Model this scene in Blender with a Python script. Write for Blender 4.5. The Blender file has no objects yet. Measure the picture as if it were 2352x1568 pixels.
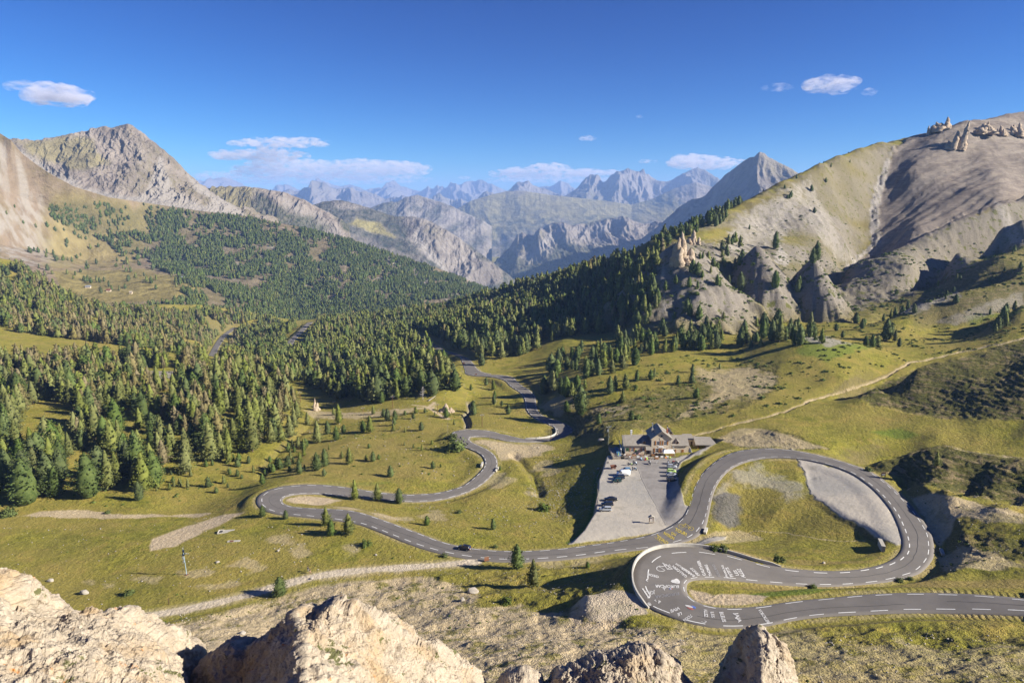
import bpy, bmesh, math, random, time
import numpy as np
from mathutils import Vector, Matrix, bvhtree
T0 = time.time()
random.seed(7); RNG = np.random.default_rng(11)
SC = bpy.context.scene
COL = SC.collection
PITCH = math.radians(11.5)
CP, SP = math.cos(PITCH), math.sin(PITCH)
F = 1568.0            # focal length in units of a 2352 wide frame
def say(*a): print('[%.1fs]' % (time.time() - T0), *a)

# ---------------------------------------------------------------- camera maths (camera at the origin, looks along +Y, tilted down)
def ray(px, py):
    xc = (px - 1176.0) / F; yc = (py - 784.0) / F
    return xc, CP - yc * SP, -SP - yc * CP
def at_y(px, py, Y):
    dx, dy, dz = ray(px, py); t = Y / dy
    return dx * t, Y, dz * t
def at_z(px, py, Z):
    dx, dy, dz = ray(px, py); t = Z / dz
    return dx * t, dy * t, Z
def at(px, py, v):            # v > 0: forward distance, v < 0: height
    return at_y(px, py, v) if v > 0 else at_z(px, py, v)
def proj(X, Y, Z):
    d = Y * CP - Z * SP
    return 1176.0 + F * X / d, 784.0 - F * (Y * SP + Z * CP) / d

# ---------------------------------------------------------------- noise (vectorised gradient noise)
def _hash(ix, iy, iz, seed):
    h = (ix.astype(np.uint32) * np.uint32(374761393) + iy.astype(np.uint32) * np.uint32(668265263)
         + iz.astype(np.uint32) * np.uint32(2246822519) + np.uint32(seed) * np.uint32(3266489917))
    h = (h ^ (h >> np.uint32(13))) * np.uint32(1274126177)
    h = h ^ (h >> np.uint32(16))
    return h
_A = np.linspace(0, 2 * np.pi, 257)[:256]
_GX, _GY = np.cos(_A).astype(np.float32), np.sin(_A).astype(np.float32)
def noise2(x, y, seed=0):
    x = np.asarray(x, np.float64); y = np.asarray(y, np.float64)
    fx = np.floor(x); fy = np.floor(y)
    ix = fx.astype(np.int64); iy = fy.astype(np.int64)
    tx = (x - fx).astype(np.float32); ty = (y - fy).astype(np.float32)
    z0 = np.zeros_like(ix)
    def g(dx, dy):
        h = _hash(ix + dx, iy + dy, z0, seed) & np.uint32(255)
        return _GX[h] * (tx - dx) + _GY[h] * (ty - dy)
    u = tx * tx * tx * (tx * (tx * 6 - 15) + 10); v = ty * ty * ty * (ty * (ty * 6 - 15) + 10)
    a = g(0, 0); b = g(1, 0); c = g(0, 1); d = g(1, 1)
    return ((a + u * (b - a)) * (1 - v) + (c + u * (d - c)) * v) * 1.41
def fbm(x, y, oct=4, seed=0, gain=0.5, lac=2.03):
    s = 0; a = 1.0; n = 0
    for o in range(oct):
        s = s + a * noise2(x, y, seed + o * 17); n += a
        x = np.asarray(x) * lac + 13.7; y = np.asarray(y) * lac - 7.1; a *= gain
    return s / n
def ridged(x, y, oct=4, seed=0, gain=0.55, lac=2.07):
    s = 0; a = 1.0; n = 0
    for o in range(oct):
        s = s + a * (1 - 2.2 * np.abs(noise2(x, y, seed + o * 17))); n += a
        x = np.asarray(x) * lac + 3.7; y = np.asarray(y) * lac - 9.1; a *= gain
    return s / n
def noise3(x, y, z, seed=0):
    fx = np.floor(x); fy = np.floor(y); fz = np.floor(z)
    ix = fx.astype(np.int64); iy = fy.astype(np.int64); iz = fz.astype(np.int64)
    tx = x - fx; ty = y - fy; tz = z - fz
    f = lambda t: t * t * t * (t * (t * 6 - 15) + 10)
    u, v, w = f(tx), f(ty), f(tz)
    def g(a, b, c):
        h = _hash(ix + a, iy + b, iz + c, seed)
        gx = (h & np.uint32(255)).astype(np.float64) / 127.5 - 1
        gy = ((h >> np.uint32(8)) & np.uint32(255)).astype(np.float64) / 127.5 - 1
        gz = ((h >> np.uint32(16)) & np.uint32(255)).astype(np.float64) / 127.5 - 1
        return gx * (tx - a) + gy * (ty - b) + gz * (tz - c)
    def L(a, b, t): return a + (b - a) * t
    return L(L(L(g(0,0,0), g(1,0,0), u), L(g(0,1,0), g(1,1,0), u), v), L(L(g(0,0,1), g(1,0,1), u), L(g(0,1,1), g(1,1,1), u), v), w)
def fbm3(x, y, z, oct=4, seed=0, gain=0.5, ridge=False):
    s = 0; a = 1.0; n = 0
    for o in range(oct):
        v = noise3(x, y, z, seed + 31 * o)
        if ridge: v = 0.6 - 1.6 * np.abs(v)
        s = s + a * v; n += a
        x, y, z = x * 2.05 + 1.3, y * 2.05 - 4.1, z * 2.05 + 7.7; a *= gain
    return s / n
def smooth(t): t = np.clip(t, 0, 1); return t * t * (3 - 2 * t)

# ---------------------------------------------------------------- object helpers
def props(o, label=None, cat=None, group=None, kind=None):
    if label: o['label'] = label
    if cat: o['category'] = cat
    if group: o['group'] = group
    if kind: o['kind'] = kind
    return o
def link(o): COL.objects.link(o); return o
def thing(name, label, cat, loc=(0, 0, 0), rz=0.0, group=None, sc=1.0):
    o = bpy.data.objects.new(name, None); link(o)
    o.location = loc; o.rotation_euler = (0, 0, rz); o.scale = (sc, sc, sc); o.empty_display_size = 0.3
    return props(o, label, cat, group)
def mesh_np(name, V, Q, mat=None, smooth_=True, parent=None):
    """V (n,3), Q (m,k) numpy -> object"""
    V = np.ascontiguousarray(V, np.float32); Q = np.ascontiguousarray(Q, np.int32)
    me = bpy.data.meshes.new(name)
    me.vertices.add(len(V)); me.vertices.foreach_set('co', V.ravel())
    k = Q.shape[1]
    me.loops.add(Q.size); me.loops.foreach_set('vertex_index', Q.ravel())
    me.polygons.add(len(Q)); me.polygons.foreach_set('loop_start', np.arange(0, Q.size, k, dtype=np.int32))
    if smooth_: me.polygons.foreach_set('use_smooth', np.ones(len(Q), bool))
    me.update(calc_edges=True); me.validate()
    if mat: me.materials.append(mat)
    o = bpy.data.objects.new(name, me); link(o)
    if parent: o.parent = parent
    return o
def grid_quads(nr, nc):
    i = np.arange(nr - 1)[:, None] * nc + np.arange(nc - 1)[None, :]
    return np.stack([i, i + 1, i + nc + 1, i + nc], -1).reshape(-1, 4)
def color_attr(me, name, arr):
    a = me.color_attributes.new(name, 'FLOAT_COLOR', 'POINT')
    n = len(me.vertices); full = np.ones((n, 4), np.float32); full[:, :arr.shape[1]] = arr
    a.data.foreach_set('color', full.ravel())

class MB:
    """collects shapes into one mesh; several materials allowed"""
    def __init__(s): s.v = []; s.f = []; s.m = []; s.mats = []; s.cur = 0; s.sm = []; s.s = False; s.M = Matrix.Identity(4)
    def mat(s, m):
        if m not in s.mats: s.mats.append(m)
        s.cur = s.mats.index(m); return s
    def add(s, vs, fs):
        b = len(s.v); s.v += [tuple(s.M @ Vector(v)) for v in vs]
        for f in fs: s.f.append(tuple(i + b for i in f)); s.m.append(s.cur); s.sm.append(s.s)
    def box(s, x0, x1, y0, y1, z0, z1):
        v = [(x, y, z) for z in (z0, z1) for y in (y0, y1) for x in (x0, x1)]
        s.add(v, [(0, 2, 3, 1), (4, 5, 7, 6), (0, 1, 5, 4), (2, 6, 7, 3), (0, 4, 6, 2), (1, 3, 7, 5)])
    def bar(s, p, q, w, h=None, n=4, w2=None):
        p = Vector(p); q = Vector(q); d = (q - p)
        if d.length < 1e-6: return
        d.normalize(); a = Vector((0, 0, 1)) if abs(d.z) < .9 else Vector((1, 0, 0))
        x = d.cross(a).normalized(); y = d.cross(x)
        h = h or w; w2 = w if w2 is None else w2; k2 = w2 / w
        vs = []; off = math.pi / 4 if n == 4 else 0
        r = math.sqrt(.5) if n == 4 else .5
        for c, k in ((p, 1), (q, k2)):
            for i in range(n):
                an = off + 2 * math.pi * i / n
                vs.append(c + x * math.cos(an) * w * r * k + y * math.sin(an) * h * r * k)
        fs = [(i, (i + 1) % n, n + (i + 1) % n, n + i) for i in range(n)] + [tuple(range(n))[::-1], tuple(range(n, 2 * n))]
        s.add(vs, fs)
    def poly(s, pts): s.add(pts, [tuple(range(len(pts)))])
    def slab(s, pts, t):
        """flat polygon pts thickened along its normal by t"""
        P = [Vector(p) for p in pts]; n = (P[1] - P[0]).cross(P[2] - P[0]).normalized() * t
        k = len(P); vs = P + [p + n for p in P]
        s.add(vs, [tuple(range(k))[::-1], tuple(range(k, 2 * k))] + [(i, (i + 1) % k, k + (i + 1) % k, k + i) for i in range(k)])
    def prism(s, prof, x0, x1):
        """profile in (y,z), extruded along x"""
        k = len(prof); vs = [(x0, y, z) for y, z in prof] + [(x1, y, z) for y, z in prof]
        s.add(vs, [tuple(range(k)), tuple(range(k, 2 * k))[::-1]] + [(i, k + i, k + (i + 1) % k, (i + 1) % k) for i in range(k)])
    def cyl(s, c, r, h, n=12, axis='z', r2=None):
        r2 = r if r2 is None else r2; c = Vector(c)
        vs = []
        for k, (rr, hh) in enumerate(((r, 0), (r2, h))):
            for i in range(n):
                a = 2 * math.pi * i / n; x, y = math.cos(a) * rr, math.sin(a) * rr
                vs.append(c + (Vector((x, y, hh)) if axis == 'z' else Vector((x, hh, y)) if axis == 'y' else Vector((hh, x, y))))
        s.add(vs, [(i, (i + 1) % n, n + (i + 1) % n, n + i) for i in range(n)] + [tuple(range(n))[::-1], tuple(range(n, 2 * n))])
    def ball(s, c, r, n=8, sz=1.0, sx=1.0, sy=1.0):
        vs = []; m = n // 2 + 1
        for j in range(m):
            ph = math.pi * j / (m - 1)
            for i in range(n):
                a = 2 * math.pi * i / n
                vs.append((c[0] + r * sx * math.sin(ph) * math.cos(a), c[1] + r * sy * math.sin(ph) * math.sin(a), c[2] + r * sz * math.cos(ph)))
        s.add(vs, [(j * n + i, j * n + (i + 1) % n, (j + 1) * n + (i + 1) % n, (j + 1) * n + i) for j in range(m - 1) for i in range(n)])
    def build(s, name, mat=None, parent=None, smooth_=False):
        me = bpy.data.meshes.new(name); me.from_pydata(s.v, [], s.f)
        bm = bmesh.new(); bm.from_mesh(me); bmesh.ops.recalc_face_normals(bm, faces=bm.faces); bm.to_mesh(me); bm.free()
        for m in (s.mats or ([mat] if mat else [])): me.materials.append(m)
        if s.mats: me.polygons.foreach_set('material_index', s.m)
        if smooth_ or any(s.sm): me.polygons.foreach_set('use_smooth', [smooth_ or q for q in s.sm])
        o = bpy.data.objects.new(name, me); link(o)
        if parent: o.parent = parent
        return o
def copy_tree(o, parent=None, kids=None):
    c = o.copy(); COL.objects.link(c)
    if parent: c.parent = parent
    for ch in KIDS(o): copy_tree(ch, c)
    return c
def KIDS(o): return [k for k in o.children]

# ---------------------------------------------------------------- material helpers
def s2l(r, g, b):
    f = lambda c: (c / 255) / 12.92 if c <= 10 else ((c / 255 + .055) / 1.055) ** 2.4
    return (f(r), f(g), f(b), 1)
class NT:
    def __init__(s, name):
        s.m = bpy.data.materials.new(name); s.m.use_nodes = True; s.t = s.m.node_tree; s.n = s.t.nodes; s.l = s.t.links
        s.b = s.n['Principled BSDF']; s.b.inputs['Roughness'].default_value = .9; s.b.inputs['Specular IOR Level'].default_value = .2
    def node(s, t, **k):
        x = s.n.new(t)
        for a, v in k.items(): setattr(x, a, v)
        return x
    def inp(s, x, i, v):
        if v is None: return
        if isinstance(v, bpy.types.NodeSocket): s.l.new(v, x.inputs[i])
        else: x.inputs[i].default_value = v
    def coord(s, which='Object'): return s.node('ShaderNodeTexCoord').outputs[which]
    def geo(s, which='Position'): return s.node('ShaderNodeNewGeometry').outputs[which]
    def mapping(s, v, sc=(1, 1, 1), rot=(0, 0, 0)):
        x = s.node('ShaderNodeMapping'); s.inp(x, 0, v); x.inputs['Scale'].default_value = sc; x.inputs['Rotation'].default_value = rot; return x.outputs[0]
    def noise(s, v, scale, det=4, rough=.55, dist=0.0, out='Fac'):
        x = s.node('ShaderNodeTexNoise'); s.inp(x, 'Vector', v); s.inp(x, 'Scale', scale); x.inputs['Detail'].default_value = det
        x.inputs['Roughness'].default_value = rough; x.inputs['Distortion'].default_value = dist; return x.outputs[out]
    def voro(s, v, scale, feat='F1', out='Distance', rnd=1.0):
        x = s.node('ShaderNodeTexVoronoi', feature=feat); s.inp(x, 'Vector', v); s.inp(x, 'Scale', scale); x.inputs['Randomness'].default_value = rnd; return x.outputs[out]
    def ramp(s, v, lo, hi, a=0.0, b=1.0):
        x = s.node('ShaderNodeMapRange', clamp=True); s.inp(x, 'Value', v); x.inputs['From Min'].default_value = lo; x.inputs['From Max'].default_value = hi
        x.inputs['To Min'].default_value = a; x.inputs['To Max'].default_value = b; return x.outputs[0]
    def mix(s, f, a, b, mode='MIX'):
        x = s.node('ShaderNodeMix', data_type='RGBA', blend_type=mode); s.inp(x, 0, f); s.inp(x, 6, a); s.inp(x, 7, b); return x.outputs[2]
    def math(s, op, a, b=None, c=None):
        x = s.node('ShaderNodeMath', operation=op); s.inp(x, 0, a); s.inp(x, 1, b); s.inp(x, 2, c); return x.outputs[0]
    def attr(s, name):
        x = s.node('ShaderNodeAttribute', attribute_name=name); y = s.node('ShaderNodeSeparateColor'); s.l.new(x.outputs['Color'], y.inputs[0]); return y.outputs
    def bump(s, h, strength=.5, dist=1.0, nrm=None):
        x = s.node('ShaderNodeBump'); s.inp(x, 'Height', h); x.inputs['Strength'].default_value = strength; x.inputs['Distance'].default_value = dist
        if nrm: s.inp(x, 'Normal', nrm)
        return x.outputs[0]
    def base(s, c): s.inp(s.b, 'Base Color', c); return s
    def normal(s, n): s.inp(s.b, 'Normal', n); return s
    def rough(s, r): s.inp(s.b, 'Roughness', r); return s
def flat(name, c, rough=.7, metal=0, spec=.3, var=.12, scale=3.0, bump=0.0):
    t = NT(name); co = t.coord()
    n = t.noise(co, scale, 4)
    dk = tuple(x * (1 - var) for x in c[:3]) + (1,); lt = tuple(min(1, x * (1 + var)) for x in c[:3]) + (1,)
    t.base(t.mix(t.ramp(n, .3, .7), dk, lt)); t.rough(rough); t.b.inputs['Metallic'].default_value = metal; t.b.inputs['Specular IOR Level'].default_value = spec
    if bump: t.normal(t.bump(t.noise(co, scale * 6, 3), .6, bump))
    return t.m
# ================================================================ ROAD (pairs of edge points, read in 2x tiles of the photograph)
K = 4096 / 2352.0
TILE = {'A': (2400, 1750, 2.0), 'B': (2920, 1750, 2.0), 'C': (1400, 1600, 2.0), 'D': (800, 1600, 2.0), 'E': (1600, 1280, 2.2857), 'H': (2420, 1670, 4.704), 'P': (2350, 1800, 3.92)}
def T(k, x, y):
    ox, oy, s = TILE[k]; return (ox + x / s) / K, (oy + y / s) / K
RS = '''A 3490 1290 3540 1425 -79.5|A 3392 1283 3400 1412 -80|A 3040 1252 3070 1398 -81|A 2740 1240 2770 1392 -82|A 2440 1238 2450 1388 -82.7|A 2140 1250 2130 1400 -83.4
A 1840 1278 1780 1418 -84|A 1540 1306 1540 1450 -84.6|A 1290 1344 1350 1492 -85|A 1100 1360 1150 1512 -85.3|A 980 1358 970 1512 -85.5|A 880 1345 800 1492 -85.7
A 790 1318 640 1452 -85.9|A 730 1280 490 1395 -86.1|A 700 1245 385 1350 -86.3|A 687 1210 310 1260 -86.5|A 686 1185 278 1190 -86.6|A 692 1160 268 1120 -86.8|A 712 1140 275 1045 -86.9
A 745 1130 310 975 -87|A 790 1124 380 918 -87.1|A 850 1121 480 885 -87.3|A 930 1123 610 872 -87.5|A 1030 1128 760 875 -87.7|A 1150 1140 920 900 -88|A 1290 1155 1100 945 -88.3
A 1430 1167 1260 995 -88.6|A 1600 1178 1450 1035 -88.9|A 1780 1184 1680 1058 -89.2|A 1960 1181 1900 1064 -89.6|A 2140 1168 2060 1052 -90|A 2320 1145 2180 1030 -90.4
A 2460 1112 2280 1000 -90.7|A 2560 1075 2350 965 -90.9|A 2625 1015 2400 920 -91.2|A 2665 945 2420 870 -91.5|A 2668 860 2418 810 -91.8|A 2650 770 2398 740 -92.1|A 2605 690 2368 660 -92.5
A 2545 605 2325 575 -92.9|A 2475 525 2265 495 -93.3|A 2390 440 2195 420 -93.8|A 2310 368 2110 350 -94.2|A 2215 298 2010 285 -94.6|A 2095 240 1890 235 -95|A 1960 195 1760 198 -95.3
A 1820 155 1630 172 -95.6|A 1660 118 1510 160 -95.9|A 1500 93 1400 157 -96.2|A 1350 83 1300 163 -96.5|A 1210 90 1200 182 -96.8|A 1090 108 1110 212 -97.1|A 985 148 1035 255 -97.4
A 900 205 975 315 -97.7|A 832 265 935 375 -98|A 780 335 908 435 -98.4|A 748 405 888 505 -98.8|A 727 465 876 570 -99.2|A 708 530 862 635 -99.6|A 670 615 845 700 -100|A 600 682 805 760 -100.5
A 490 740 740 808 -100.8|A 350 786 600 852 -101.1|A 200 815 440 884 -101.5|A 60 838 200 910 -101.8|C 1950 1152 2010 1235 -102.1|C 1750 1178 1780 1265 -102.4|C 1500 1200 1510 1285 -102.7
C 1300 1204 1290 1291 -103|C 1130 1198 1090 1282 -103.3|C 980 1182 900 1258 -103.6|C 840 1157 740 1227 -103.9|C 700 1118 590 1187 -104.3|C 580 1072 460 1142 -104.6|C 450 1024 330 1090 -105
C 300 968 190 1033 -105.5|C 150 916 60 990 -106|D 1230 885 1130 968 -106.5|D 1120 872 990 948 -107|D 980 866 850 932 -107.5|D 850 860 720 920 -108|D 760 852 610 905 -108.4
D 700 838 530 883 -108.7|D 668 820 475 852 -109|D 658 800 452 812 -109.3|D 670 780 465 765 -109.6|D 705 762 520 725 -110|D 760 751 620 695 -110.3|D 840 746 750 677 -110.6
D 940 747 880 671 -110.9|D 1060 755 1030 678 -111.3|D 1200 768 1190 697 -111.6|D 1340 785 1350 722 -112|D 1500 800 1510 742 -112.3|D 1660 810 1660 752 -112.6|D 1800 808 1790 748 -112.9
D 1930 795 1900 738 -113.2|D 2060 763 2010 713 -113.5|D 2170 722 2110 677 -113.9|D 2260 670 2190 617 -114.2|C 1125 612 1040 570 -114.6|C 1160 570 1068 535 -114.9|C 1180 522 1077 500 -115.2
C 1176 475 1068 465 -115.5|C 1152 433 1035 427 -115.8|C 1105 398 975 397 -116.1|C 1045 368 905 370 -116.4|C 990 343 840 345 -116.7|C 962 322 812 312 -117|C 957 306 806 280 -117.2
C 975 293 828 252 -117.5|C 1030 289 895 238 -117.8|C 1100 293 1000 235 -118.1|C 1180 308 1110 243 -118.4|C 1270 326 1210 265 -118.8|C 1370 333 1310 291 -119.1|C 1480 333 1400 308 -119.5
C 1580 330 1500 309 -119.8|C 1670 320 1585 300 -120.2|C 1745 293 1640 280 -120.6|C 1778 252 1655 255 -121|C 1765 215 1640 222 -121.4|C 1700 178 1580 188 -121.8|C 1610 148 1500 155 -122.2
C 1535 118 1440 115 -122.6|C 1500 75 1408 70 -123.2|C 1487 5 1396 0 -124|E 1236 695 1122 690 -124.6|E 1190 645 1080 650 -125.2|E 1125 605 1010 605 -125.7|E 1075 565 960 555 -126.2
E 1030 522 890 528 -126.7|E 940 503 790 513 -127.3|E 840 493 680 508 -128|E 745 470 600 490 -128.6|E 695 430 590 455 -129.4|E 655 378 565 380 -130.5|E 605 340 545 335 -132
E 520 305 455 305 -134|E 410 270 360 278 -136|E 300 208 265 225 -139|E 230 160 185 172 -141|E 160 112 130 118 -143'''
EP, EQ = [], []
for tok in RS.replace('\n', '|').split('|'):
    k, a, b, c, d, z = tok.split(); z = float(z)
    EP.append(at_z(*T(k, float(a), float(b)), z)); EQ.append(at_z(*T(k, float(c), float(d)), z))
EP, EQ = np.array(EP), np.array(EQ)
def catmull(P, tt):
    n = len(P); i = np.clip(np.floor(tt).astype(int), 0, n - 2); t = (tt - i)[:, None]
    p0, p1, p2, p3 = P[np.maximum(i - 1, 0)], P[i], P[i + 1], P[np.minimum(i + 2, n - 1)]
    return .5 * (2 * p1 + (p2 - p0) * t + (2 * p0 - 5 * p1 + 4 * p2 - p3) * t * t + (3 * p1 - p0 - 3 * p2 + p3) * t ** 3)
def ribbon(P, Q, step=1.2):
    C = (P + Q) / 2; tt = np.linspace(0, len(P) - 1, (len(P) - 1) * 12 + 1)
    c = catmull(C, tt); L = np.r_[0, np.cumsum(np.linalg.norm(np.diff(c, axis=0), axis=1))]
    n = max(2, int(L[-1] / step)); t2 = np.interp(np.linspace(0, L[-1], n), L, tt)
    p, q = catmull(P, t2), catmull(Q, t2)
    for _ in range(1):
        for a in (p, q): a[1:-1] = a[1:-1] * .5 + (a[:-2] + a[2:]) * .25
    return p, q
RP, RQ = ribbon(EP, EQ)
XP = np.array([EP[0] * .02 + EP[1] * .98 + (EP[0] - EP[1]) * 0] + [at_z(*T('A', a, b), z) for a, b, z in ((3700, 1308, -78.6), (4000, 1336, -77.4), (4400, 1380, -75.8))]); XQ = np.array([EQ[1]] + [at_z(*T('A', a, b), z) for a, b, z in ((3740, 1452, -78.6), (4060, 1494, -77.4), (4480, 1556, -75.8))]); XP[0] = EP[0]; XQ[0] = EQ[0]; XP, XQ = ribbon(XP, XQ); XC = (XP + XQ) / 2
RC = (RP + RQ) / 2; RHW = np.linalg.norm(RP - RQ, axis=1) / 2
say('road samples', len(RC), 'length', np.linalg.norm(np.diff(RC, axis=0), axis=1).sum(), 'half width', RHW.min(), RHW.max(), RHW.mean())
# small side roads and tracks: (centre polyline, width)
def track(pts, w, z=None):
    P = np.array([at(a, b, v) for a, b, v in pts]); tt = np.linspace(0, len(P) - 1, (len(P) - 1) * 10 + 1); c = catmull(P, tt)
    L = np.r_[0, np.cumsum(np.linalg.norm(np.diff(c, axis=0), axis=1))]; n = max(2, int(L[-1] / 1.5))
    t2 = np.interp(np.linspace(0, L[-1], n), L, tt); return catmull(P, t2), w
FARROADS = [track([(712, 740, 1010), (690, 762, 960), (668, 785, 900), (672, 800, 860), (688, 812, 830)], 8),
            track([(760, 792, 850), (790, 784, 880), (830, 776, 920), (870, 768, 960), (910, 762, 985), (945, 764, 840), (960, 767, 790)], 7),
            track([(540, 752, 1230), (515, 770, 1120), (500, 790, 1030), (487, 815, 930), (474, 845, 840)], 9)]
DIRT = track([(1090, 1288, -103.2), (1000, 1296, -103.4), (900, 1303, -103.7), (800, 1311, -104), (720, 1322, -104.3), (650, 1341, -104.8), (560, 1366, -105.3), (470, 1388, -105.6), (370, 1406, -105.9), (250, 1422, -106.2), (120, 1436, -106.5)], 3.6)

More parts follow.
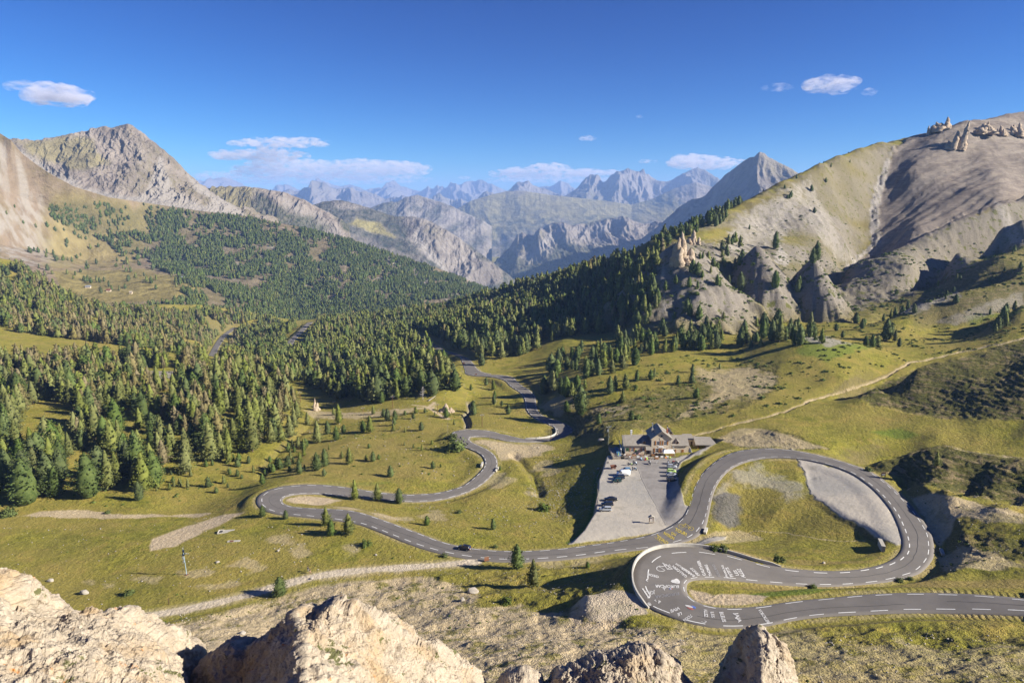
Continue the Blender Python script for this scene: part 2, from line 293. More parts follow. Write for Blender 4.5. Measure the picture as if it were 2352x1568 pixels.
# ================================================================ TERRAIN CONTROL POINTS (px, py, v): v > 0 distance, v < 0 height
CTL = '''
0 1568 60 -300 1568 60 -300 1400 -108 -300 1300 -112
800 1568 -80 1000 1568 -76 1200 1568 -74 1400 1568 -73 1600 1568 -72.5 1800 1568 -72 2000 1568 -71.5 2200 1568 -71 2352 1568 -70 2600 1568 -69
1100 1480 -87 1300 1480 -82 1500 1470 -82.5 1700 1490 -80.5 1900 1480 -79.5 2100 1470 -78 2250 1460 -77 2352 1450 -76.5 2550 1440 -75
500 1500 -96 500 1440 -103 640 1440 -103.5 800 1440 -99 950 1440 -96 1000 1360 -101 1100 1400 -96 1200 1350 -98 1300 1400 -93 1400 1440 -87 1350 1360 -91.5 1420 1330 -92.5 1440 1300 -95.5
850 1380 -101.5 950 1345 -102 750 1360 -104.3 1100 1330 -101 1250 1310 -102 1380 1300 -100.5
1380 1390 -88.3 1460 1400 -86.6 1300 1440 -88
200 1450 -106.5 100 1380 -110 300 1350 -108.5 0 1300 -112 150 1280 -112 300 1250 -111 427 1318 -107.3 550 1280 -107 600 1330 -106 700 1250 -106 850 1290 -104.8 500 1220 -110 600 1210 -109
0 1220 -115 200 1210 -115.5 400 1205 -114.5 0 1190 -117 200 1178 -118 450 1178 -117.5 540 1130 -118.5 590 1095 -120
0 1150 -117 60 1155 -117.5 200 1150 -118 350 1140 -118.5 480 1110 -119.5 -300 1150 -117 -300 1000 -112 -300 850 -108 -300 750 -100
100 1080 -116 250 1080 -118 400 1060 -118.5 530 1060 -121 600 1030 -121.5 650 1060 -122.5 690 1030 -124 650 980 -126 560 980 -122
0 1000 -114.5 100 980 -115.5 250 960 -118 400 960 -118.5 520 930 -120 600 900 -124 640 930 -130 680 960 -130 720 985 -128
0 900 -118 120 900 -119 250 900 -121 350 860 -124.5 430 858 -125 500 870 -126 560 860 -130 620 870 -136 650 905 -140
0 800 -120 200 800 -128 350 810 -136 0 700 -119 200 730 -140 -100 640 -110
300 720 1100 400 740 1000 500 720 1180 600 725 1380 640 735 1420 560 760 1120 470 790 900 480 830 780 400 800 740 550 820 780 600 800 860 640 840 660 660 870 560
700 760 1080 800 740 1100 620 770 1050 720 800 850 760 830 680 760 880 540 700 900 500 740 935 445 800 925 450 860 925 430 900 900 445
800 800 800 880 800 700 840 860 530 900 850 540 950 860 500 1000 850 505 980 900 440 1030 880 450 920 780 750 960 790 690 1050 780 640 1100 790 600
700 940 -134 725 965 -131 780 960 -129 780 1000 -124.5 860 960 -126 900 985 -123.5 820 1010 -122 950 955 -124 880 940 -127.5 1000 970 -122.5
700 1040 -121 800 1060 -117.5 900 1040 -118.5 1000 1030 -118.5 900 1080 -115.5 1000 1080 -115.5 700 1085 -114.5 1060 1050 -117.5 1040 1075 -116.5 980 1100 -113.5 620 1110 -113.5 560 1150 -112
1040 920 -124.8 1065 945 -126 1070 975 -122.5 1075 920 -128 1110 880 -130 1110 955 -122.5 1130 920 -125.5 1180 950 -123.5 1160 905 -127 1180 975 -121.5 1230 985 -121.2 1130 975 -121
700 1160 -110 800 1190 -107.5 900 1200 -106.5 1000 1220 -105 1100 1210 -105.5 1200 1200 -106 1000 1165 -110.5 1100 1140 -111 1180 1090 -113 1150 1110 -112.5 1280 1230 -104.5 1250 1240 -104
1200 1055 -115.5 1240 1090 -114 1240 1140 -111.5 1280 1180 -108.5 1320 1190 -106 1300 1130 -110 1340 1100 -108 1370 1060 -107.5 1290 1070 -112.5 1330 1040 -111.5 1160 1020 -117 1250 1015 -117.5 1330 1010 -114 1380 1020 -107
1340 980 -111 1280 1005 -118.5 1400 985 -105 1250 910 -122.5 1300 940 -117 1260 880 -120 1350 900 -110.5 1450 940 -107 1450 900 -107.5 1550 930 -105 1300 870 -113 1340 850 -112 1250 840 -124 1200 840 -127.5 1150 845 -129.5 1180 800 -128
1400 860 -107 1500 860 -104.5 1420 820 -107 1550 830 -103 1500 970 -106 1400 1005 -104.6 1500 1000 -103.6 1600 990 -103.5
1650 980 -101.5 1750 950 -99.5 1850 920 -98.5 1950 880 -97.5 2050 830 -96 2150 790 -95 2250 760 -94 2352 748 -93 2550 720 -90
1620 900 -102.5 1650 860 -102.3 1700 830 -101.5 1750 860 -100.5 1820 800 -100 1700 800 -101 1600 800 -102 1550 790 -103.5 1900 800 -98.5 1960 780 -97 1860 880 -99 1750 1000 -98.3 1700 1008 -98.8 1900 960 -97 2000 960 -96.5 2000 1010 -96.2 1930 1020 -96.3 2100 990 -94.5 1840 1005 -95.8 1790 990 -96.3 1870 1030 -96
1650 760 540 1750 745 560 1900 745 560 2000 725 590 1830 720 620 1960 700 640 2100 705 610 1560 770 520 1700 720 600
1500 800 -105 1450 760 570 1380 780 560 1300 780 570 1200 760 650 1300 720 680 1400 690 670 1480 720 600 1100 730 780 1200 690 860 1000 740 900 1300 650 800 1400 630 750 1480 640 660 1540 680 590 1600 690 580 1640 640 620
1750 1060 -97.3 1850 1070 -95.8 1720 1110 -98.3 1700 1150 -100.3 1800 1120 -97.3 1900 1180 -96.3 1780 1180 -98.8 1700 1190 -101.5 1800 1215 -100.3 1650 1225 -101.2 1730 1225 -101.2 1900 1240 -97 1980 1235 -95.5 2030 1245 -93.8
1950 1110 -94.5 1900 1080 -95.1 2000 1170 -93.3 2040 1210 -92.5 1960 1180 -94 1700 1255 -98.5 1850 1270 -94 1750 1285 -92.5 1950 1285 -92 2030 1270 -92.2 1620 1250 -98.5 1560 1245 -100.3
1750 1335 -88 1850 1345 -86.6 1700 1370 -86 2000 1345 -86.6 2150 1345 -85.5 2352 1350 -83.5 2250 1320 -86.5 2550 1340 -82
2180 1270 -89.5 2250 1290 -86 2352 1290 -84.5 2160 1225 -90.5 2250 1240 -88 2352 1240 -85 2250 1200 -87 2200 1160 -88 2352 1200 -84.5 2140 1150 -90.5 2120 1125 -90 2180 1120 -87.5 2300 1150 -84.5 2550 1160 -80
2100 1090 -92 2200 1090 -89 2352 1110 -86 2050 1075 -93.8 2550 1110 -83
2250 1000 -92 2352 1000 -89.5 2150 1000 -93.5 2352 960 -87 2200 960 -91.5 2550 980 -84 2050 950 -95.5
2080 920 -92 2150 900 -88 2250 900 -84 2352 900 -80 2300 850 -78.5 2040 900 -93.5 2550 900 -74
1150 700 960 1050 710 1050 950 715 1150 850 725 1200 750 738 1250 680 748 1300
1250 640 960 1350 620 880
1560 600 640 1600 620 640 1500 680 620 1520 620 650 1660 600 660 1700 640 650 1750 640 640 1800 650 650 1850 670 650 1900 690 650
1700 560 740 1800 500 830 1850 450 900 1900 520 830 1900 580 780 1800 570 740 1850 620 700 1750 510 820 1940 560 830 1930 450 950 1980 400 1000 1650 540 740 1920 640 740
1937 622 820 1960 600 850 2005 545 900 2000 480 970 2020 420 1020 2050 360 1060 2100 400 1000 2100 480 940 2100 530 870 2200 400 1000 2200 460 920 2300 400 990 2300 440 920 2352 380 1040 2250 330 1070 2350 300 1160 2180 340 1050
2000 620 700 2100 620 680 2200 570 700 2300 520 710 2352 500 710 2050 660 660 2150 660 640 2550 480 700
2250 640 600 2352 610 580 2300 590 620 2350 700 500 2250 720 500 2150 745 520 2352 730 460
2550 300 1250 2550 400 1050 2550 600 560
1562 1091 -101.3 1575 1120 -101 1600 1060 -100.5 1590 1140 -100.6 1640 1035 -99.6 1680 1022 -98.4 1585 1080 -101
'''
CT = np.array(CTL.split(), float).reshape(-1, 3).tolist()
BEHIND = []
def ridge(pts, k=1.07, drop=14, n=None, k2=None, drop2=None):
    P = np.array(pts, float); L = np.r_[0, np.cumsum(np.hypot(*np.diff(P[:, :2], axis=0).T))]
    n = n or max(2, int(L[-1] / 45)); q = np.linspace(0, L[-1], n)
    for x, y, v in zip(*(np.interp(q, L, P[:, i]) for i in range(3))):
        X, Y, Z = at(x, y, v); CT.append([x, y, Y])
        if drop is not None: CT.append([x, y + drop, Y * k])
        if k2: CT.append([x, y + drop2, Y * k2])
# big mountain on the right, its crest
ridge([(1490, 553, 760), (1560, 535, 780), (1650, 497, 820), (1700, 468, 850), (1800, 425, 900), (1900, 375, 960), (1960, 348, 1020), (2020, 326, 1080), (2090, 322, 1120), (2150, 303, 1110), (2200, 290, 1080), (2270, 276, 1130), (2352, 258, 1230), (2550, 215, 1380)], 1.10, 30, k2=1.5, drop2=260)
# crest of the middle forest (ground lies below the tree tops)
ridge([(700, 738, 1420), (800, 724, 1330), (900, 716, 1260), (1000, 706, 1200), (1060, 698, 1180), (1110, 678, 1150), (1200, 650, 1080), (1300, 632, 1000), (1400, 604, 900), (1450, 583, 830)], 1.10, 40, k2=1.45, drop2=260)
ridge([(-300, 560, 1150), (-100, 575, 1150), (0, 592, 1120), (60, 612, 1090), (110, 648, 1060), (160, 675, 1060), (210, 698, 1080)], 1.07, 30, k2=1.3, drop2=130)
ridge([(250, 708, 1130), (350, 700, 1180), (450, 700, 1220), (540, 710, 1290), (620, 728, 1420)], 1.07, 30, k2=1.4, drop2=200)
# folds on the right
ridge([(1925, 655, 690), (1945, 617, 730), (2060, 575, 760), (2130, 540, 780), (2200, 503, 800), (2300, 467, 820), (2352, 452, 870), (2550, 400, 930)], 1.06, 22)
ridge([(2110, 668, 630), (2180, 628, 655), (2240, 600, 680), (2352, 566, 710), (2550, 520, 760)], 1.07, 20)
ridge([(2030, 735, 545), (2090, 708, 540), (2140, 690, 540), (2200, 670, 545), (2270, 655, 550), (2352, 638, 555), (2550, 600, 570)], 1.05, 18)
ridge([(1965, 912, -95), (2020, 885, -90), (2100, 851, -82), (2200, 817, -76.5), (2352, 781, -70), (2550, 735, -64)], 1.09, 22)
ridge([(1990, 1070, -94), (2080, 1042, -91), (2150, 1024, -87.5), (2250, 1032, -85.5), (2352, 1056, -83.5), (2550, 1080, -80)], 1.07, 14)
ridge([(2085, 1118, -91), (2130, 1122, -89), (2200, 1135, -86.5), (2352, 1165, -83), (2550, 1200, -79)], 1.05, 7, n=5)
ridge([(1690, 768, 530), (1790, 772, 470), (1870, 772, 450), (1960, 788, 440)], 1.05, 10)
for Y, py in ((1900, 1000), (2600, 1000), (5000, 930)):
    for px in (-300, 200, 700, 1200, 1700, 2200, 2600): CT.append([px, py, Y])
for Y, z in ((100, -72), (140, -76), (200, -80), (250, -74), (330, -62), (420, -74), (550, -62), (700, -30)): CT.append([2900, None, Y, z])
for px in (-300, 300, 900, 1500, 2100, 2600):   # the crag under the viewer falls away below the frame
    for Y, z in ((12, -14), (25, -26), (45, -46), (70, -62)): CT.append([px, None, Y, z])
U, W, S = [], [], []
for c in CT:
    if len(c) == 4: u = (c[0] - 1176) / F; Y, z = c[2], c[3]; U.append(u * .95); W.append(math.log(Y)); S.append(z / Y); continue
    X, Y, Z = at(*c); U.append(X / Y); W.append(math.log(Y)); S.append(Z / Y)
for i in range(0, len(RC), 9): X, Y, Z = RC[i]; U.append(X / Y); W.append(math.log(Y)); S.append((Z - .1) / Y)
for tr, w in FARROADS + [DIRT]:
    for i in range(0, len(tr), 12): X, Y, Z = tr[i]; U.append(X / Y); W.append(math.log(Y)); S.append((Z - .1) / Y)
U, W, S = map(np.array, (U, W, S))
# drop near duplicates
keep = []
for i in range(len(U)):
    if all((U[i] - U[j]) ** 2 + (W[i] - W[j]) ** 2 > .010 ** 2 for j in keep): keep.append(i)
U, W, S = U[keep], W[keep], S[keep]; say('terrain controls', len(U))
WS = .8
def kern(du, dw):
    r2 = du * du + (dw * WS) ** 2 + 1e-9; return r2 ** .75      # between a cone and a thin plate: little overshoot
def fit(U, W, S):
    n = len(U); A = np.zeros((n + 3, n + 3)); A[:n, :n] = kern(U[:, None] - U, W[:, None] - W) + np.eye(n) * -2e-5
    A[:n, n] = 1; A[:n, n + 1] = U; A[:n, n + 2] = W; A[n:, :n] = A[:n, n:].T
    return np.linalg.solve(A, np.r_[S, 0, 0, 0])
CO = fit(U, W, S)
def surf(u, w):
    out = CO[-3] + CO[-2] * u + CO[-1] * w
    f = out.ravel().copy(); uf, wf = u.ravel(), w.ravel()
    for a in range(0, len(f), 20000):
        f[a:a + 20000] += kern(uf[a:a + 20000, None] - U, wf[a:a + 20000, None] - W) @ CO[:-3]
    return f.reshape(u.shape)
# grid rows / columns
Q_ = float(globals().get('QUAL', 1.0))
def span(a, b, n): return np.linspace(math.log(a), math.log(b), max(4, int(n * Q_)), endpoint=False)
wr = np.concatenate([span(12, 84, 50), span(84, 210, 380), span(210, 520, 330), span(520, 1300, 300), span(1300, 2600, 60), span(2600, 60000, 50), [math.log(60000)]])
ur = np.linspace(-1.08, 1.08, int(1250 * Q_)); NR, NC = len(wr), len(ur)
wc = np.linspace(wr[0], math.log(5200), 420); uc = np.linspace(ur[0], ur[-1], 300)
Sc = surf(*np.meshgrid(uc, wc))
def bil(u, w):
    fu = np.clip((u - uc[0]) / (uc[1] - uc[0]), 0, len(uc) - 1.001); fw = np.clip((w - wc[0]) / (wc[1] - wc[0]), 0, len(wc) - 1.001)
    iu, iw = fu.astype(int), fw.astype(int); a, b = fu - iu, fw - iw
    return (Sc[iw, iu] * (1 - a) + Sc[iw, iu + 1] * a) * (1 - b) + (Sc[iw + 1, iu] * (1 - a) + Sc[iw + 1, iu + 1] * a) * b
GU, GW = np.meshgrid(ur, wr); GY = np.exp(GW); GX = GU * GY
GZ = GY * bil(GU, np.minimum(GW, math.log(5000)))
far = GY > 2400
GZ = np.where(far, np.minimum(GZ, -560) * 0 + (-520 - 100 * smooth((GY - 2400) / 6000)) * smooth((GY - 2400) / 1500) + GZ.clip(-900, -200) * (1 - smooth((GY - 2400) / 1500)), GZ)
PX, PY = proj(GX, GY, GZ)
say('base terrain')

# ---------------------------------------------------------------- world-space masks from outlines, given as points on the ground
def inpoly(px, py, P):
    P = np.asarray(P, float); c = np.zeros(px.shape, bool); j = len(P) - 1
    for i in range(len(P)):
        xi, yi = P[i]; xj, yj = P[j]
        with np.errstate(divide='ignore', invalid='ignore'):
            c ^= ((yi > py) != (yj > py)) & (px < (xj - xi) * (py - yi) / (yj - yi + 1e-12) + xi)
        j = i
    return c
def edge_dist(px, py, P, vs=1.7):
    """distance to the outline (negative inside), vertical stretched since the ground is seen at a slant"""
    P = np.asarray(P, float); d = np.full(px.shape, 1e9)
    for i in range(len(P)):
        a = P[i]; b = P[(i + 1) % len(P)]; ax, ay, bx, by = a[0], a[1] * vs, b[0], b[1] * vs
        vx, vy = bx - ax, by - ay; t = np.clip(((px - ax) * vx + (py * vs - ay) * vy) / (vx * vx + vy * vy + 1e-9), 0, 1)
        d = np.minimum(d, np.hypot(px - ax - t * vx, py * vs - ay - t * vy))
    return np.where(inpoly(px, py, P), -d, d)
N1 = fbm(GX / 9, GY / 9, 5, 3); N2 = fbm(GX / 2.2, GY / 2.2, 4, 5); N3 = fbm(GX / 40, GY / 40, 4, 8)
NL = fbm(GX / (GY * .035 + 1), GY / (GY * .035 + 1), 4, 21)
def area(P, soft=6, ymin=0, ymax=9e9, rag=10.0, tile=None):
    if tile: P = [T(tile, *p) for p in P]
    P = np.array(P, float); x0, y0 = P.min(0) - 60; x1, y1 = P.max(0) + 60
    sel = (PX > x0) & (PX < x1) & (PY > y0) & (PY < y1) & (GY > ymin) & (GY < ymax)
    out = np.zeros(PX.shape, np.float32)
    d = edge_dist(PX[sel], PY[sel], P) + rag * (N1[sel] + .5 * NL[sel]) * 2
    out[sel] = smooth(.5 - d / (2 * soft)); return out
MASK = {}
def put(name, m, v=1.0): MASK[name] = np.maximum(MASK.get(name, np.zeros(PX.shape, np.float32)), m * v)
def cut(name, m):
    if name in MASK: MASK[name] = MASK[name] * (1 - m)
# grey gravel
park = area([(1392, 1060), (1420, 1048), (1480, 1052), (1550, 1050), (1600, 1030), (1650, 1012), (1640, 1022), (1570, 1060), (1552, 1090), (1556, 1110), (1570, 1165), (1600, 1165), (1570, 1210), (1480, 1232), (1380, 1246), (1308, 1252), (1340, 1225), (1365, 1190), (1372, 1120)], 2.5, 150, 330, 5)
put('gravel', park)
put('gravel', area([(1540, 95), (1640, 300), (1650, 370), (1700, 470), (1760, 520), (1880, 600), (2000, 660), (2120, 760), (2230, 830), (2370, 880), (2410, 870), (2390, 700), (2300, 540), (2140, 360), (2000, 280), (1800, 210)], 4, 140, 330, 9, 'A'))
put('gravel', area([(1110, 262), (1250, 230), (1360, 290), (1560, 330), (1660, 420), (1500, 470), (1250, 420), (1060, 350), (940, 345), (930, 470), (1000, 420)], 14, 140, 330, 26, 'A'), .55)
put('shale', area([(900, 490), (1000, 460), (1120, 470), (1150, 540), (1140, 680), (1040, 720), (940, 660), (890, 570)], 9, 140, 300, 16, 'A'), .85)
put('gravel', area([(1110, 20), (1300, 0), (1400, 60), (1300, 90), (1180, 80), (1000, 90), (990, 75), (1090, 60)], 3, 140, 330, 3, 'A'), .0)
put('gravel', area([(650, 850), (760, 820), (860, 795), (1020, 785), (1000, 810), (880, 835), (760, 850)], 3, 120, 300, 3, 'A'))
# beige dirt
put('dirt', area([(0, 1290), (120, 1260), (250, 1290), (330, 1300), (370, 1380), (250, 1420), (100, 1500), (-150, 1530), (-260, 1450), (-200, 1350)], 6, 90, 200, 6, 'A'))
put('dirt', area([(720, 1200), (900, 1260), (1150, 1250), (1350, 1290), (1300, 1340), (1100, 1350), (900, 1340), (760, 1300)], 5, 90, 220, 6, 'A'))
put('dirt', area([(960, 330), (1000, 300), (1150, 310), (1300, 340), (1500, 350), (1620, 380), (1500, 440), (1350, 480), (1220, 470), (1160, 400)], 6, 230, 420, 8, 'C'), .8)
put('dirt', area([(690, 790), (800, 765), (1000, 760), (1150, 790), (1050, 830), (900, 850), (760, 838), (690, 815)], 4, 200, 300, 5, 'D'))
put('dirt', area([(1000, 850), (1150, 870), (1280, 900), (1500, 930), (1650, 970), (1500, 970), (1300, 910), (1100, 880)], 5, 200, 300, 6, 'D'), .7)
put('dirt', area([(340, 1270), (350, 1240), (430, 1210), (520, 1180), (565, 1178), (480, 1215), (400, 1255)], 3, 150, 300, 4))
put('dirt', area([(40, 1185), (90, 1172), (200, 1172), (260, 1182), (400, 1182), (480, 1178), (460, 1186), (300, 1190), (150, 1188)], 3, 200, 300, 5), .85)
put('dirt', area([(1540, 1240), (1700, 1215), (1750, 1235), (1650, 1250)], 5, 150, 260, 6), .5)
put('dirt', area([(700, 1350), (830, 1310), (950, 1330), (1060, 1340), (1100, 1400), (1200, 1400), (1350, 1430), (1500, 1450), (1600, 1490), (1500, 1568), (1100, 1600), (900, 1600), (700, 1568), (400, 1568), (380, 1430), (520, 1400)], 14, 60, 200, 30), .85)
put('dirt', area([(1500, 1440), (1800, 1450), (2000, 1470), (2352, 1500), (2400, 1600), (1400, 1600)], 18, 50, 160, 50), .45)
put('dirt', area([(2085, 1120), (2200, 1140), (2352, 1180), (2352, 1205), (2200, 1190), (2160, 1240), (2140, 1220), (2110, 1160)], 5, 100, 300, 8), .8)
put('dirt', area([(2160, 1270), (2200, 1250), (2300, 1275), (2352, 1300), (2300, 1310), (2180, 1310)], 6, 100, 300, 8), .6)
put('dirt', area([(1640, 1010), (1700, 985), (1760, 985), (1820, 1005), (1900, 1030), (1700, 1025)], 4, 150, 360, 6), .55)
put('dirt', area([(690, 940), (790, 950), (900, 945), (1000, 930), (1000, 938), (880, 955), (780, 960), (720, 960)], 4, 300, 500, 5), .6)
put('dirt', area([(1240, 930), (1300, 900), (1340, 930), (1290, 950)], 5, 250, 500, 8), .4)
put('dirt', area([(1600, 850), (1700, 845), (1790, 860), (1770, 900), (1640, 930), (1560, 960), (1640, 900)], 10, 280, 500, 16), .5)
# bare brown and grey slopes of the mountain on the right
put('brown', area([(1500, 690), (1500, 600), (1560, 545), (1640, 560), (1650, 640), (1600, 740), (1540, 750)], 8, 400, 900, 10), .9)
put('brown', area([(1700, 640), (1735, 565), (1790, 640), (1760, 660)], 6, 400, 800, 6)); put('brown', area([(1835, 675), (1868, 595), (1925, 670), (1880, 680)], 6, 400, 800, 6))
put('brown', area([(1930, 655), (1960, 600), (2100, 545), (2200, 500), (2352, 450), (2600, 380), (2600, 520), (2352, 560), (2200, 620), (2060, 690), (1960, 710), (1850, 720)], 10, 560, 950, 18), .85)
put('screeR', area([(2010, 560), (2005, 470), (2050, 340), (2130, 300), (2352, 230), (2700, 100), (2700, 480), (2352, 460), (2200, 510), (2060, 580), (1960, 610)], 6, 760, 1400, 8))
put('scree', area([(1990, 600), (1940, 620), (2000, 560), (1995, 480), (2020, 400), (2055, 330), (2040, 400), (2018, 480), (2020, 560), (1970, 605)], 3, 760, 1400, 4))
put('scree', area([(1640, 600), (1700, 500), (1800, 440), (1860, 410), (1830, 500), (1790, 560), (1700, 580)], 12, 560, 1100, 20), .75)
put('scree', area([(1860, 410), (1890, 480), (1930, 560), (1965, 600), (1930, 600), (1880, 540), (1830, 490)], 6, 560, 1200, 8), .6)
put('scree', area([(1790, 560), (1815, 600), (1805, 612), (1775, 600)], 3, 500, 900, 4)); put('scree', area([(1520, 640), (1530, 740), (1518, 740), (1512, 650)], 3, 400, 800, 2), .7)
put('scree', area([(2285, 470), (2310, 480), (2352, 560), (2320, 560)], 4, 560, 900, 5), .7)
put('scree', area([(2050, 722), (2130, 690), (2200, 668), (2210, 680), (2100, 720)], 4, 440, 620, 6), .7)
put('scree', area([(2150, 740), (2250, 700), (2352, 670), (2352, 700), (2200, 745)], 6, 400, 560, 8), .5)
put('scree', area([(1820, 770), (1900, 772), (1960, 790), (1900, 795)], 4, 380, 520, 6), .8)
put('scree', area([(270, 862), (340, 852), (480, 850), (480, 866), (300, 874)], 4, 400, 560, 6))
put('scree', area([(560, 870), (610, 890), (620, 930), (580, 910)], 4, 400, 520, 6), .8)
put('stony', area([(1200, 1110), (1300, 1100), (1375, 1060), (1370, 1170), (1290, 1200), (1220, 1160)], 8, 200, 340, 10))
LOT = area([(60, 1270), (180, 1250), (300, 1275), (345, 1330), (380, 1390), (250, 1420), (80, 1440), (-60, 1450), (-150, 1400), (-120, 1320)], 4, 90, 200, 9, 'A'); put('gravel', LOT, .85); put('dirt', LOT); cut('rough', LOT)
for i_, (a_, b_, rx, ry) in enumerate(((560, 1300, 44, 12), (500, 1345, 60, 9), (690, 1265, 34, 9), (800, 1262, 28, 8), (640, 1236, 24, 6), (455, 1318, 34, 10), (770, 1330, 30, 7), (540, 1385, 60, 8), (330, 1330, 30, 8), (230, 1340, 26, 7), (880, 1195, 60, 8), (1000, 1180, 30, 6), (1210, 1130, 14, 10), (1250, 1075, 26, 10), (1140, 1100, 40, 14), (1400, 940, 40, 10), (1480, 1000, 24, 6), (1240, 1290, 60, 8), (1340, 1285, 50, 7))):
    put('dirt', area([(a_ + rx * math.cos(q), b_ + ry * math.sin(q)) for q in np.arange(0, 6.28, .6)], 9, 120, 420, 22), .45)
# lush / golden / ribbed grass
put('lush', area([(1300, 1250), (1350, 1200), (1368, 1080), (1382, 1080), (1372, 1200), (1330, 1250)], 4, 150, 330, 5))
put('lush', area([(2000, 990), (2070, 985), (2110, 1000), (2060, 1010)], 8, 200, 400, 8), .9)
put('lush', area([(1650, 1370), (1850, 1353), (1960, 1353), (1850, 1375), (1700, 1382)], 3, 120, 240, 4), .9)
put('lush', area([(1850, 770), (1980, 790), (2000, 800), (1900, 830), (1830, 810)], 6, 350, 520, 10), .8)
put('lush', area([(2200, 720), (2352, 690), (2352, 715), (2230, 745)], 6, 350, 520, 10), .6)
put('lush', area([(500, 1170), (700, 1115), (900, 1105), (900, 1112), (640, 1130)], 3, 200, 330, 4), .5)
put('gold', area([(1600, 1340), (2352, 1330), (2352, 1350), (1850, 1352), (1700, 1345)], 4, 120, 240, 6), .9)
put('gold', area([(1560, 1290), (1800, 1300), (2000, 1298), (2080, 1260), (2000, 1290), (1800, 1285), (1620, 1262)], 5, 120, 260, 6), .8)
put('gold', area([(680, 1000), (900, 1000), (1050, 1060), (950, 1120), (700, 1110), (640, 1090)], 30, 200, 400, 50), .45)
put('rib', area([(1960, 910), (2100, 850), (2352, 780), (2600, 720), (2600, 1000), (2352, 965), (2150, 960), (2000, 930)], 8, 200, 400, 8))
put('rib', area([(1990, 1072), (2150, 1022), (2352, 1055), (2600, 1080), (2600, 1180), (2352, 1160), (2200, 1130), (2080, 1100)], 6, 180, 320, 6))
put('rib', area([(1250, 1000), (1330, 940), (1500, 900), (1700, 840), (1790, 830), (1780, 900), (1700, 940), (1500, 980), (1330, 1000)], 12, 260, 480, 12), .7)
put('rib', area([(1620, 720), (1700, 600), (1850, 640), (1950, 700), (2352, 560), (2600, 600), (2600, 680), (2150, 720), (1900, 740)], 14, 440, 800, 14), .7)
put('rib', area([(1650, 600), (1900, 420), (2000, 600), (1900, 680), (1700, 680)], 14, 500, 1100, 14), .5)
put('rib', area([(2200, 1225), (2352, 1240), (2600, 1250), (2600, 1300), (2352, 1290), (2230, 1270)], 6, 100, 260, 6), .8)
put('rib', area([(1650, 1010), (1780, 985), (1900, 1030), (1700, 1030)], 5, 150, 360, 6), .8)
sP0 = (.447 * GX - .894 * GY); sA0 = (.894 * GX + .447 * GY)
put('brown', area([(1500, 610), (1560, 545), (1700, 470), (1900, 370), (2050, 318), (2060, 360), (2020, 440), (2010, 540), (1950, 620), (1920, 700), (1800, 725), (1700, 735), (1640, 750), (1540, 750)], 10, 420, 1400, 22) * np.clip(.48 + 1.5 * fbm(sP0 / 36, sA0 / 200, 4, 33), .05, .95), 1)
put('rough', area([(900, 1300), (1450, 1320), (1460, 1400), (1600, 1450), (2352, 1430), (2700, 1430), (2700, 1700), (300, 1700), (300, 1430), (700, 1360)], 14, 20, 210, 16))
put('rough', area([(2085, 1120), (2352, 1150), (2600, 1180), (2600, 1320), (2170, 1320)], 8, 100, 300, 8), .5)
put('rough', area([(1200, 1060), (1380, 1040), (1370, 1180), (1300, 1240), (1220, 1160)], 8, 200, 340, 10), .35)
put('asphalt', area([(1440, 1058), (1552, 1050), (1556, 1110), (1572, 1168), (1605, 1160), (1595, 1195), (1530, 1210), (1510, 1170), (1480, 1120), (1466, 1080)], 1.5, 150, 330, 2))
# streams
def line_mask(pts, w, soft, ymin=0, ymax=9e9, tile=None):
    P = [T(tile, *p) for p in pts] if tile else pts; P = np.array(P, float)
    x0, y0 = P.min(0) - 30; x1, y1 = P.max(0) + 30; sel = (PX > x0) & (PX < x1) & (PY > y0) & (PY < y1) & (GY > ymin) & (GY < ymax)
    qx = PX[sel] + NL[sel] * 9; qy = PY[sel] + N1[sel] * 4; d = np.full(qx.shape, 1e9); vs = 2.2
    for a, b in zip(P[:-1], P[1:]):
        vx, vy = b[0] - a[0], (b[1] - a[1]) * vs; t = np.clip(((qx - a[0]) * vx + (qy - a[1]) * vs * vy) / (vx * vx + vy * vy), 0, 1)
        d = np.minimum(d, np.hypot(qx - a[0] - t * vx, (qy - a[1]) * vs - t * vy))
    out = np.zeros(PX.shape, np.float32); out[sel] = smooth(.5 - (d - w) / (2 * soft)); return out
STREAM = line_mask([(2400, 765), (2300, 790), (2250, 798), (2180, 815), (2090, 832), (2060, 850), (1990, 880), (1930, 900), (1870, 915), (1800, 945), (1740, 960), (1690, 970), (1630, 990), (1580, 1003)], 2.6, 3.0, 250, 700)
GULLY = line_mask([(1075, 990), (1078, 970), (1070, 955), (1085, 940), (1080, 925)], 6, 5, 250, 500) + line_mask([(1100, 1000), (1180, 1005), (1250, 1012)], 2, 3, 250, 420)*0
GUL2 = line_mask([(590, 1100), (620, 1060), (670, 1010), (705, 985), (720, 960)], 3, 16, 250, 460) + line_mask([(1238, 1135), (1225, 1090), (1200, 1060), (1180, 1045)], 4, 16, 200, 400)
PATHS = np.maximum.reduce([line_mask([(1640, 1222), (1670, 1232), (1730, 1220), (1800, 1222), (1880, 1238), (1990, 1243)], .8, 1.6, 120, 280), line_mask([(1030, 962), (1010, 950), (985, 935), (1000, 925)], 4, 3, 250, 500),
    line_mask([(950, 930), (1000, 935), (870, 945), (760, 950)], 2, 2, 250, 520), line_mask([(2170, 1022), (2250, 1040), (2352, 1052)], 1, 2, 180, 300)])
put('dirt', STREAM); put('dirt', np.clip(PATHS, 0, 1)); put('scree', GULLY * .7)
def M(n): return MASK.get(n, np.zeros(PX.shape, np.float32))
say('masks')

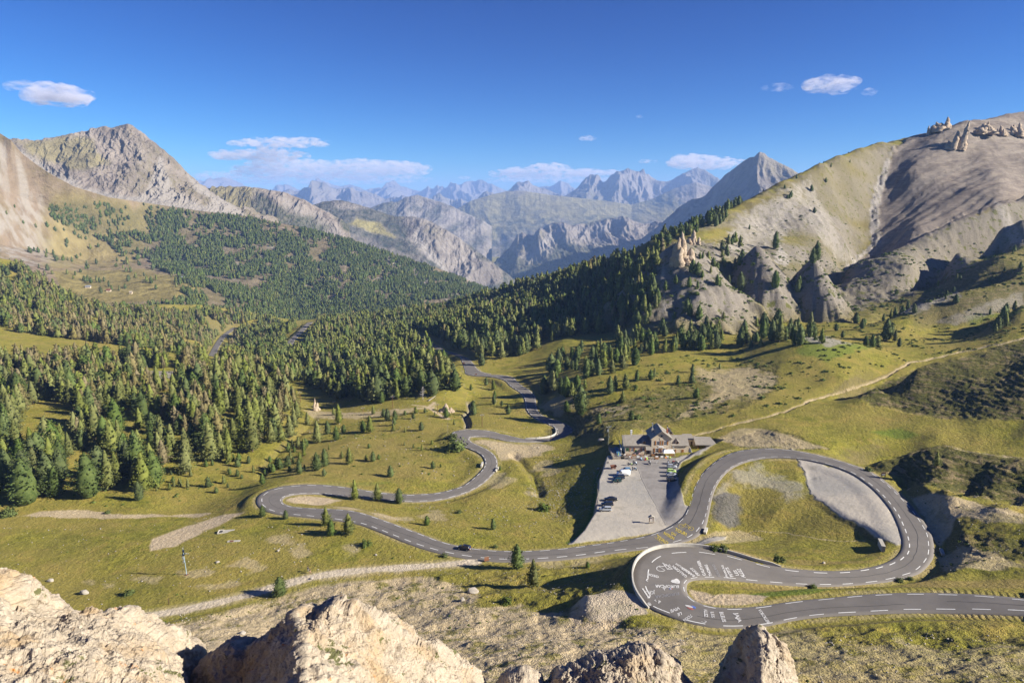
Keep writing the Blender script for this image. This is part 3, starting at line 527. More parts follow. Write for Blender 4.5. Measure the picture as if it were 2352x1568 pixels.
# ---------------------------------------------------------------- relief
slopey = smooth((GY - 250) / 400)
amp = .25 + .5 * M('rib') + .5 * M('rough') + .3 * M('brown') 
GZ = GZ + amp * (N1 * 1.1 + .45 * N2) + 1.1 * N3 * smooth((GY - 120) / 120) * (1 - .5 * M('gravel'))
GZ += (M('rough') * (ridged(GX / 24, GY / 13, 5, 44) - .3) * .95 + M('rough') * 1.5 * fbm(GX / 26, GY / 20, 3, 45))
# sheep tracks: small steps that follow the contour
tr = GZ / 1.15 + .9 * fbm(GX / 7, GY / 7, 3, 61) + .0 * GX
fr = tr - np.floor(tr); GZ += M('rib') * .33 * (smooth(fr * 1.4) - fr) * 1.6
GZ += M('rib') * .35 * fbm(GX / 3.2, GY / 1.6, 3, 77)
# gullies running down the scree and the far slope
rill = ridged(GX / 22 + .3 * N3, GY / 160 + .2 * N3, 4, 12)
sP = (.447 * GX - .894 * GY); sA = (.894 * GX + .447 * GY); rill = ridged(sP / 26, sA / 300 + .2 * N3, 4, 12)
GZ += (M('screeR') * 4.2 + M('scree') * 2.0) * rill * smooth((GY - 700) / 200) + M('brown') * 2.2 * ridged(GX / 16, GY / 26, 4, 15) * smooth((GY - 450) / 150)
GZ += smooth((GY - 600) / 300) * 5 * fbm(GX / 55, GY / 55, 4, 90)
GZ -= STREAM * 1.3 + GULLY * 2.6 + GUL2 * 1.8
def cone(px, py, Y, r, h, e=1.0):
    x, y, z = at(px, py, Y); global GZ
    d = np.hypot(GX - x, (GY - y) / e); q_ = np.sqrt((d / r) ** 2 + .10) - .316
    top = np.where(d < r * 2.6, z - h * q_ * (1 + .22 * N3 + .10 * ridged(np.arctan2(GY - y, GX - x) * 3, d / 40, 2, 5)) + N1 * 1.2, -9e9); up = top > GZ
    put('brown', smooth(2.3 - q_) * up); MASK['rib'] = MASK['rib'] * (1 - .6 * up); GZ = np.maximum(GZ, top)
cone(1740, 566, 645, 18, 28, 1.7); cone(1868, 596, 625, 14, 24, 1.7); cone(1566, 556, 630, 32, 32, 1.5)
# pads: levelled ground at the hut, the gravel inside the loop
def level(m, zfun, k=1.0):
    global GZ; GZ = GZ * (1 - m * k) + zfun * m * k
LOOPG = area([(1540, 95), (1640, 300), (1650, 370), (1700, 470), (1760, 520), (1880, 600), (2000, 660), (2120, 760), (2230, 830), (2370, 900), (2430, 870), (2410, 700), (2320, 540), (2160, 360), (2020, 280), (1800, 200)], 20, 140, 330, 2, 'A'); LOTW = area([(60, 1270), (180, 1250), (300, 1275), (345, 1330), (380, 1390), (250, 1420), (80, 1440), (-60, 1450), (-150, 1400), (-120, 1320)], 26, 90, 200, 4, 'A')
# carve the road bed
dist = np.full(PX.shape, 1e9, np.float32); zr = np.zeros(PX.shape, np.float32)
def carve(c, hw, maxd):
    dW = wr; logw = np.log(np.maximum(c[:, 1], 5))
    for (X, Y, Z), h, lw in zip(c, hw, logw):
        R = h + maxd
        i0, i1 = np.searchsorted(wr, math.log(max(Y - R, 6))), np.searchsorted(wr, math.log(Y + R))
        j0, j1 = np.searchsorted(ur, min((X - R) / (Y - R), (X - R) / (Y + R))), np.searchsorted(ur, max((X + R) / (Y - R), (X + R) / (Y + R)))
        if i1 <= i0 or j1 <= j0: continue
        sl = np.s_[i0:i1, j0:j1]; d = np.hypot(GX[sl] - X, GY[sl] - Y) - h
        b = d < dist[sl]; dist[sl] = np.where(b, d, dist[sl]); zr[sl] = np.where(b, Z, zr[sl])
for tr_, w in FARROADS + [DIRT]: carve(tr_, np.full(len(tr_), w / 2), 8)
carve(XC, np.full(len(XC), 3.8), 12); carve(RC, RHW, 34)
FALL = 6.5
padz = -101.6 - np.clip((GY - 205) / 60, 0, 1) * 1.5
_pc = np.array([at_z(*c) for c in ((1310, 1250, -102.3), (1450, 1232, -101.6), (1590, 1195, -100.5), (1480, 1050, -103.15), (1380, 1100, -102.9), (1552, 1090, -101.9), (1640, 1010, -102.6), (1560, 1150, -101.0))])
_cf = np.linalg.lstsq(np.c_[_pc[:, :2], np.ones(len(_pc))], _pc[:, 2], rcond=None)[0]; padz = GX * _cf[0] + GY * _cf[1] + _cf[2]; say('pad plane', _cf)
level(area([(1392, 1058), (1400, 1030), (1412, 1008), (1620, 1006), (1660, 1010), (1600, 1034), (1560, 1060), (1552, 1090), (1556, 1110), (1566, 1150), (1620, 1150), (1590, 1200), (1500, 1235), (1380, 1250), (1308, 1256), (1340, 1228), (1366, 1190), (1373, 1120)], 2.5, 150, 330, .3), padz + N2 * .06)
level(LOOPG * (dist < 40), zr - .3 - .10 * np.minimum(dist, 40) + N2 * .06)
level(LOTW * (dist < 34), zr - .35 - .05 * np.minimum(dist, 34) + N2 * .08)
t = smooth((dist - .8) / FALL); GZ = np.where(dist < 12, (zr - .22 + N2 * .05) * (1 - t) + GZ * t, GZ)
dirtd = np.full(PX.shape, 1e9, np.float32); dist, keepd = dirtd, dist; carve(DIRT[0], np.full(len(DIRT[0]), 1.8), 4); dirtd, dist = dist, keepd
tk = smooth(.5 - (dirtd + N1 * 1.0) / 1.0); near_ = smooth(1 - np.abs(dirtd - 2.5) / 2.8); MASK['dirt'] = MASK['dirt'] * (1 - .85 * near_); put('track', tk); MASK['dirt'] = MASK['dirt'] * (1 - tk); put('track', LOT, .7); MASK['gravel'] = MASK['gravel'] * (1 - LOT)

verge = smooth(1 - np.abs(dist - .4) / 1.6) * (GY < 700) * (.4 + .6 * (N1 > 0)); put('dirt', verge, .35)
def ground_z(X, Y):
    fu = np.clip((np.asarray(X) / Y - ur[0]) / (ur[1] - ur[0]), 0, NC - 1.001); fw = np.interp(np.log(Y), wr, np.arange(NR)).clip(0, NR - 1.001)
    iu, iw = fu.astype(int), fw.astype(int); a, b = fu - iu, fw - iw
    return (GZ[iw, iu] * (1 - a) + GZ[iw, iu + 1] * a) * (1 - b) + (GZ[iw + 1, iu] * (1 - a) + GZ[iw + 1, iu + 1] * a) * b
def on_ground(px, py, y0=60, y1=2300):
    """first point of the ground that the ray through (px, py) meets"""
    dx, dy, dz = ray(px, py); Y = np.exp(np.linspace(math.log(y0), math.log(y1), 1600)); t = Y / dy
    gz = ground_z(dx * t, Y); h = dz * t - gz; k = np.nonzero(h < 0)[0]
    if len(k) == 0: return Vector((dx * t[-1], Y[-1], gz[-1]))
    k = max(k[0], 1); f = h[k - 1] / (h[k - 1] - h[k] + 1e-9); y = Y[k - 1] + (Y[k] - Y[k - 1]) * f; t = y / dy
    return Vector((dx * t, y, float(ground_z(dx * t, y))))
say('relief done', NR, NC)
# ================================================================ MATERIALS OF THE SETTING
def ground_material():
    t = NT('alpine_ground'); p = t.geo('Position')
    n_big = t.noise(p, .035, 5, .6); n_mid = t.noise(p, .22, 5, .65); n_fine = t.noise(p, 1.3, 4, .7); n_tiny = t.noise(p, 5.0, 3, .7)
    c1, c2, c3, c4 = (t.attr(n) for n in ('c1', 'c2', 'c3', 'c4'))
    green = t.mix(t.ramp(n_mid, .35, .65), (.155, .155, .022, 1), (.31, .275, .042, 1))
    olive = t.mix(t.ramp(n_fine, .35, .65), (.205, .172, .032, 1), (.40, .32, .082, 1))
    grass = t.mix(t.ramp(n_big, .38, .62), green, olive)
    grass = t.mix(t.math('MULTIPLY', t.ramp(n_fine, .50, .66), .75), grass, (.065, .070, .014, 1)); n_p = t.noise(p, .09, 6, .75, .8); grass = t.mix(t.math('MULTIPLY', t.ramp(n_p, .52, .62), .45), grass, (.36, .255, .07, 1))
    grass = t.mix(t.math('MULTIPLY', t.ramp(n_tiny, .55, .7), .3), grass, (.30, .25, .11, 1))
    nzs = t.node('ShaderNodeSeparateXYZ'); t.l.new(t.geo('Normal'), nzs.inputs[0]); steep = t.ramp(t.math('ABSOLUTE', nzs.outputs[2]), .965, .86); grass = t.mix(t.math('MULTIPLY', steep, .8), grass, t.mix(t.ramp(n_fine, .35, .65), (.085, .076, .028, 1), (.21, .165, .075, 1)))
    # crumbs of pale stone in the turf
    v = t.voro(p, .55); st = t.math('MULTIPLY', t.ramp(v, .10, .05), t.ramp(n_mid, .52, .60))
    grass = t.mix(t.math('MULTIPLY', st, .8), grass, (.42, .38, .31, 1))
    col = t.mix(t.math('MULTIPLY', c1[2], .85), grass, t.mix(t.ramp(n_fine, .35, .65), (.08, .14, .018, 1), (.17, .22, .03, 1)))
    col = t.mix(t.math('MULTIPLY', c2[0], t.ramp(n_mid, .3, .6, .45, 1)), col, t.mix(t.ramp(n_fine, .3, .7), (.20, .145, .045, 1), (.36, .27, .10, 1)))
    # ribbed slopes: bare steps along the contour
    pm = t.mapping(p, (.16, .16, 1.25)); band = t.noise(pm, 1.0, 5, .62, .5)
    bare = t.ramp(band, .50, .60)
    ribc = t.mix(bare, t.mix(t.ramp(n_fine, .4, .6), (.040, .048, .016, 1), (.10, .098, .032, 1)), t.mix(t.ramp(n_mid, .3, .7), (.26, .19, .12, 1), (.16, .13, .06, 1)))
    col = t.mix(t.math('MULTIPLY', c2[1], .8), col, ribc)
    # bare brown slopes with cushions of green
    brn = t.mix(t.ramp(n_fine, .3, .7), (.165, .142, .118, 1), (.27, .238, .195, 1))
    brn = t.mix(t.math('MULTIPLY', t.ramp(band, .52, .66), .55), brn, (.13, .11, .055, 1))
    tuft = t.ramp(t.noise(p, .12, 5, .7), .56, .62); brn = t.mix(tuft, brn, (.10, .105, .028, 1))
    col = t.mix(c3[0], col, brn)
    dp = t.node('ShaderNodeVectorMath', operation='DOT_PRODUCT'); t.inp(dp, 0, p); dp.inputs[1].default_value = (.447, -.894, 0); da = t.node('ShaderNodeVectorMath', operation='DOT_PRODUCT'); t.inp(da, 0, p); da.inputs[1].default_value = (.894, .447, 0)
    cv = t.node('ShaderNodeCombineXYZ'); t.inp(cv, 0, t.math('MULTIPLY', dp.outputs['Value'], .075)); t.inp(cv, 1, t.math('MULTIPLY', da.outputs['Value'], .006)); gul = t.noise(cv.outputs[0], 1.0, 6, .68, .5)
    srr = t.mix(t.ramp(gul, .38, .62), (.135, .108, .090, 1), (.255, .215, .175, 1)); srr = t.mix(t.ramp(n_mid, .5, .75), srr, (.13, .105, .07, 1))
    srr = t.mix(t.math('MULTIPLY', t.ramp(t.noise(t.mapping(p, (.05, .05, .35)), 1.0, 5, .6, .6), .52, .57), .45), srr, (.29, .24, .185, 1))
    col = t.mix(c3[1], col, srr)
    scr = t.mix(t.ramp(n_fine, .3, .7), (.24, .21, .175, 1), (.42, .38, .33, 1)); scr = t.mix(t.math('MULTIPLY', t.ramp(n_mid, .52, .62), .6), scr, (.13, .12, .04, 1))
    col = t.mix(c3[2], col, scr)
    # pale dirt with stones
    dv = t.voro(p, 1.6, 'F1', 'Color'); dsep = t.node('ShaderNodeSeparateColor'); t.l.new(dv, dsep.inputs[0])
    dirt = t.mix(dsep.outputs[0], (.42, .32, .195, 1), (.62, .50, .34, 1)); dirt = t.mix(t.ramp(n_mid, .3, .7), dirt, (.48, .375, .24, 1))
    dtuft = t.math('MULTIPLY', t.math('MULTIPLY', t.ramp(t.noise(p, .16, 6, .72), .52, .60), c2[2]), .9)
    dirt = t.mix(dtuft, dirt, t.mix(t.ramp(n_fine, .4, .6), (.11, .115, .026, 1), (.27, .22, .08, 1)))
    col = t.mix(c1[1], col, dirt)
    gv = t.mix(t.ramp(n_tiny, .3, .7), (.28, .26, .225, 1), (.41, .38, .33, 1)); gv = t.mix(t.ramp(n_big, .4, .6), gv, (.45, .40, .325, 1)); gv = t.mix(t.math('MULTIPLY', t.ramp(n_mid, .55, .7), .4), gv, (.22, .20, .15, 1))
    col = t.mix(c1[0], col, gv)
    col = t.mix(t.math('MULTIPLY', c4[0], .85), col, t.mix(t.ramp(n_mid, .35, .65), (.20, .182, .165, 1), (.30, .275, .25, 1)))
    col = t.mix(c4[1], col, t.mix(t.ramp(n_fine, .35, .65), (.06, .06, .065, 1), (.17, .16, .15, 1)))
    c5 = t.attr('c5'); col = t.mix(t.math('MULTIPLY', c5[0], t.ramp(n_fine, .25, .45, .6, 1)), col, t.mix(t.ramp(n_mid, .3, .7), (.44, .36, .255, 1), (.62, .53, .40, 1)))
    vs = t.voro(p, .9); col = t.mix(t.math('MULTIPLY', t.math('MULTIPLY', t.ramp(vs, .32, .2), c4[2]), .75), col, (.36, .34, .30, 1))
    t.base(col); t.rough(.95); t.b.inputs['Specular IOR Level'].default_value = .1
    h = t.math('MULTIPLY', t.noise(p, .8, 6, .68), 1.0)
    smoothp = t.math('SUBTRACT', 1.0, t.math('MINIMUM', 1.0, t.math('ADD', t.math('MULTIPLY', c1[0], .85), c4[0])))
    vb = t.ramp(t.voro(p, 2.6), 0, .6, .22, 0); h2 = t.math('ADD', h, t.math('MULTIPLY', vb, t.math('ADD', c2[2], t.math('MULTIPLY', c4[2], 1.2))))
    h2 = t.math('ADD', h2, t.math('MULTIPLY', t.math('MULTIPLY', band, c2[1]), 1.8)); h2 = t.math('MULTIPLY', h2, smoothp)
    t.normal(t.bump(h2, .75, 1.3)); return t.m
GM = ground_material()
V = np.stack([GX, GY, GZ], -1).reshape(-1, 3)
ground = mesh_np('ground', V, grid_quads(NR, NC)[:, ::-1], GM); props(ground, kind='structure')
for nm, ks in (('c1', ('gravel', 'dirt', 'lush')), ('c2', ('gold', 'rib', 'rough')), ('c3', ('brown', 'screeR', 'scree')), ('c4', ('asphalt', 'shale', 'stony')), ('c5', ('track', 'track', 'track'))):
    color_attr(ground.data, nm, np.stack([M(k).ravel() for k in ks], -1))
say('ground mesh', len(V), 'up', ground.data.polygons[1000].normal.z)

# ---------------------------------------------------------------- roads
t = NT('asphalt'); p = t.geo('Position'); a = t.noise(p, .12, 5, .6); b = t.noise(p, 6, 3, .7); c = t.noise(p, .7, 4, .6)
col = t.mix(t.ramp(a, .3, .7), (.135, .121, .106, 1), (.185, .166, .146, 1)); col = t.mix(t.math('MULTIPLY', t.ramp(c, .5, .7), .35), col, (.12, .115, .115, 1)); col = t.mix(t.math('MULTIPLY', t.ramp(b, .5, .8), .3), col, (.24, .23, .22, 1))
uvx = t.attr('lane'); wheel = t.math('MULTIPLY', uvx[0], .35); col = t.mix(wheel, col, (.25, .225, .20, 1))
t.base(col); t.rough(.85); t.normal(t.bump(b, .25, .03)); ASPH = t.m
LINE = flat('road_paint_white', (.72, .71, .67, 1), .7, var=.12, scale=2)
TAR = flat('tar_seam', (.035, .035, .035, 1), .7)
DIRTM = flat('track_gravel', (.42, .35, .26, 1), .95, var=.15, scale=1.2, bump=.05)
def road_mesh(name, P, Q, mat, lift=.0, nx=9, skirt=.35):
    n = len(P); s = np.linspace(0, 1, nx)
    side = (Q - P); side[:, 2] = 0; side /= np.linalg.norm(side, axis=1)[:, None]
    rows = [P + (Q - P) * k for k in s]; crown = [(.25 - (k - .5) ** 2) * .12 for k in s]
    rows = [r + np.array([0, 0, lift + c]) for r, c in zip(rows, crown)]
    lo = P - side * .25 + [0, 0, lift - skirt]; hi = Q + side * .25 + [0, 0, lift - skirt]
    V = np.stack([lo] + rows + [hi], 1).reshape(-1, 3); nc = nx + 2
    o = mesh_np(name, V, grid_quads(n, nc), mat)
    lane = np.array([1] + [1 - min(1, min(k, 1 - k) / .1) for k in s] + [1.]); color_attr(o.data, 'lane', np.tile(lane[None, :, None], (n, 1, 3)).reshape(-1, 3)[:, :3])
    return props(o, kind='structure')
road = road_mesh('road', RP, RQ, ASPH)
road_mesh('road', XP, XQ, ASPH)
for tr_, w in FARROADS:
    d = np.gradient(tr_, axis=0); s = np.stack([d[:, 1], -d[:, 0], 0 * d[:, 0]], 1); s /= np.linalg.norm(s, axis=1)[:, None]
    road_mesh('road', tr_ - s * w / 2, tr_ + s * w / 2, ASPH, .1)
RL = np.r_[0, np.cumsum(np.linalg.norm(np.diff(RC, axis=0), axis=1))]
def road_point(l, f, up=.0):
    """point on the road l metres along, f = fraction across from the P edge"""
    P = np.array([np.interp(l, RL, RP[:, k]) for k in range(3)]); Q = np.array([np.interp(l, RL, RQ[:, k]) for k in range(3)])
    r = P + (Q - P) * f; r[2] += (.25 - (f - .5) ** 2) * .12 + up; return r
def strip(mb, l0, l1, f0, off, w, up=.025, n=5):
    """painted strip at a fixed distance off (m) from edge f0 (0: P side, 1: Q side)"""
    vs = []
    for i in range(n):
        l = l0 + (l1 - l0) * i / (n - 1); hw = np.interp(l, RL, RHW) * 2
        for k in (off - w / 2, off + w / 2):
            f = k / hw if f0 == 0 else 1 - k / hw; vs.append(tuple(road_point(l, f, up)))
    mb.add(vs, [(2 * i, 2 * i + 1, 2 * i + 3, 2 * i + 2) for i in range(n - 1)])
def lkey(i):  # metres along at edge station i
    c = (EP[i] + EQ[i]) / 2; return RL[np.argmin(((RC - c) ** 2).sum(1))]
lk = [lkey(i) for i in range(len(EP))]
mb = MB()
offP = lambda l: np.interp(l, [0, lk[8], lk[12], lk[19], lk[22], lk[30], lk[33], lk[45], lk[56], lk[60], lk[66], lk[80], lk[84], lk[92], lk[100], lk[-1]], [.8, .55, .5, .5, .5, .7, 1.2, 1.0, .7, .8, .4, .5, .7, .5, .5, .5])
offQ = lambda l: np.interp(l, [0, lk[4], lk[7], lk[12], lk[16], lk[22], lk[25], lk[30], lk[34], lk[45], lk[56], lk[60], lk[70], lk[80], lk[84], lk[90], lk[100], lk[-1]], [1.6, .7, .3, .5, 3.4, 3.0, 1.4, .8, 1.7, .9, 1.0, 1.6, 1.4, 1.0, 2.0, .9, .7, .5])
l = 1.0
while l < lk[-6]:
    ln = 3.0 + .3 * random.random(); k = 1.5 if l < lk[30] else 1.0
    strip(mb, l, l + ln * (1.1 if l < lk[24] else .95), 0, float(offP(l)), .2 if l < lk[30] else .18)
    strip(mb, l + .9, l + .9 + ln * (1.1 if l < lk[24] else .95), 1, float(offQ(l)), .24)
    l += 6.4 if l < lk[30] else 5.6
marks = mb.build('road_marking', LINE); props(marks, kind='structure')
mb = MB()
def seam(a, b, f, w=.12, amp=.03, up=.018):
    vs = []; L_ = np.arange(lk[a], lk[b], 2.0)
    for i, l in enumerate(L_):
        ff = f + amp * math.sin(i * .37) + amp * .6 * random.uniform(-1, 1); hw = np.interp(l, RL, RHW) * 2
        for k in (-w / 2, w / 2): vs.append(tuple(road_point(l, ff + k / hw, up)))
    mb.add(vs, [(2 * i, 2 * i + 1, 2 * i + 3, 2 * i + 2) for i in range(len(L_) - 1)])
seam(0, 3, .45); seam(4, 12, .62); seam(27, 41, .5); seam(41, 60, .45, .16); seam(60, 76, .5); seam(77, 90, .5, .1); seam(90, 118, .48, .1)
props(mb.build('road_seam', TAR), kind='structure')
say('road')

# ================================================================ FAR HILLS AND MOUNTAINS, each a lofted sheet between traced lines that have real distances
def interp_line(P, x):
    P = np.array(P, float); return np.interp(x, P[:, 0], P[:, 1]), np.interp(x, P[:, 0], P[:, 2])
def loft(name, rows, x0, x1, nu, nv, relief, mat, back=.35, jag=0, seed=1, masks=None, power=1.0):
    xs = np.linspace(x0, x1, nu); L = []
    for r in rows:
        py, Y = interp_line(r, xs); 
        ker = np.hanning(9); ker /= ker.sum()
        L.append((py, Y))
    if jag: L[-1] = (L[-1][0] + jag * (fbm(xs / 22, xs * 0 + seed, 5, seed, .62) * 2 + .6 * np.abs(fbm(xs / 9, xs * 0 + seed, 3, seed + 5))), L[-1][1])
    pts = []
    for py, Y in L:
        X, Y2, Z = at_y(xs, py, Y); pts.append(np.stack([X, Y2, Z], -1))
    pts = np.stack(pts)                      # rows, nu, 3
    tt = np.linspace(0, len(rows) - 1, nv)
    i = np.minimum(tt.astype(int), len(rows) - 2); f = (tt - i)
    # monotone-ish smooth blend between rows
    P = pts[i] * (1 - f)[:, None, None] + pts[i + 1] * f[:, None, None]
    k = np.linspace(0, 1, nv)
    bk = []
    for j, q in enumerate(np.linspace(.12, 1, 8)):
        b = pts[-1].copy(); d = b[:, 1] * back * q; b[:, 0] *= (b[:, 1] + d) / b[:, 1]; b[:, 1] += d; b[:, 2] -= d * (.55 + .2 * q); bk.append(b)
    A = np.concatenate([P, np.stack(bk)]); kk = np.concatenate([np.repeat(k[:, None], nu, 1), np.repeat(np.linspace(1, 1.6, 8)[:, None], nu, 1)])
    if relief is not None:
        n = relief(A[..., 0], A[..., 1], A[..., 2], kk)
        env = smooth(kk / .12) * (1 - .85 * np.exp(-((kk - 1) / .035) ** 2)); A[..., 2] += n * env
        A[..., 1] -= n * env * .9
    o = mesh_np(name, A.reshape(-1, 3), grid_quads(A.shape[0], nu), mat)
    pxs, pys = proj(A[..., 0], A[..., 1], A[..., 2]); o_info = (A, pxs, pys, kk)
    if masks:
        arr = masks(A, pxs, pys, kk); color_attr(o.data, 'c1', arr.reshape(-1, arr.shape[-1]))
    props(o, kind='structure'); return o, o_info
def pmask(pxs, pys, P, soft, rag=0, n=None):
    d = edge_dist(pxs, pys, np.array(P, float), 1.3)
    if n is not None: d = d + n * rag
    return smooth(.5 - d / (2 * soft))
def rockmat(name, rock1, rock2, scree, grass, dark, sc=1.0, bump=18.0, streak=(.01, .01, .004)):
    """c1: r forest floor/dark, g scree, b meadow"""
    t = NT(name); p = t.geo('Position'); c = t.attr('c1')
    big = t.noise(p, .0025 * sc, 6, .62); mid = t.noise(p, .012 * sc, 6, .68); fine = t.noise(p, .06 * sc, 5, .7); st = t.noise(t.mapping(p, streak), 1.2, 6, .66, 1.0)
    col = t.mix(t.ramp(mid, .3, .7), rock1, rock2); col = t.mix(t.math('MULTIPLY', t.ramp(st, .5, .66), .6), col, tuple(x * .55 for x in rock1[:3]) + (1,))
    col = t.mix(t.math('MULTIPLY', t.ramp(big, .5, .62), t.ramp(fine, .4, .6, .2, .75)), col, grass)
    col = t.mix(t.math('MULTIPLY', c[1], t.ramp(fine, .2, .7, 1, .8)), col, scree)
    col = t.mix(c[2], col, t.mix(t.ramp(mid, .35, .65), grass, tuple(min(1, x * 1.7) for x in grass[:3]) + (1,)))
    col = t.mix(t.math('MULTIPLY', c[0], t.ramp(fine, .36, .56, 1, .55)), col, dark)
    t.base(col); t.b.inputs['Specular IOR Level'].default_value = .05; t.rough(1)
    h = t.math('ADD', t.math('MULTIPLY', mid, 1.0), t.math('MULTIPLY', fine, .35)); t.normal(t.bump(h, .8, bump)); return t.m
MR1 = rockmat('grey_limestone', (.16, .13, .105, 1), (.29, .245, .20, 1), (.27, .24, .205, 1), (.135, .115, .05, 1), (.035, .045, .018, 1), 1.0, 26)
MR2 = rockmat('far_limestone', (.145, .125, .11, 1), (.31, .27, .225, 1), (.29, .26, .225, 1), (.17, .145, .055, 1), (.025, .035, .018, 1), .45, 60, (.004, .004, .0015))
MR3 = rockmat('distant_rock', (.12, .105, .095, 1), (.26, .225, .19, 1), (.26, .23, .20, 1), (.16, .145, .085, 1), (.03, .04, .02, 1), .2, 140, (.002, .002, .001))
QL = Q_
def q(n): return int(n * (.6 + .4 * QL))
# L0: slope with the forest and the meadow, left, 1.2 to 2.2 km
def rel0(x, y, z, k): return 9 * fbm(x / 260, y / 260, 5, 31) + 10 * (ridged(x / 70, y / 150, 4, 35) - .3) * smooth((x + 700) / 300) * smooth((z + 330) / 60 + .3) * .8 + 3 * fbm(x / 25, y / 25, 4, 36)
def msk0(A, px, py, k):
    n = fbm(A[..., 0] / 60, A[..., 1] / 60, 5, 41); n2 = fbm(A[..., 0] / 22, A[..., 1] / 30, 4, 43)
    scree = np.maximum.reduce([pmask(px, py, [(0, 330), (60, 400), (110, 450), (130, 560), (60, 600), (0, 600), (-200, 600), (-200, 300)], 16, 60, n) * smooth((n2 + .25) * 2.2),
        pmask(px, py, [(350, 590), (480, 560), (560, 600), (540, 650), (400, 640), (340, 610)], 14, 60, n) * smooth((n2 + .05) * 4),
        pmask(px, py, [(560, 560), (900, 640), (1040, 690), (900, 700), (700, 650)], 14, 80, n) * smooth((n2 - .02) * 5),
        pmask(px, py, [(880, 572), (940, 610), (1000, 655), (1020, 672), (990, 670), (920, 625), (870, 585)], 4, 12, n),
        pmask(px, py, [(1000, 655), (1060, 640), (1130, 660), (1100, 690), (1010, 680)], 4, 12, n) * .6,
        pmask(px, py, [(60, 560), (110, 580), (180, 610), (230, 620), (100, 600)], 6, 20, n) * .7])
    forest = pmask(px, py, [(110, 470), (350, 470), (560, 490), (800, 545), (1000, 612), (1140, 670), (1140, 760), (450, 760), (460, 650), (330, 600), (260, 560), (140, 520)], 20, 50, n) * .55
    meadow = np.maximum(pmask(px, py, [(120, 620), (330, 618), (430, 640), (470, 655), (440, 690), (150, 700)], 8, 10, n), pmask(px, py, [(110, 430), (260, 455), (400, 480), (300, 620), (120, 620), (90, 520)], 25, 40, n) * .75)
    return np.stack([forest, scree, meadow], -1)
M0 = rockmat('forest_slope', (.185, .135, .085, 1), (.26, .20, .14, 1), (.29, .255, .21, 1), (.155, .125, .045, 1), (.05, .055, .02, 1), 2.2, 9)
L0, I0 = loft('hill', [[(-300, 700, 1180), (0, 660, 1180), (150, 705, 1200), (400, 705, 1260), (520, 745, 1350), (680, 760, 1430), (800, 745, 1500), (1000, 725, 1600), (1140, 705, 1700)],
    [(-300, 600, 1300), (0, 612, 1400), (200, 655, 1420), (330, 650, 1480), (430, 650, 1520), (520, 690, 1500), (680, 720, 1600), (800, 705, 1650), (1000, 692, 1750), (1140, 690, 1850)],
    [(-300, 540, 1380), (0, 560, 1550), (200, 598, 1800), (400, 605, 1880), (520, 640, 1750), (680, 665, 1800), (800, 655, 1850), (1000, 665, 1950), (1140, 682, 1980)],
    [(-300, 400, 1500), (0, 430, 1650), (200, 520, 1900), (400, 545, 2020), (560, 570, 2020), (700, 590, 2050), (800, 600, 2100), (1000, 640, 2150), (1140, 676, 2150)],
    [(-300, 215, 1600), (-100, 265, 1650), (0, 306, 1700), (25, 322, 1700), (50, 352, 1720), (80, 375, 1740), (110, 396, 1760), (170, 428, 1850), (250, 453, 1950), (350, 468, 2080), (450, 483, 2150), (560, 496, 2200), (700, 524, 2250), (800, 549, 2280), (900, 583, 2300), (1000, 614, 2320), (1060, 636, 2340), (1100, 656, 2350), (1140, 672, 2350)]],
    -300, 1140, q(900), q(420), rel0, M0, seed=3, masks=msk0)
# L1: the rocky peak behind it
def rel1(x, y, z, k):
    r = ridged(x / 190 + .3 * fbm(x / 90, z / 90, 3, 50), z / 520 + y / 800, 6, 51, .56); return (46 * (r - .25) + 14 * ridged(x / 45, z / 80 + y / 200, 4, 53)) * smooth((k - .12) / .3) * (.55 + .45 * smooth((x + 1500) / 300))
def msk1(A, px, py, k):
    n = fbm(A[..., 0] / 90, A[..., 2] / 90, 5, 55)
    sc = np.maximum.reduce([pmask(px, py, [(40, 340), (110, 385), (200, 430), (300, 452), (360, 440), (372, 360), (392, 430), (470, 470), (500, 440), (560, 492), (560, 520), (100, 500)], 8, 22, n), pmask(px, py, [(0, 300), (30, 330), (120, 400), (100, 410), (40, 370)], 5, 8, n), pmask(px, py, [(366, 360), (376, 360), (384, 440), (330, 450)], 4, 8, n), pmask(px, py, [(430, 400), (470, 432), (560, 488), (545, 492), (450, 440)], 4, 8, n)])
    g = pmask(px, py, [(25, 325), (100, 318), (180, 310), (215, 330), (240, 370), (190, 390), (110, 370)], 10, 30, n) * .75
    return np.stack([sc * 0, sc, g], -1)
L1, I1 = loft('mountain', [[(-200, 420, 2150), (0, 430, 2200), (110, 450, 2250), (300, 480, 2350), (450, 500, 2420), (560, 515, 2480), (640, 540, 2550)],
    [(-200, 380, 2250), (0, 380, 2350), (110, 405, 2400), (300, 446, 2450), (370, 455, 2480), (450, 470, 2520), (560, 498, 2580), (640, 515, 2600)],
    [(-200, 340, 2330), (0, 345, 2400), (110, 362, 2460), (300, 370, 2540), (370, 390, 2560), (450, 440, 2600), (560, 493, 2640), (640, 505, 2660)],
    [(-200, 330, 2380), (0, 326, 2450), (26, 325, 2450), (60, 326, 2480), (90, 327, 2500), (115, 318, 2520), (160, 308, 2560), (200, 302, 2600), (212, 294, 2600), (228, 298, 2610), (240, 290, 2620), (262, 294, 2620), (278, 289, 2620), (292, 286, 2620), (306, 290, 2630), (318, 300, 2630), (333, 308, 2640), (345, 320, 2640), (372, 342, 2650), (400, 364, 2660), (425, 390, 2670), (440, 404, 2680), (470, 432, 2700), (500, 455, 2720), (530, 473, 2740), (560, 487, 2750), (600, 500, 2760), (640, 515, 2760)]],
    -200, 640, q(700), q(330), rel1, MR1, jag=2.6, seed=5, masks=msk1)
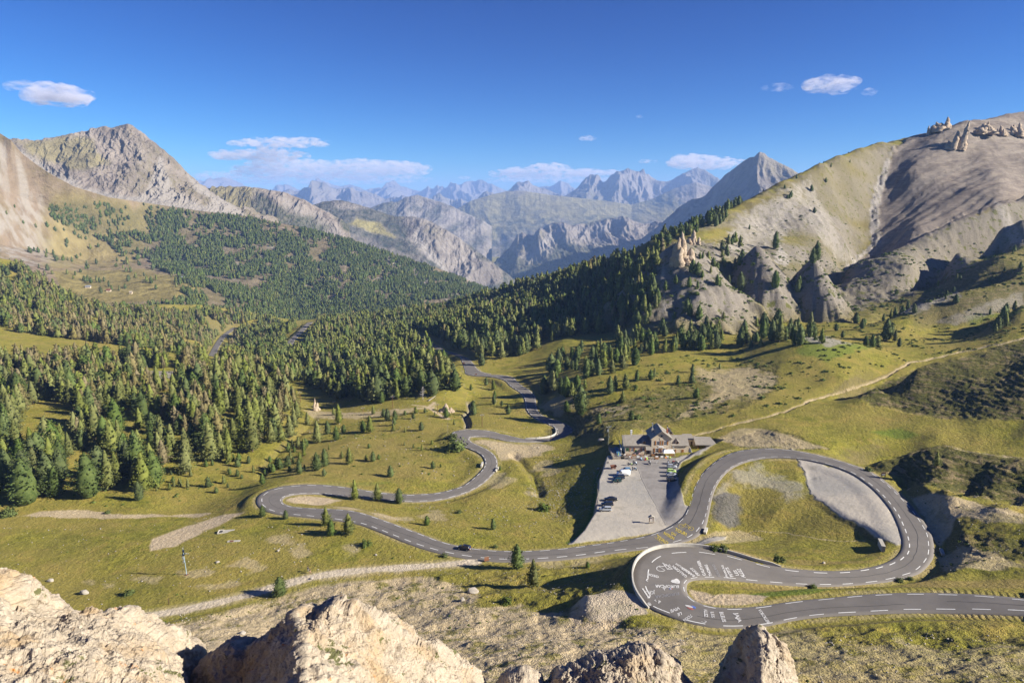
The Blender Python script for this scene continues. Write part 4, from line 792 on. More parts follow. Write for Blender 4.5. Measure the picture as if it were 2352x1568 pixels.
# L2: cliff ridge behind the forest
def rel2(x, y, z, k): return 30 * ridged(x / 160, z / 260, 5, 61) * smooth(k * 2)
def msk2(A, px, py, k):
    n = fbm(A[..., 0] / 90, A[..., 2] / 90, 5, 65)
    f = np.maximum(pmask(px, py, [(590, 440), (640, 470), (760, 520), (740, 560), (560, 540), (560, 490)], 12, 20, n), pmask(px, py, [(770, 500), (850, 520), (850, 560), (790, 530)], 5, 10, n)); return np.stack([f, pmask(px, py, [(640, 440), (700, 480), (780, 520), (800, 560), (740, 540), (650, 480)], 8, 20, n) * .6, pmask(px, py, [(440, 420), (580, 430), (580, 500), (440, 500)], 10, 20, n) * .8], -1)
loft('mountain', [[(430, 560, 2900), (850, 600, 3000)], [(430, 490, 3100), (640, 500, 3150), (760, 550, 3200), (850, 590, 3200)], [(430, 436, 3300), (480, 434, 3300), (520, 431, 3300), (560, 429, 3300), (600, 434, 3300), (640, 440, 3300), (680, 452, 3300), (710, 466, 3300), (740, 482, 3320), (765, 495, 3340), (790, 509, 3350), (802, 520, 3350), (806, 545, 3350), (850, 580, 3350)]],
    430, 850, q(420), q(160), rel2, MR1, jag=1.5, seed=9, masks=msk2)
# L3: wooded hill with the grey cliffs
def rel3(x, y, z, k): return (60 * (ridged(x / 300, z / 900 + y / 1400, 5, 71, .5) - .1) * smooth((x + 800) / 500) + 22 * fbm(x / 150, z / 150, 4, 72)) * smooth(k * 3)
def msk3(A, px, py, k):
    n = fbm(A[..., 0] / 160, A[..., 2] / 130, 5, 75); n2 = fbm(A[..., 0] / 60, A[..., 2] / 80, 4, 76)
    cliff = pmask(px, py, [(925, 500), (985, 498), (1010, 520), (1060, 550), (1110, 590), (1150, 620), (1160, 650), (1080, 660), (1040, 640), (985, 590), (945, 540)], 6, 26, n)
    cliff = np.maximum(cliff, pmask(px, py, [(760, 462), (850, 470), (850, 482), (770, 478)], 5, 12, n) * .8); cliff = np.maximum(cliff, pmask(px, py, [(810, 535), (880, 560), (960, 590), (1000, 620), (960, 615), (880, 580), (800, 545)], 5, 20, n) * .6)
    mead = pmask(px, py, [(820, 500), (870, 510), (905, 545), (840, 530), (800, 515)], 6, 12, n)
    scr = pmask(px, py, [(960, 510), (975, 560), (1015, 600), (1040, 640), (1060, 650), (1030, 640), (990, 600), (950, 550)], 4, 8, n)
    return np.stack([np.clip(1 - cliff - mead, 0, 1) * .95, scr, mead], -1)
loft('mountain', [[(620, 720, 3300), (1200, 760, 3500)], [(620, 560, 3600), (900, 620, 3700), (1050, 690, 3750), (1200, 720, 3750)], [(620, 500, 3900), (800, 520, 4000), (950, 560, 4050), (1060, 620, 4000), (1200, 690, 4000)],
    [(620, 470, 4200), (680, 476, 4200), (720, 470, 4250), (745, 463, 4300), (782, 459, 4300), (810, 466, 4300), (850, 478, 4300), (880, 488, 4300), (905, 496, 4300), (950, 499, 4300), (975, 503, 4300), (1000, 515, 4250), (1030, 533, 4250), (1060, 551, 4250), (1100, 580, 4200), (1140, 610, 4200), (1170, 632, 4200), (1200, 660, 4200)]],
    620, 1200, q(560), q(300), rel3, MR2, jag=1.5, seed=13, masks=msk3)
# L4..L8: further ranges
def far(name, base, crest, x0, x1, nu, nv, amp, sc, mat, seed, mask=None, jag=2.0, mid=None):
    def rel(x, y, z, k): return amp * (ridged(x / sc + .5 * fbm(x / sc / 2, z / sc, 2, seed), z / sc * .25 + y / sc * .18, 5, seed, .48) - .35) * smooth(k * 2.5) * (.35 + .65 * smooth(k * 1.3)) + amp * .12 * fbm(x / sc * 4, z / sc * 3 + y / sc * 2, 4, seed + 1)
    rows = [base] + ([mid] if mid else []) + [crest]; return loft(name, rows, x0, x1, q(nu), q(nv), rel, mat, jag=jag, seed=seed, masks=mask)
def m_center(A, px, py, k):
    n = fbm(A[..., 0] / 420, A[..., 2] / 300, 5, 85); n2 = fbm(A[..., 0] / 150, A[..., 1] / 150, 4, 86)
    grass = pmask(px, py, [(1000, 500), (1120, 440), (1250, 440), (1400, 450), (1540, 440), (1560, 500), (1400, 520), (1250, 520), (1150, 540), (1100, 600), (1050, 580)], 20, 40, n) * .9
    wood = smooth((n2 + .12) * 3.2) * pmask(px, py, [(1010, 500), (1200, 490), (1400, 490), (1500, 520), (1400, 580), (1100, 600), (1020, 540)], 20, 40, n) * .8
    return np.stack([wood, k * 0, grass], -1)
def m_blue(A, px, py, k):
    n = fbm(A[..., 0] / 300, A[..., 2] / 200, 5, 87); cl = pmask(px, py, [(1150, 540), (1240, 512), (1500, 500), (1600, 500), (1600, 560), (1420, 570), (1330, 560), (1260, 570), (1200, 600), (1160, 570)], 8, 26, n)
    scr = pmask(px, py, [(1250, 540), (1290, 520), (1270, 580), (1190, 620)], 8, 16, n); return np.stack([(1 - cl) * (1 - scr) * .95, scr, cl * 0 + (1 - cl) * .3], -1)
def m_none(A, px, py, k): return np.stack([k * 0, k * 0, k * 0], -1)
def m_high(A, px, py, k):
    n = fbm(A[..., 0] / 1500, A[..., 2] / 700, 4, 88); return np.stack([smooth((.35 - k) * 4) * .5, smooth(n * 3 + .3) * .5, smooth((.6 - k) * 3) * .7], -1)
far('mountain', [(780, 620, 5600), (1130, 640, 5800)], [(780, 500, 7200), (830, 488, 7200), (855, 476, 7200), (880, 466, 7200), (912, 462, 7200), (935, 451, 7200), (958, 447, 7200), (980, 453, 7200), (1010, 462, 7200), (1040, 474, 7200), (1130, 520, 7200)], 780, 1130, 380, 150, 90, 800, MR2, 101, lambda A, px, py, k: np.stack([smooth((fbm(A[..., 0] / 300, A[..., 2] / 200, 4, 5) + .1) * 3) * .9, k * 0 + .35, k * 0], -1), 1.6)
far('mountain', [(980, 700, 6500), (1300, 700, 6500), (1800, 700, 6500)], [(980, 515, 9800), (1020, 498, 9800), (1045, 482, 9800), (1080, 462, 9900), (1120, 449, 10000), (1160, 440, 10200), (1200, 439, 10200), (1250, 446, 10200), (1300, 452, 10200), (1380, 460, 10200), (1450, 470, 10200), (1500, 455, 10200), (1540, 436, 10200), (1575, 424, 10200), (1600, 418, 10200), (1640, 432, 10200), (1700, 460, 10200), (1800, 520, 10200)], 980, 1800, 640, 240, 75, 1300, MR2, 111, m_center, 1.0,
    mid=[(980, 570, 8000), (1150, 590, 8000), (1300, 560, 8000), (1500, 560, 8000), (1800, 620, 8000)])
far('mountain', [(1080, 690, 4700), (1700, 700, 4700)], [(1080, 640, 6100), (1140, 600, 6300), (1170, 570, 6500), (1185, 545, 6500), (1200, 536, 6500), (1225, 545, 6500), (1240, 525, 6500), (1262, 516, 6500), (1290, 513, 6500), (1310, 520, 6500), (1330, 514, 6500), (1355, 510, 6600), (1395, 503, 6700), (1440, 506, 6700), (1480, 514, 6700), (1530, 512, 6700), (1600, 512, 6700), (1700, 560, 6700)], 1080, 1700, 560, 220, 130, 560, MR2, 121, m_blue, 1.6,
    mid=[(1080, 665, 5300), (1170, 615, 5500), (1240, 600, 5500), (1330, 575, 5700), (1440, 570, 5800), (1600, 560, 5900), (1700, 600, 5900)])
far('mountain', [(1340, 760, 4600), (1745, 760, 3200), (2100, 760, 2900)], [(1340, 640, 6400), (1440, 575, 6100), (1480, 545, 5950), (1520, 513, 5800), (1560, 475, 5650), (1590, 456, 5500), (1615, 452, 5400), (1640, 425, 5300), (1665, 400, 5150), (1690, 381, 5000), (1712, 365, 4900), (1722, 358, 4850), (1733, 357, 4750), (1745, 346, 4700), (1757, 349, 4700), (1767, 358, 4700), (1790, 372, 4700), (1820, 390, 4700), (1850, 405, 4700), (1950, 470, 4700), (2100, 560, 4700)], 1340, 2100, 560, 240, 150, 700, MR2, 131, lambda A, px, py, k: np.stack([smooth((.3 - k) * 5) * .6, smooth(fbm(A[..., 0] / 500, A[..., 2] / 300, 4, 3) * 3) * .5, k * 0], -1), 1.8)
far('mountain', [(1280, 600, 9000), (1760, 600, 9000)], [(1280, 470, 13000), (1320, 445, 13000), (1352, 423, 13000), (1368, 430, 13000), (1390, 437, 13000), (1410, 414, 13000), (1425, 415, 13000), (1445, 404, 13000), (1470, 398, 13000), (1490, 398, 13000), (1515, 412, 13000), (1535, 414, 13000), (1560, 402, 13000), (1585, 389, 13000), (1603, 383, 13000), (1620, 390, 13000), (1650, 408, 13000), (1690, 440, 13000), (1760, 480, 13000)], 1280, 1760, 420, 170, 520, 1500, MR3, 141, m_high, 1.6)
far('mountain', [(430, 600, 9000), (1300, 620, 9000)], [(430, 470, 14000), (520, 455, 14000), (600, 452, 14000), (640, 446, 14000), (665, 434, 14000), (690, 440, 14000), (720, 428, 14000), (745, 426, 14000), (770, 433, 14000), (800, 430, 14000), (840, 446, 14000), (880, 462, 14000), (940, 470, 14000), (1010, 462, 14000), (1080, 462, 14000), (1150, 452, 14000), (1185, 430, 14500), (1215, 427, 14500), (1250, 432, 14500), (1300, 455, 14500)], 430, 1300, 640, 170, 420, 1300, MR3, 151, m_high, 1.8)
far('mountain', [(400, 560, 15000), (1500, 560, 15000)], [(400, 440, 22000), (440, 428, 22000), (470, 418, 22000), (488, 412, 22000), (500, 420, 22000), (522, 414, 22000), (550, 426, 22000), (590, 436, 22000), (625, 438, 22000), (655, 424, 22000), (690, 436, 22000), (760, 432, 22000), (805, 424, 22000), (860, 444, 22000), (905, 436, 22000), (930, 428, 22000), (965, 438, 22000), (985, 432, 22000), (1030, 446, 22000), (1052, 432, 22000), (1068, 420, 22000), (1085, 415, 22000), (1110, 422, 22000), (1135, 432, 22000), (1170, 440, 22000), (1240, 430, 22000), (1290, 425, 22000), (1330, 436, 22000), (1500, 440, 22000)], 400, 1500, 640, 130, 700, 2200, MR3, 161, m_high, 2.2)
say('mountains')

# ================================================================ LIGHT, SKY, AIR, CAMERA
EL, AZ = math.radians(27), math.radians(14)      # sun: from the right, a little behind the viewer
SUN = Vector((math.cos(EL) * math.cos(AZ), -math.cos(EL) * math.sin(AZ), math.sin(EL)))
w = bpy.data.worlds.new('World'); SC.world = w; w.use_nodes = True
sky = w.node_tree.nodes.new('ShaderNodeTexSky'); sky.sky_type = 'NISHITA'; sky.sun_disc = False
sky.sun_elevation = EL; sky.sun_rotation = math.atan2(SUN.x, SUN.y); sky.altitude = 2400; sky.air_density = 1.0; sky.dust_density = .2; sky.ozone_density = 5.0
bg = w.node_tree.nodes['Background']; wt = w.node_tree; sep = wt.nodes.new('ShaderNodeSeparateColor'); comb = wt.nodes.new('ShaderNodeCombineColor'); wt.links.new(sky.outputs[0], sep.inputs[0])
for i, (pw, gain) in enumerate(((2.5, .06), (1.9, .175), (1.4, .45))):      # deeper blue overhead, as in the thin air at 2400 m
    a_ = wt.nodes.new('ShaderNodeMath'); a_.operation = 'POWER'; a_.inputs[1].default_value = pw; b_ = wt.nodes.new('ShaderNodeMath'); b_.operation = 'MULTIPLY'; b_.inputs[1].default_value = gain
    wt.links.new(sep.outputs[i], a_.inputs[0]); wt.links.new(a_.outputs[0], b_.inputs[0]); wt.links.new(b_.outputs[0], comb.inputs[i])
wt.links.new(comb.outputs[0], bg.inputs[0]); bg.inputs[1].default_value = .055
sd = bpy.data.lights.new('sun', 'SUN'); sd.energy = 4.8; sd.angle = math.radians(.53); sd.color = (1, .94, .83)
so = bpy.data.objects.new('sun', sd); link(so); so.rotation_euler = SUN.to_track_quat('Z', 'Y').to_euler()
cam = bpy.data.cameras.new('camera'); co = bpy.data.objects.new('camera', cam); link(co); co.location = (0, 0, 0); co.rotation_euler = (math.pi / 2 - PITCH, 0, 0)
cam.lens = 24.0; cam.sensor_width = 36.0; cam.clip_start = .5; cam.clip_end = 200000; SC.camera = co
SC.view_settings.view_transform = 'Standard'; SC.view_settings.look = 'None'; SC.view_settings.gamma = 1; SC.view_settings.exposure = 1.25
SC.cycles.use_denoising = True; SC.cycles.max_bounces = 4; SC.cycles.diffuse_bounces = 2; SC.cycles.glossy_bounces = 1; SC.cycles.volume_bounces = 2; SC.cycles.transparent_max_bounces = 8; SC.cycles.use_fast_gi = False
def haze_box():
    mb = MB(); mb.box(-29000, 29000, -300, 29800, -700, 770); o = mb.build('haze'); o.data.materials.clear()
    m = bpy.data.materials.new('mountain_air'); m.use_nodes = True; t = m.node_tree; t.nodes.clear()
    out = t.nodes.new('ShaderNodeOutputMaterial'); v = t.nodes.new('ShaderNodeVolumePrincipled'); v.inputs['Color'].default_value = (.34, .54, 1, 1); v.inputs['Density'].default_value = 5.5e-5; v.inputs['Anisotropy'].default_value = 0.0
    t.links.new(v.outputs[0], out.inputs['Volume']); o.data.materials.append(m); props(o, kind='stuff', label='pale blue mountain air between the viewer and the far ranges'); return o
if globals().get('HAZE', 1): haze_box()
say('world')
# ================================================================ CLOUDS: real volumes beyond the air box
def cloud_mat(nm, dens, hm=100., col=(.84, .81, .87, 1)):
    m = bpy.data.materials.new(nm); m.use_nodes = True; t = m.node_tree; t.nodes.clear(); out = t.nodes.new('ShaderNodeOutputMaterial'); v = t.nodes.new('ShaderNodeVolumePrincipled'); v.inputs['Color'].default_value = col; v.inputs['Density'].default_value = dens; v.inputs['Anisotropy'].default_value = .0; t.links.new(v.outputs[0], out.inputs['Volume'])
    tc = t.nodes.new('ShaderNodeTexCoord'); nz = t.nodes.new('ShaderNodeTexNoise'); nz.inputs['Scale'].default_value = 1 / hm; nz.inputs['Detail'].default_value = 6; nz.inputs['Roughness'].default_value = .62; nz.inputs['Distortion'].default_value = .4
    mp = t.nodes.new('ShaderNodeMapping'); mp.inputs['Scale'].default_value = (.55, .4, 1.5); t.links.new(tc.outputs['Object'], mp.inputs[0]); t.links.new(mp.outputs[0], nz.inputs['Vector'])
    mr = t.nodes.new('ShaderNodeMapRange'); mr.inputs['From Min'].default_value = .47; mr.inputs['From Max'].default_value = .78; mr.inputs['To Max'].default_value = dens * 2.2; t.links.new(nz.outputs['Fac'], mr.inputs['Value']); t.links.new(mr.outputs[0], v.inputs['Density']); return m
def cloud(puffs, Y, dens, label, seed):
    """puffs: (px, py, width px, height px) merged into one lumpy closed skin"""
    bm = bmesh.new(); m = Y / F; r = np.random.default_rng(seed)
    for px, py, w_, h_ in puffs:
        n = max(4, int(w_ / h_ * 2.6))
        for i in range(n):
            f = (i + .5) / n * 2 - 1; s = (1 - f * f) ** .5; cx = px + f * w_ * .5; cy = py + h_ * .18 - s * h_ * .12 * r.uniform(.5, 1.6); rad = h_ * .5 * (.5 + .6 * s) * r.uniform(.7, 1.15)
            X, Yy, Z = at_y(cx, cy, Y * r.uniform(.97, 1.03)); mat = Matrix.Translation((X, Yy, Z)) @ Matrix.Diagonal((rad * m * 1.8, rad * m * 2.4, rad * m * 1.1, 1)); bmesh.ops.create_icosphere(bm, subdivisions=2, radius=1, matrix=mat)
    me = bpy.data.meshes.new('cloud'); bm.to_mesh(me); bm.free(); o = bpy.data.objects.new('cloud', me); link(o); hm = min(h for _, _, _, h in puffs) * m
    md = o.modifiers.new('r', 'REMESH'); md.mode = 'VOXEL'; md.voxel_size = max(hm / 9, 8); bpy.context.view_layer.update(); dg = bpy.context.evaluated_depsgraph_get(); me2 = bpy.data.meshes.new_from_object(o.evaluated_get(dg)); bpy.data.objects.remove(o)
    bm = bmesh.new(); bm.from_mesh(me2); left = set(bm.verts); best = []
    while left:                                   # keep the main body only
        st = [next(iter(left))]; left.discard(st[0]); comp = list(st)
        while st:
            for e in st.pop().link_edges:
                for u in e.verts:
                    if u in left: left.discard(u); st.append(u); comp.append(u)
        if len(comp) > len(best): best = comp
    bs = set(best); bmesh.ops.delete(bm, geom=[u for u in bm.verts if u not in bs], context='VERTS'); bm.to_mesh(me2); bm.free()
    V = np.empty(len(me2.vertices) * 3, np.float32); me2.vertices.foreach_get('co', V); V = V.reshape(-1, 3).astype(float); N = np.empty(len(V) * 3, np.float32); me2.vertices.foreach_get('normal', N); N = N.reshape(-1, 3)
    s = 1 / (hm * .8); d = hm * .45 * fbm3(V[:, 0] * s, V[:, 1] * s, V[:, 2] * s * 1.4, 4, seed, .6) ; V2 = V + N * d[:, None]; me2.vertices.foreach_set('co', V2.astype(np.float32).ravel()); me2.materials.clear(); me2.materials.append(cloud_mat('cloud_vapour', dens, hm * .7)); me2.update()
    o = bpy.data.objects.new('cloud', me2); link(o); props(o, label, 'cloud'); return o
YB = 31500
cloud([(142, 216, 118, 40), (120, 212, 60, 36)], 12500, .006, 'rounded grey-white cloud at the upper left above the rocky peak', 1)
cloud([(48, 196, 66, 20)], 12800, .002, 'faint wisp of cloud left of the rounded cloud at the upper left', 2)
cloud([(640, 326, 230, 20), (600, 354, 210, 26), (560, 352, 150, 16)], YB, .0030, 'upper dark purple cloud band left of centre', 3)
cloud([(760, 386, 440, 38), (880, 382, 180, 26), (650, 375, 160, 22), (960, 385, 60, 14)], YB + 1500, .0022, 'long grey cloud bank above the far range, left of centre', 4)
cloud([(720, 412, 480, 20), (500, 404, 110, 22), (900, 412, 200, 14)], YB + 3500, .0012, 'low hazy cloud layer just over the left far peaks', 5)
cloud([(1060, 408, 46, 8)], YB, .0030, 'small flat cloud over the pyramid shaped far peak', 6)
cloud([(1250, 396, 240, 22), (1262, 385, 84, 22), (1370, 396, 140, 14)], YB, .0030, 'bright topped cloud over the centre of the far range', 7)
cloud([(1300, 412, 260, 16), (1180, 412, 150, 12)], YB + 3000, .0014, 'low pale cloud layer right of the pyramid shaped far peak', 8)
cloud([(1612, 372, 150, 26), (1585, 362, 80, 18), (1680, 372, 70, 14)], YB, .0030, 'white and grey cloud left of the tall blue peak', 9)
cloud([(1905, 194, 108, 30), (1935, 186, 50, 26)], 13500, .0035, 'thin white cloud high at the right', 10)
cloud([(1785, 200, 60, 18)], 13500, .0012, 'very faint wisp left of the high right cloud', 11); cloud([(2008, 210, 34, 16)], 13500, .002, 'small wisp right of the high right cloud', 12)
cloud([(1342, 317, 52, 10), (1310, 312, 14, 8)], 20000, .0030, 'small dark cloud shred high over the centre right', 13); cloud([(1487, 370, 38, 8)], 26000, .003, 'tiny dark cloud shred left of the white and grey cloud', 14); cloud([(1472, 268, 40, 6)], 20000, .0015, 'faintest small wisp above the centre right shred', 15)
say('clouds')
# ================================================================ TREES
def leafmat(name, a, b, c, var=.24):
    t = NT(name); co = t.coord(); info = t.node('ShaderNodeObjectInfo'); n = t.noise(co, 6.0, 3, .7); n2 = t.noise(co, 30, 2, .6)
    col = t.mix(t.ramp(n, .35, .65), a, b); col = t.mix(t.math('MULTIPLY', t.ramp(n2, .5, .7), .5), col, c)
    hs = t.node('ShaderNodeHueSaturation'); t.inp(hs, 'Color', col); t.inp(hs, 'Value', t.ramp(info.outputs['Random'], 0, 1, 1 - var, 1 + var))
    rr = t.math('FRACT', t.math('MULTIPLY', info.outputs['Random'], 7.31)); t.inp(hs, 'Hue', t.ramp(rr, 0, 1, 0.492, .508)); t.inp(hs, 'Saturation', t.ramp(rr, 0, 1, .85, 1.1))
    t.base(hs.outputs[0]); t.rough(.8); t.b.inputs['Specular IOR Level'].default_value = .15
    t.b.inputs['Subsurface Weight'].default_value = 0; return t.m
LEAF = [leafmat('larch_needles', (.085, .102, .022, 1), (.150, .158, .038, 1), (.175, .172, .05, 1)), leafmat('browned_larch_needles', (.125, .105, .042, 1), (.180, .142, .058, 1), (.13, .135, .045, 1), .22), leafmat('stone_pine_needles', (.042, .064, .016, 1), (.090, .115, .030, 1), (.12, .145, .04, 1), .25)]
BARK = flat('conifer_bark', (.13, .095, .07, 1), .95, var=.3, scale=8)
DEADM = flat('dead_grey_wood', (.38, .35, .33, 1), .9, var=.2)
def crown_np(kind, seed, n, size, inner=True):
    r = np.random.default_rng(seed)
    R = [.33, .32, .35][kind] * r.uniform(.88, 1.12); base = [.10, .12, .05][kind]
    nb = max(24, int(n / (9 if n > 500 else 4))); V, Fc = [], []
    def prof(h):   # radius at height fraction h of the crown
        if kind == 2: return (1 - h ** 2.2) ** .8 * (.62 + .38 * min(1, h * 5))
        return (1 - h) ** .68 * (.55 + .45 * min(1, h * 6)) + .015
    gaps = r.uniform(0, 2 * np.pi, 6); gaph = r.uniform(.1, .8, 6)
    per = max(1, n // nb)
    for b in range(nb):
        h = 1 - math.sqrt(r.uniform(.0, 1)) if kind != 2 else r.beta(1.0, 1.35)
        h = min(.985, h); a = r.uniform(0, 2 * np.pi)
        if any(abs((a - g + np.pi) % (2 * np.pi) - np.pi) < .35 and abs(h - q) < .06 for g, q in zip(gaps, gaph)): continue
        L = R * prof(h) * r.uniform(.72, 1.18) * (1 + .16 * math.sin(3 * a + seed) + .12 * math.sin(9 * h + seed)); z0 = base + (1 - base) * h
        droop = (-.30 if kind != 2 else .18) * (1 - h * .6)
        for k in range(per):
            f = r.uniform(.35, 1.0) ** .7; x = math.cos(a) * L * f; y = math.sin(a) * L * f; z = z0 + droop * L * f + .25 * L * f * f * (1 if kind != 2 else .4)
            p = np.array([x, y, z]) + r.normal(0, size * .35, 3)
            nrm = np.array([math.cos(a) * .5, math.sin(a) * .5, .75]) + r.normal(0, .45, 3); nrm /= np.linalg.norm(nrm)
            t1 = np.cross(nrm, r.normal(0, 1, 3)); t1 /= np.linalg.norm(t1) + 1e-9; t2 = np.cross(nrm, t1)
            s = size * r.uniform(.6, 1.25); e = r.uniform(.5, .9)
            i = len(V); V += [p + t1 * s, p + t2 * s * e, p - t1 * s * r.uniform(.6, 1), p - t2 * s * e]; Fc.append((i, i + 1, i + 2, i + 3))
    if inner:
        m = 9; hs = np.linspace(.0, .97, 8)
        i0 = len(V)
        for j, h in enumerate(hs):
            for k in range(m):
                a = 2 * np.pi * (k + .5 * (j % 2)) / m; rr = R * prof(h) * .62 * r.uniform(.75, 1.1); V.append(np.array([math.cos(a) * rr, math.sin(a) * rr, base + (1 - base) * h]))
        for j in range(7):
            for k in range(m): Fc.append((i0 + j * m + k, i0 + j * m + (k + 1) % m, i0 + (j + 1) * m + (k + 1) % m, i0 + (j + 1) * m + k))
    return np.array(V), np.array(Fc)
def trunk_np(kind, n=6):
    V, Fc = [], []; hs = [0, .25, .6, .94]; rs = [.018, .013, .008, .002]
    for h, r_ in zip(hs, rs):
        for k in range(n): a = 2 * np.pi * k / n; V.append((math.cos(a) * r_, math.sin(a) * r_, h - .015))
    for j in range(3):
        for k in range(n): Fc.append((j * n + k, j * n + (k + 1) % n, (j + 1) * n + (k + 1) % n, (j + 1) * n + k))
    r = np.random.default_rng(4)
    for b in range(9):
        h = r.uniform(.08, .6); a = r.uniform(0, 6.28); L = .13 * (1 - h); i = len(V); w = .004
        c, s = math.cos(a), math.sin(a); V += [(0, 0, h - w), (0, 0, h + w), (c * L, s * L, h - .02), (c * L - s * w, s * L + c * w, h - .02)]; Fc.append((i, i + 1, i + 3, i + 2))
    return np.array(V), np.array(Fc)
def raw_mesh(name, parts):
    me = bpy.data.meshes.new(name); V = np.concatenate([p[0] for p in parts]); off = 0; Q = []; mi = []
    for k, (v, f, m) in enumerate(parts): Q.append(f + off); off += len(v); mi += [k] * len(f)
    Q = np.concatenate(Q).astype(np.int32); me.vertices.add(len(V)); me.vertices.foreach_set('co', V.astype(np.float32).ravel()); me.loops.add(Q.size); me.loops.foreach_set('vertex_index', Q.ravel())
    me.polygons.add(len(Q)); me.polygons.foreach_set('loop_start', np.arange(0, Q.size, 4, dtype=np.int32)); me.update(calc_edges=True)
    for p in parts: me.materials.append(p[2])
    me.polygons.foreach_set('material_index', mi); return me
NVAR = 4
CROWN0 = [[raw_mesh('crown', [(*crown_np(k, 10 * k + v, 1700, .020), LEAF[k])]) for v in range(NVAR)] for k in range(3)]
TRUNK0 = [raw_mesh('trunk', [(*trunk_np(k), BARK)]) for k in range(3)]
protos = bpy.data.collections.new('conifer_shapes'); PR = []
for lod, (n, s) in enumerate(((620, .032), (150, .062))):
    for k in range(3):
        for v in range(NVAR):
            me = raw_mesh('conifer_shape', [(*crown_np(k, 100 + 10 * k + v, n, s), LEAF[k]), (*trunk_np(k, 4), BARK)])
            o = bpy.data.objects.new('conifer_shape.%03d' % len(PR), me); protos.objects.link(o); PR.append(o)
def forest_object(name, pts, label):
    """pts: (x, y, z, height, rot, index)"""
    P = np.array(pts); me = bpy.data.meshes.new(name); me.vertices.add(len(P)); me.vertices.foreach_set('co', P[:, :3].astype(np.float32).ravel())
    for nm, col, ty in (('tall', 3, 'FLOAT'), ('turn', 4, 'FLOAT'), ('shape', 5, 'INT')):
        a = me.attributes.new(nm, ty, 'POINT'); a.data.foreach_set('value', P[:, col].astype(np.int32 if ty == 'INT' else np.float32))
    for nm, lo, hi in (('girth', .75, 1.35), ('lean', -.07, .07)):
        a = me.attributes.new(nm, 'FLOAT', 'POINT'); a.data.foreach_set('value', RNG.uniform(lo, hi, len(P)).astype(np.float32))
    o = bpy.data.objects.new(name, me); link(o)
    g = bpy.data.node_groups.new('scatter_conifers', 'GeometryNodeTree'); g.interface.new_socket('Geometry', in_out='INPUT', socket_type='NodeSocketGeometry'); g.interface.new_socket('Geometry', in_out='OUTPUT', socket_type='NodeSocketGeometry')
    N = g.nodes; gi, go = N.new('NodeGroupInput'), N.new('NodeGroupOutput'); ip = N.new('GeometryNodeInstanceOnPoints'); ci = N.new('GeometryNodeCollectionInfo'); ci.inputs['Collection'].default_value = protos; ci.inputs['Separate Children'].default_value = True; ci.inputs['Reset Children'].default_value = True
    ip.inputs['Pick Instance'].default_value = True
    def at_(nm, ty):
        n = N.new('GeometryNodeInputNamedAttribute'); n.data_type = ty; n.inputs[0].default_value = nm; return n.outputs['Attribute']
    cx = N.new('ShaderNodeCombineXYZ'); sx = N.new('ShaderNodeCombineXYZ'); L = g.links
    L.new(gi.outputs[0], ip.inputs['Points']); L.new(ci.outputs[0], ip.inputs['Instance']); L.new(at_('shape', 'INT'), ip.inputs['Instance Index']); L.new(at_('turn', 'FLOAT'), cx.inputs[2]); L.new(cx.outputs[0], ip.inputs['Rotation'])
    ta = at_('tall', 'FLOAT'); wide = N.new('ShaderNodeMath'); wide.operation = 'MULTIPLY'; L.new(ta, wide.inputs[0]); L.new(at_('girth', 'FLOAT'), wide.inputs[1]); L.new(at_('lean', 'FLOAT'), cx.inputs[0])
    for i in (0, 1): L.new(wide.outputs[0], sx.inputs[i])
    L.new(ta, sx.inputs[2]); L.new(sx.outputs[0], ip.inputs['Scale']); L.new(ip.outputs[0], go.inputs[0])
    m = o.modifiers.new('scatter', 'NODES'); m.node_group = g; props(o, label=label, cat='forest', kind='stuff'); return o
KEEPOUT = smooth(1 - (dist - 1.5) / 3)      # roads
def samp(A, X, Y):
    fu = np.clip((X / Y - ur[0]) / (ur[1] - ur[0]), 0, NC - 1); fw = np.interp(np.log(Y), wr, np.arange(NR)); return A[fw.astype(int).clip(0, NR - 1), fu.astype(int)]
TREES = []
DENS = 3.5
def scatter(P, dens, y0, y1, hs, kinds, holes=(), clump=.0, seed=0, brown=None, pw=30.):
    r = np.random.default_rng(seed + 77); P = np.array(P, float); u0, u1 = (P[:, 0].min() - 1176) / F / .93, (P[:, 0].max() - 1176) / F / .93
    u0, u1 = min(u0, (P[:, 0].min() - 1176) / F / 1.05), max(u1, (P[:, 0].max() - 1176) / F / 1.05)
    n = int(dens * DENS * (u1 - u0) * (y1 ** 2 - y0 ** 2) / 2); Y = np.sqrt(r.uniform(y0 ** 2, y1 ** 2, n)); X = Y * r.uniform(u0, u1, n)
    Z = ground_z(X, Y); px, py = proj(X, Y, Z); ok = inpoly(px, py, P)
    for h in holes: ok &= ~inpoly(px, py, h)
    ok &= samp(KEEPOUT, X, Y) < .3
    if clump: ok &= r.uniform(0, 1, n) < smooth(.5 + clump * 3 * fbm(X / pw, Y / pw, 3, seed))
    X, Y, Z, px, py = X[ok], Y[ok], Z[ok], px[ok], py[ok]
    for i in range(len(X)):
        kk = kinds
        if brown is not None: b = brown(px[i], py[i]); kk = [kinds[0] * (1 - b), kinds[0] * b + kinds[1], kinds[2]]
        s = sum(kk); k = int(r.choice(3, p=[q_ / s for q_ in kk])); h = r.uniform(*hs) * (1 - .45 * r.uniform() ** 3)
        TREES.append((X[i], Y[i], Z[i] - .2, h, r.uniform(0, 6.28), k))
    say('scatter', len(X))
br = lambda x, y: .75 * math.exp(-((x - 150) / 260) ** 2 - ((y - 800) / 90) ** 2) + .35 * math.exp(-((x - 480) / 120) ** 2 - ((y - 920) / 60) ** 2) + .12
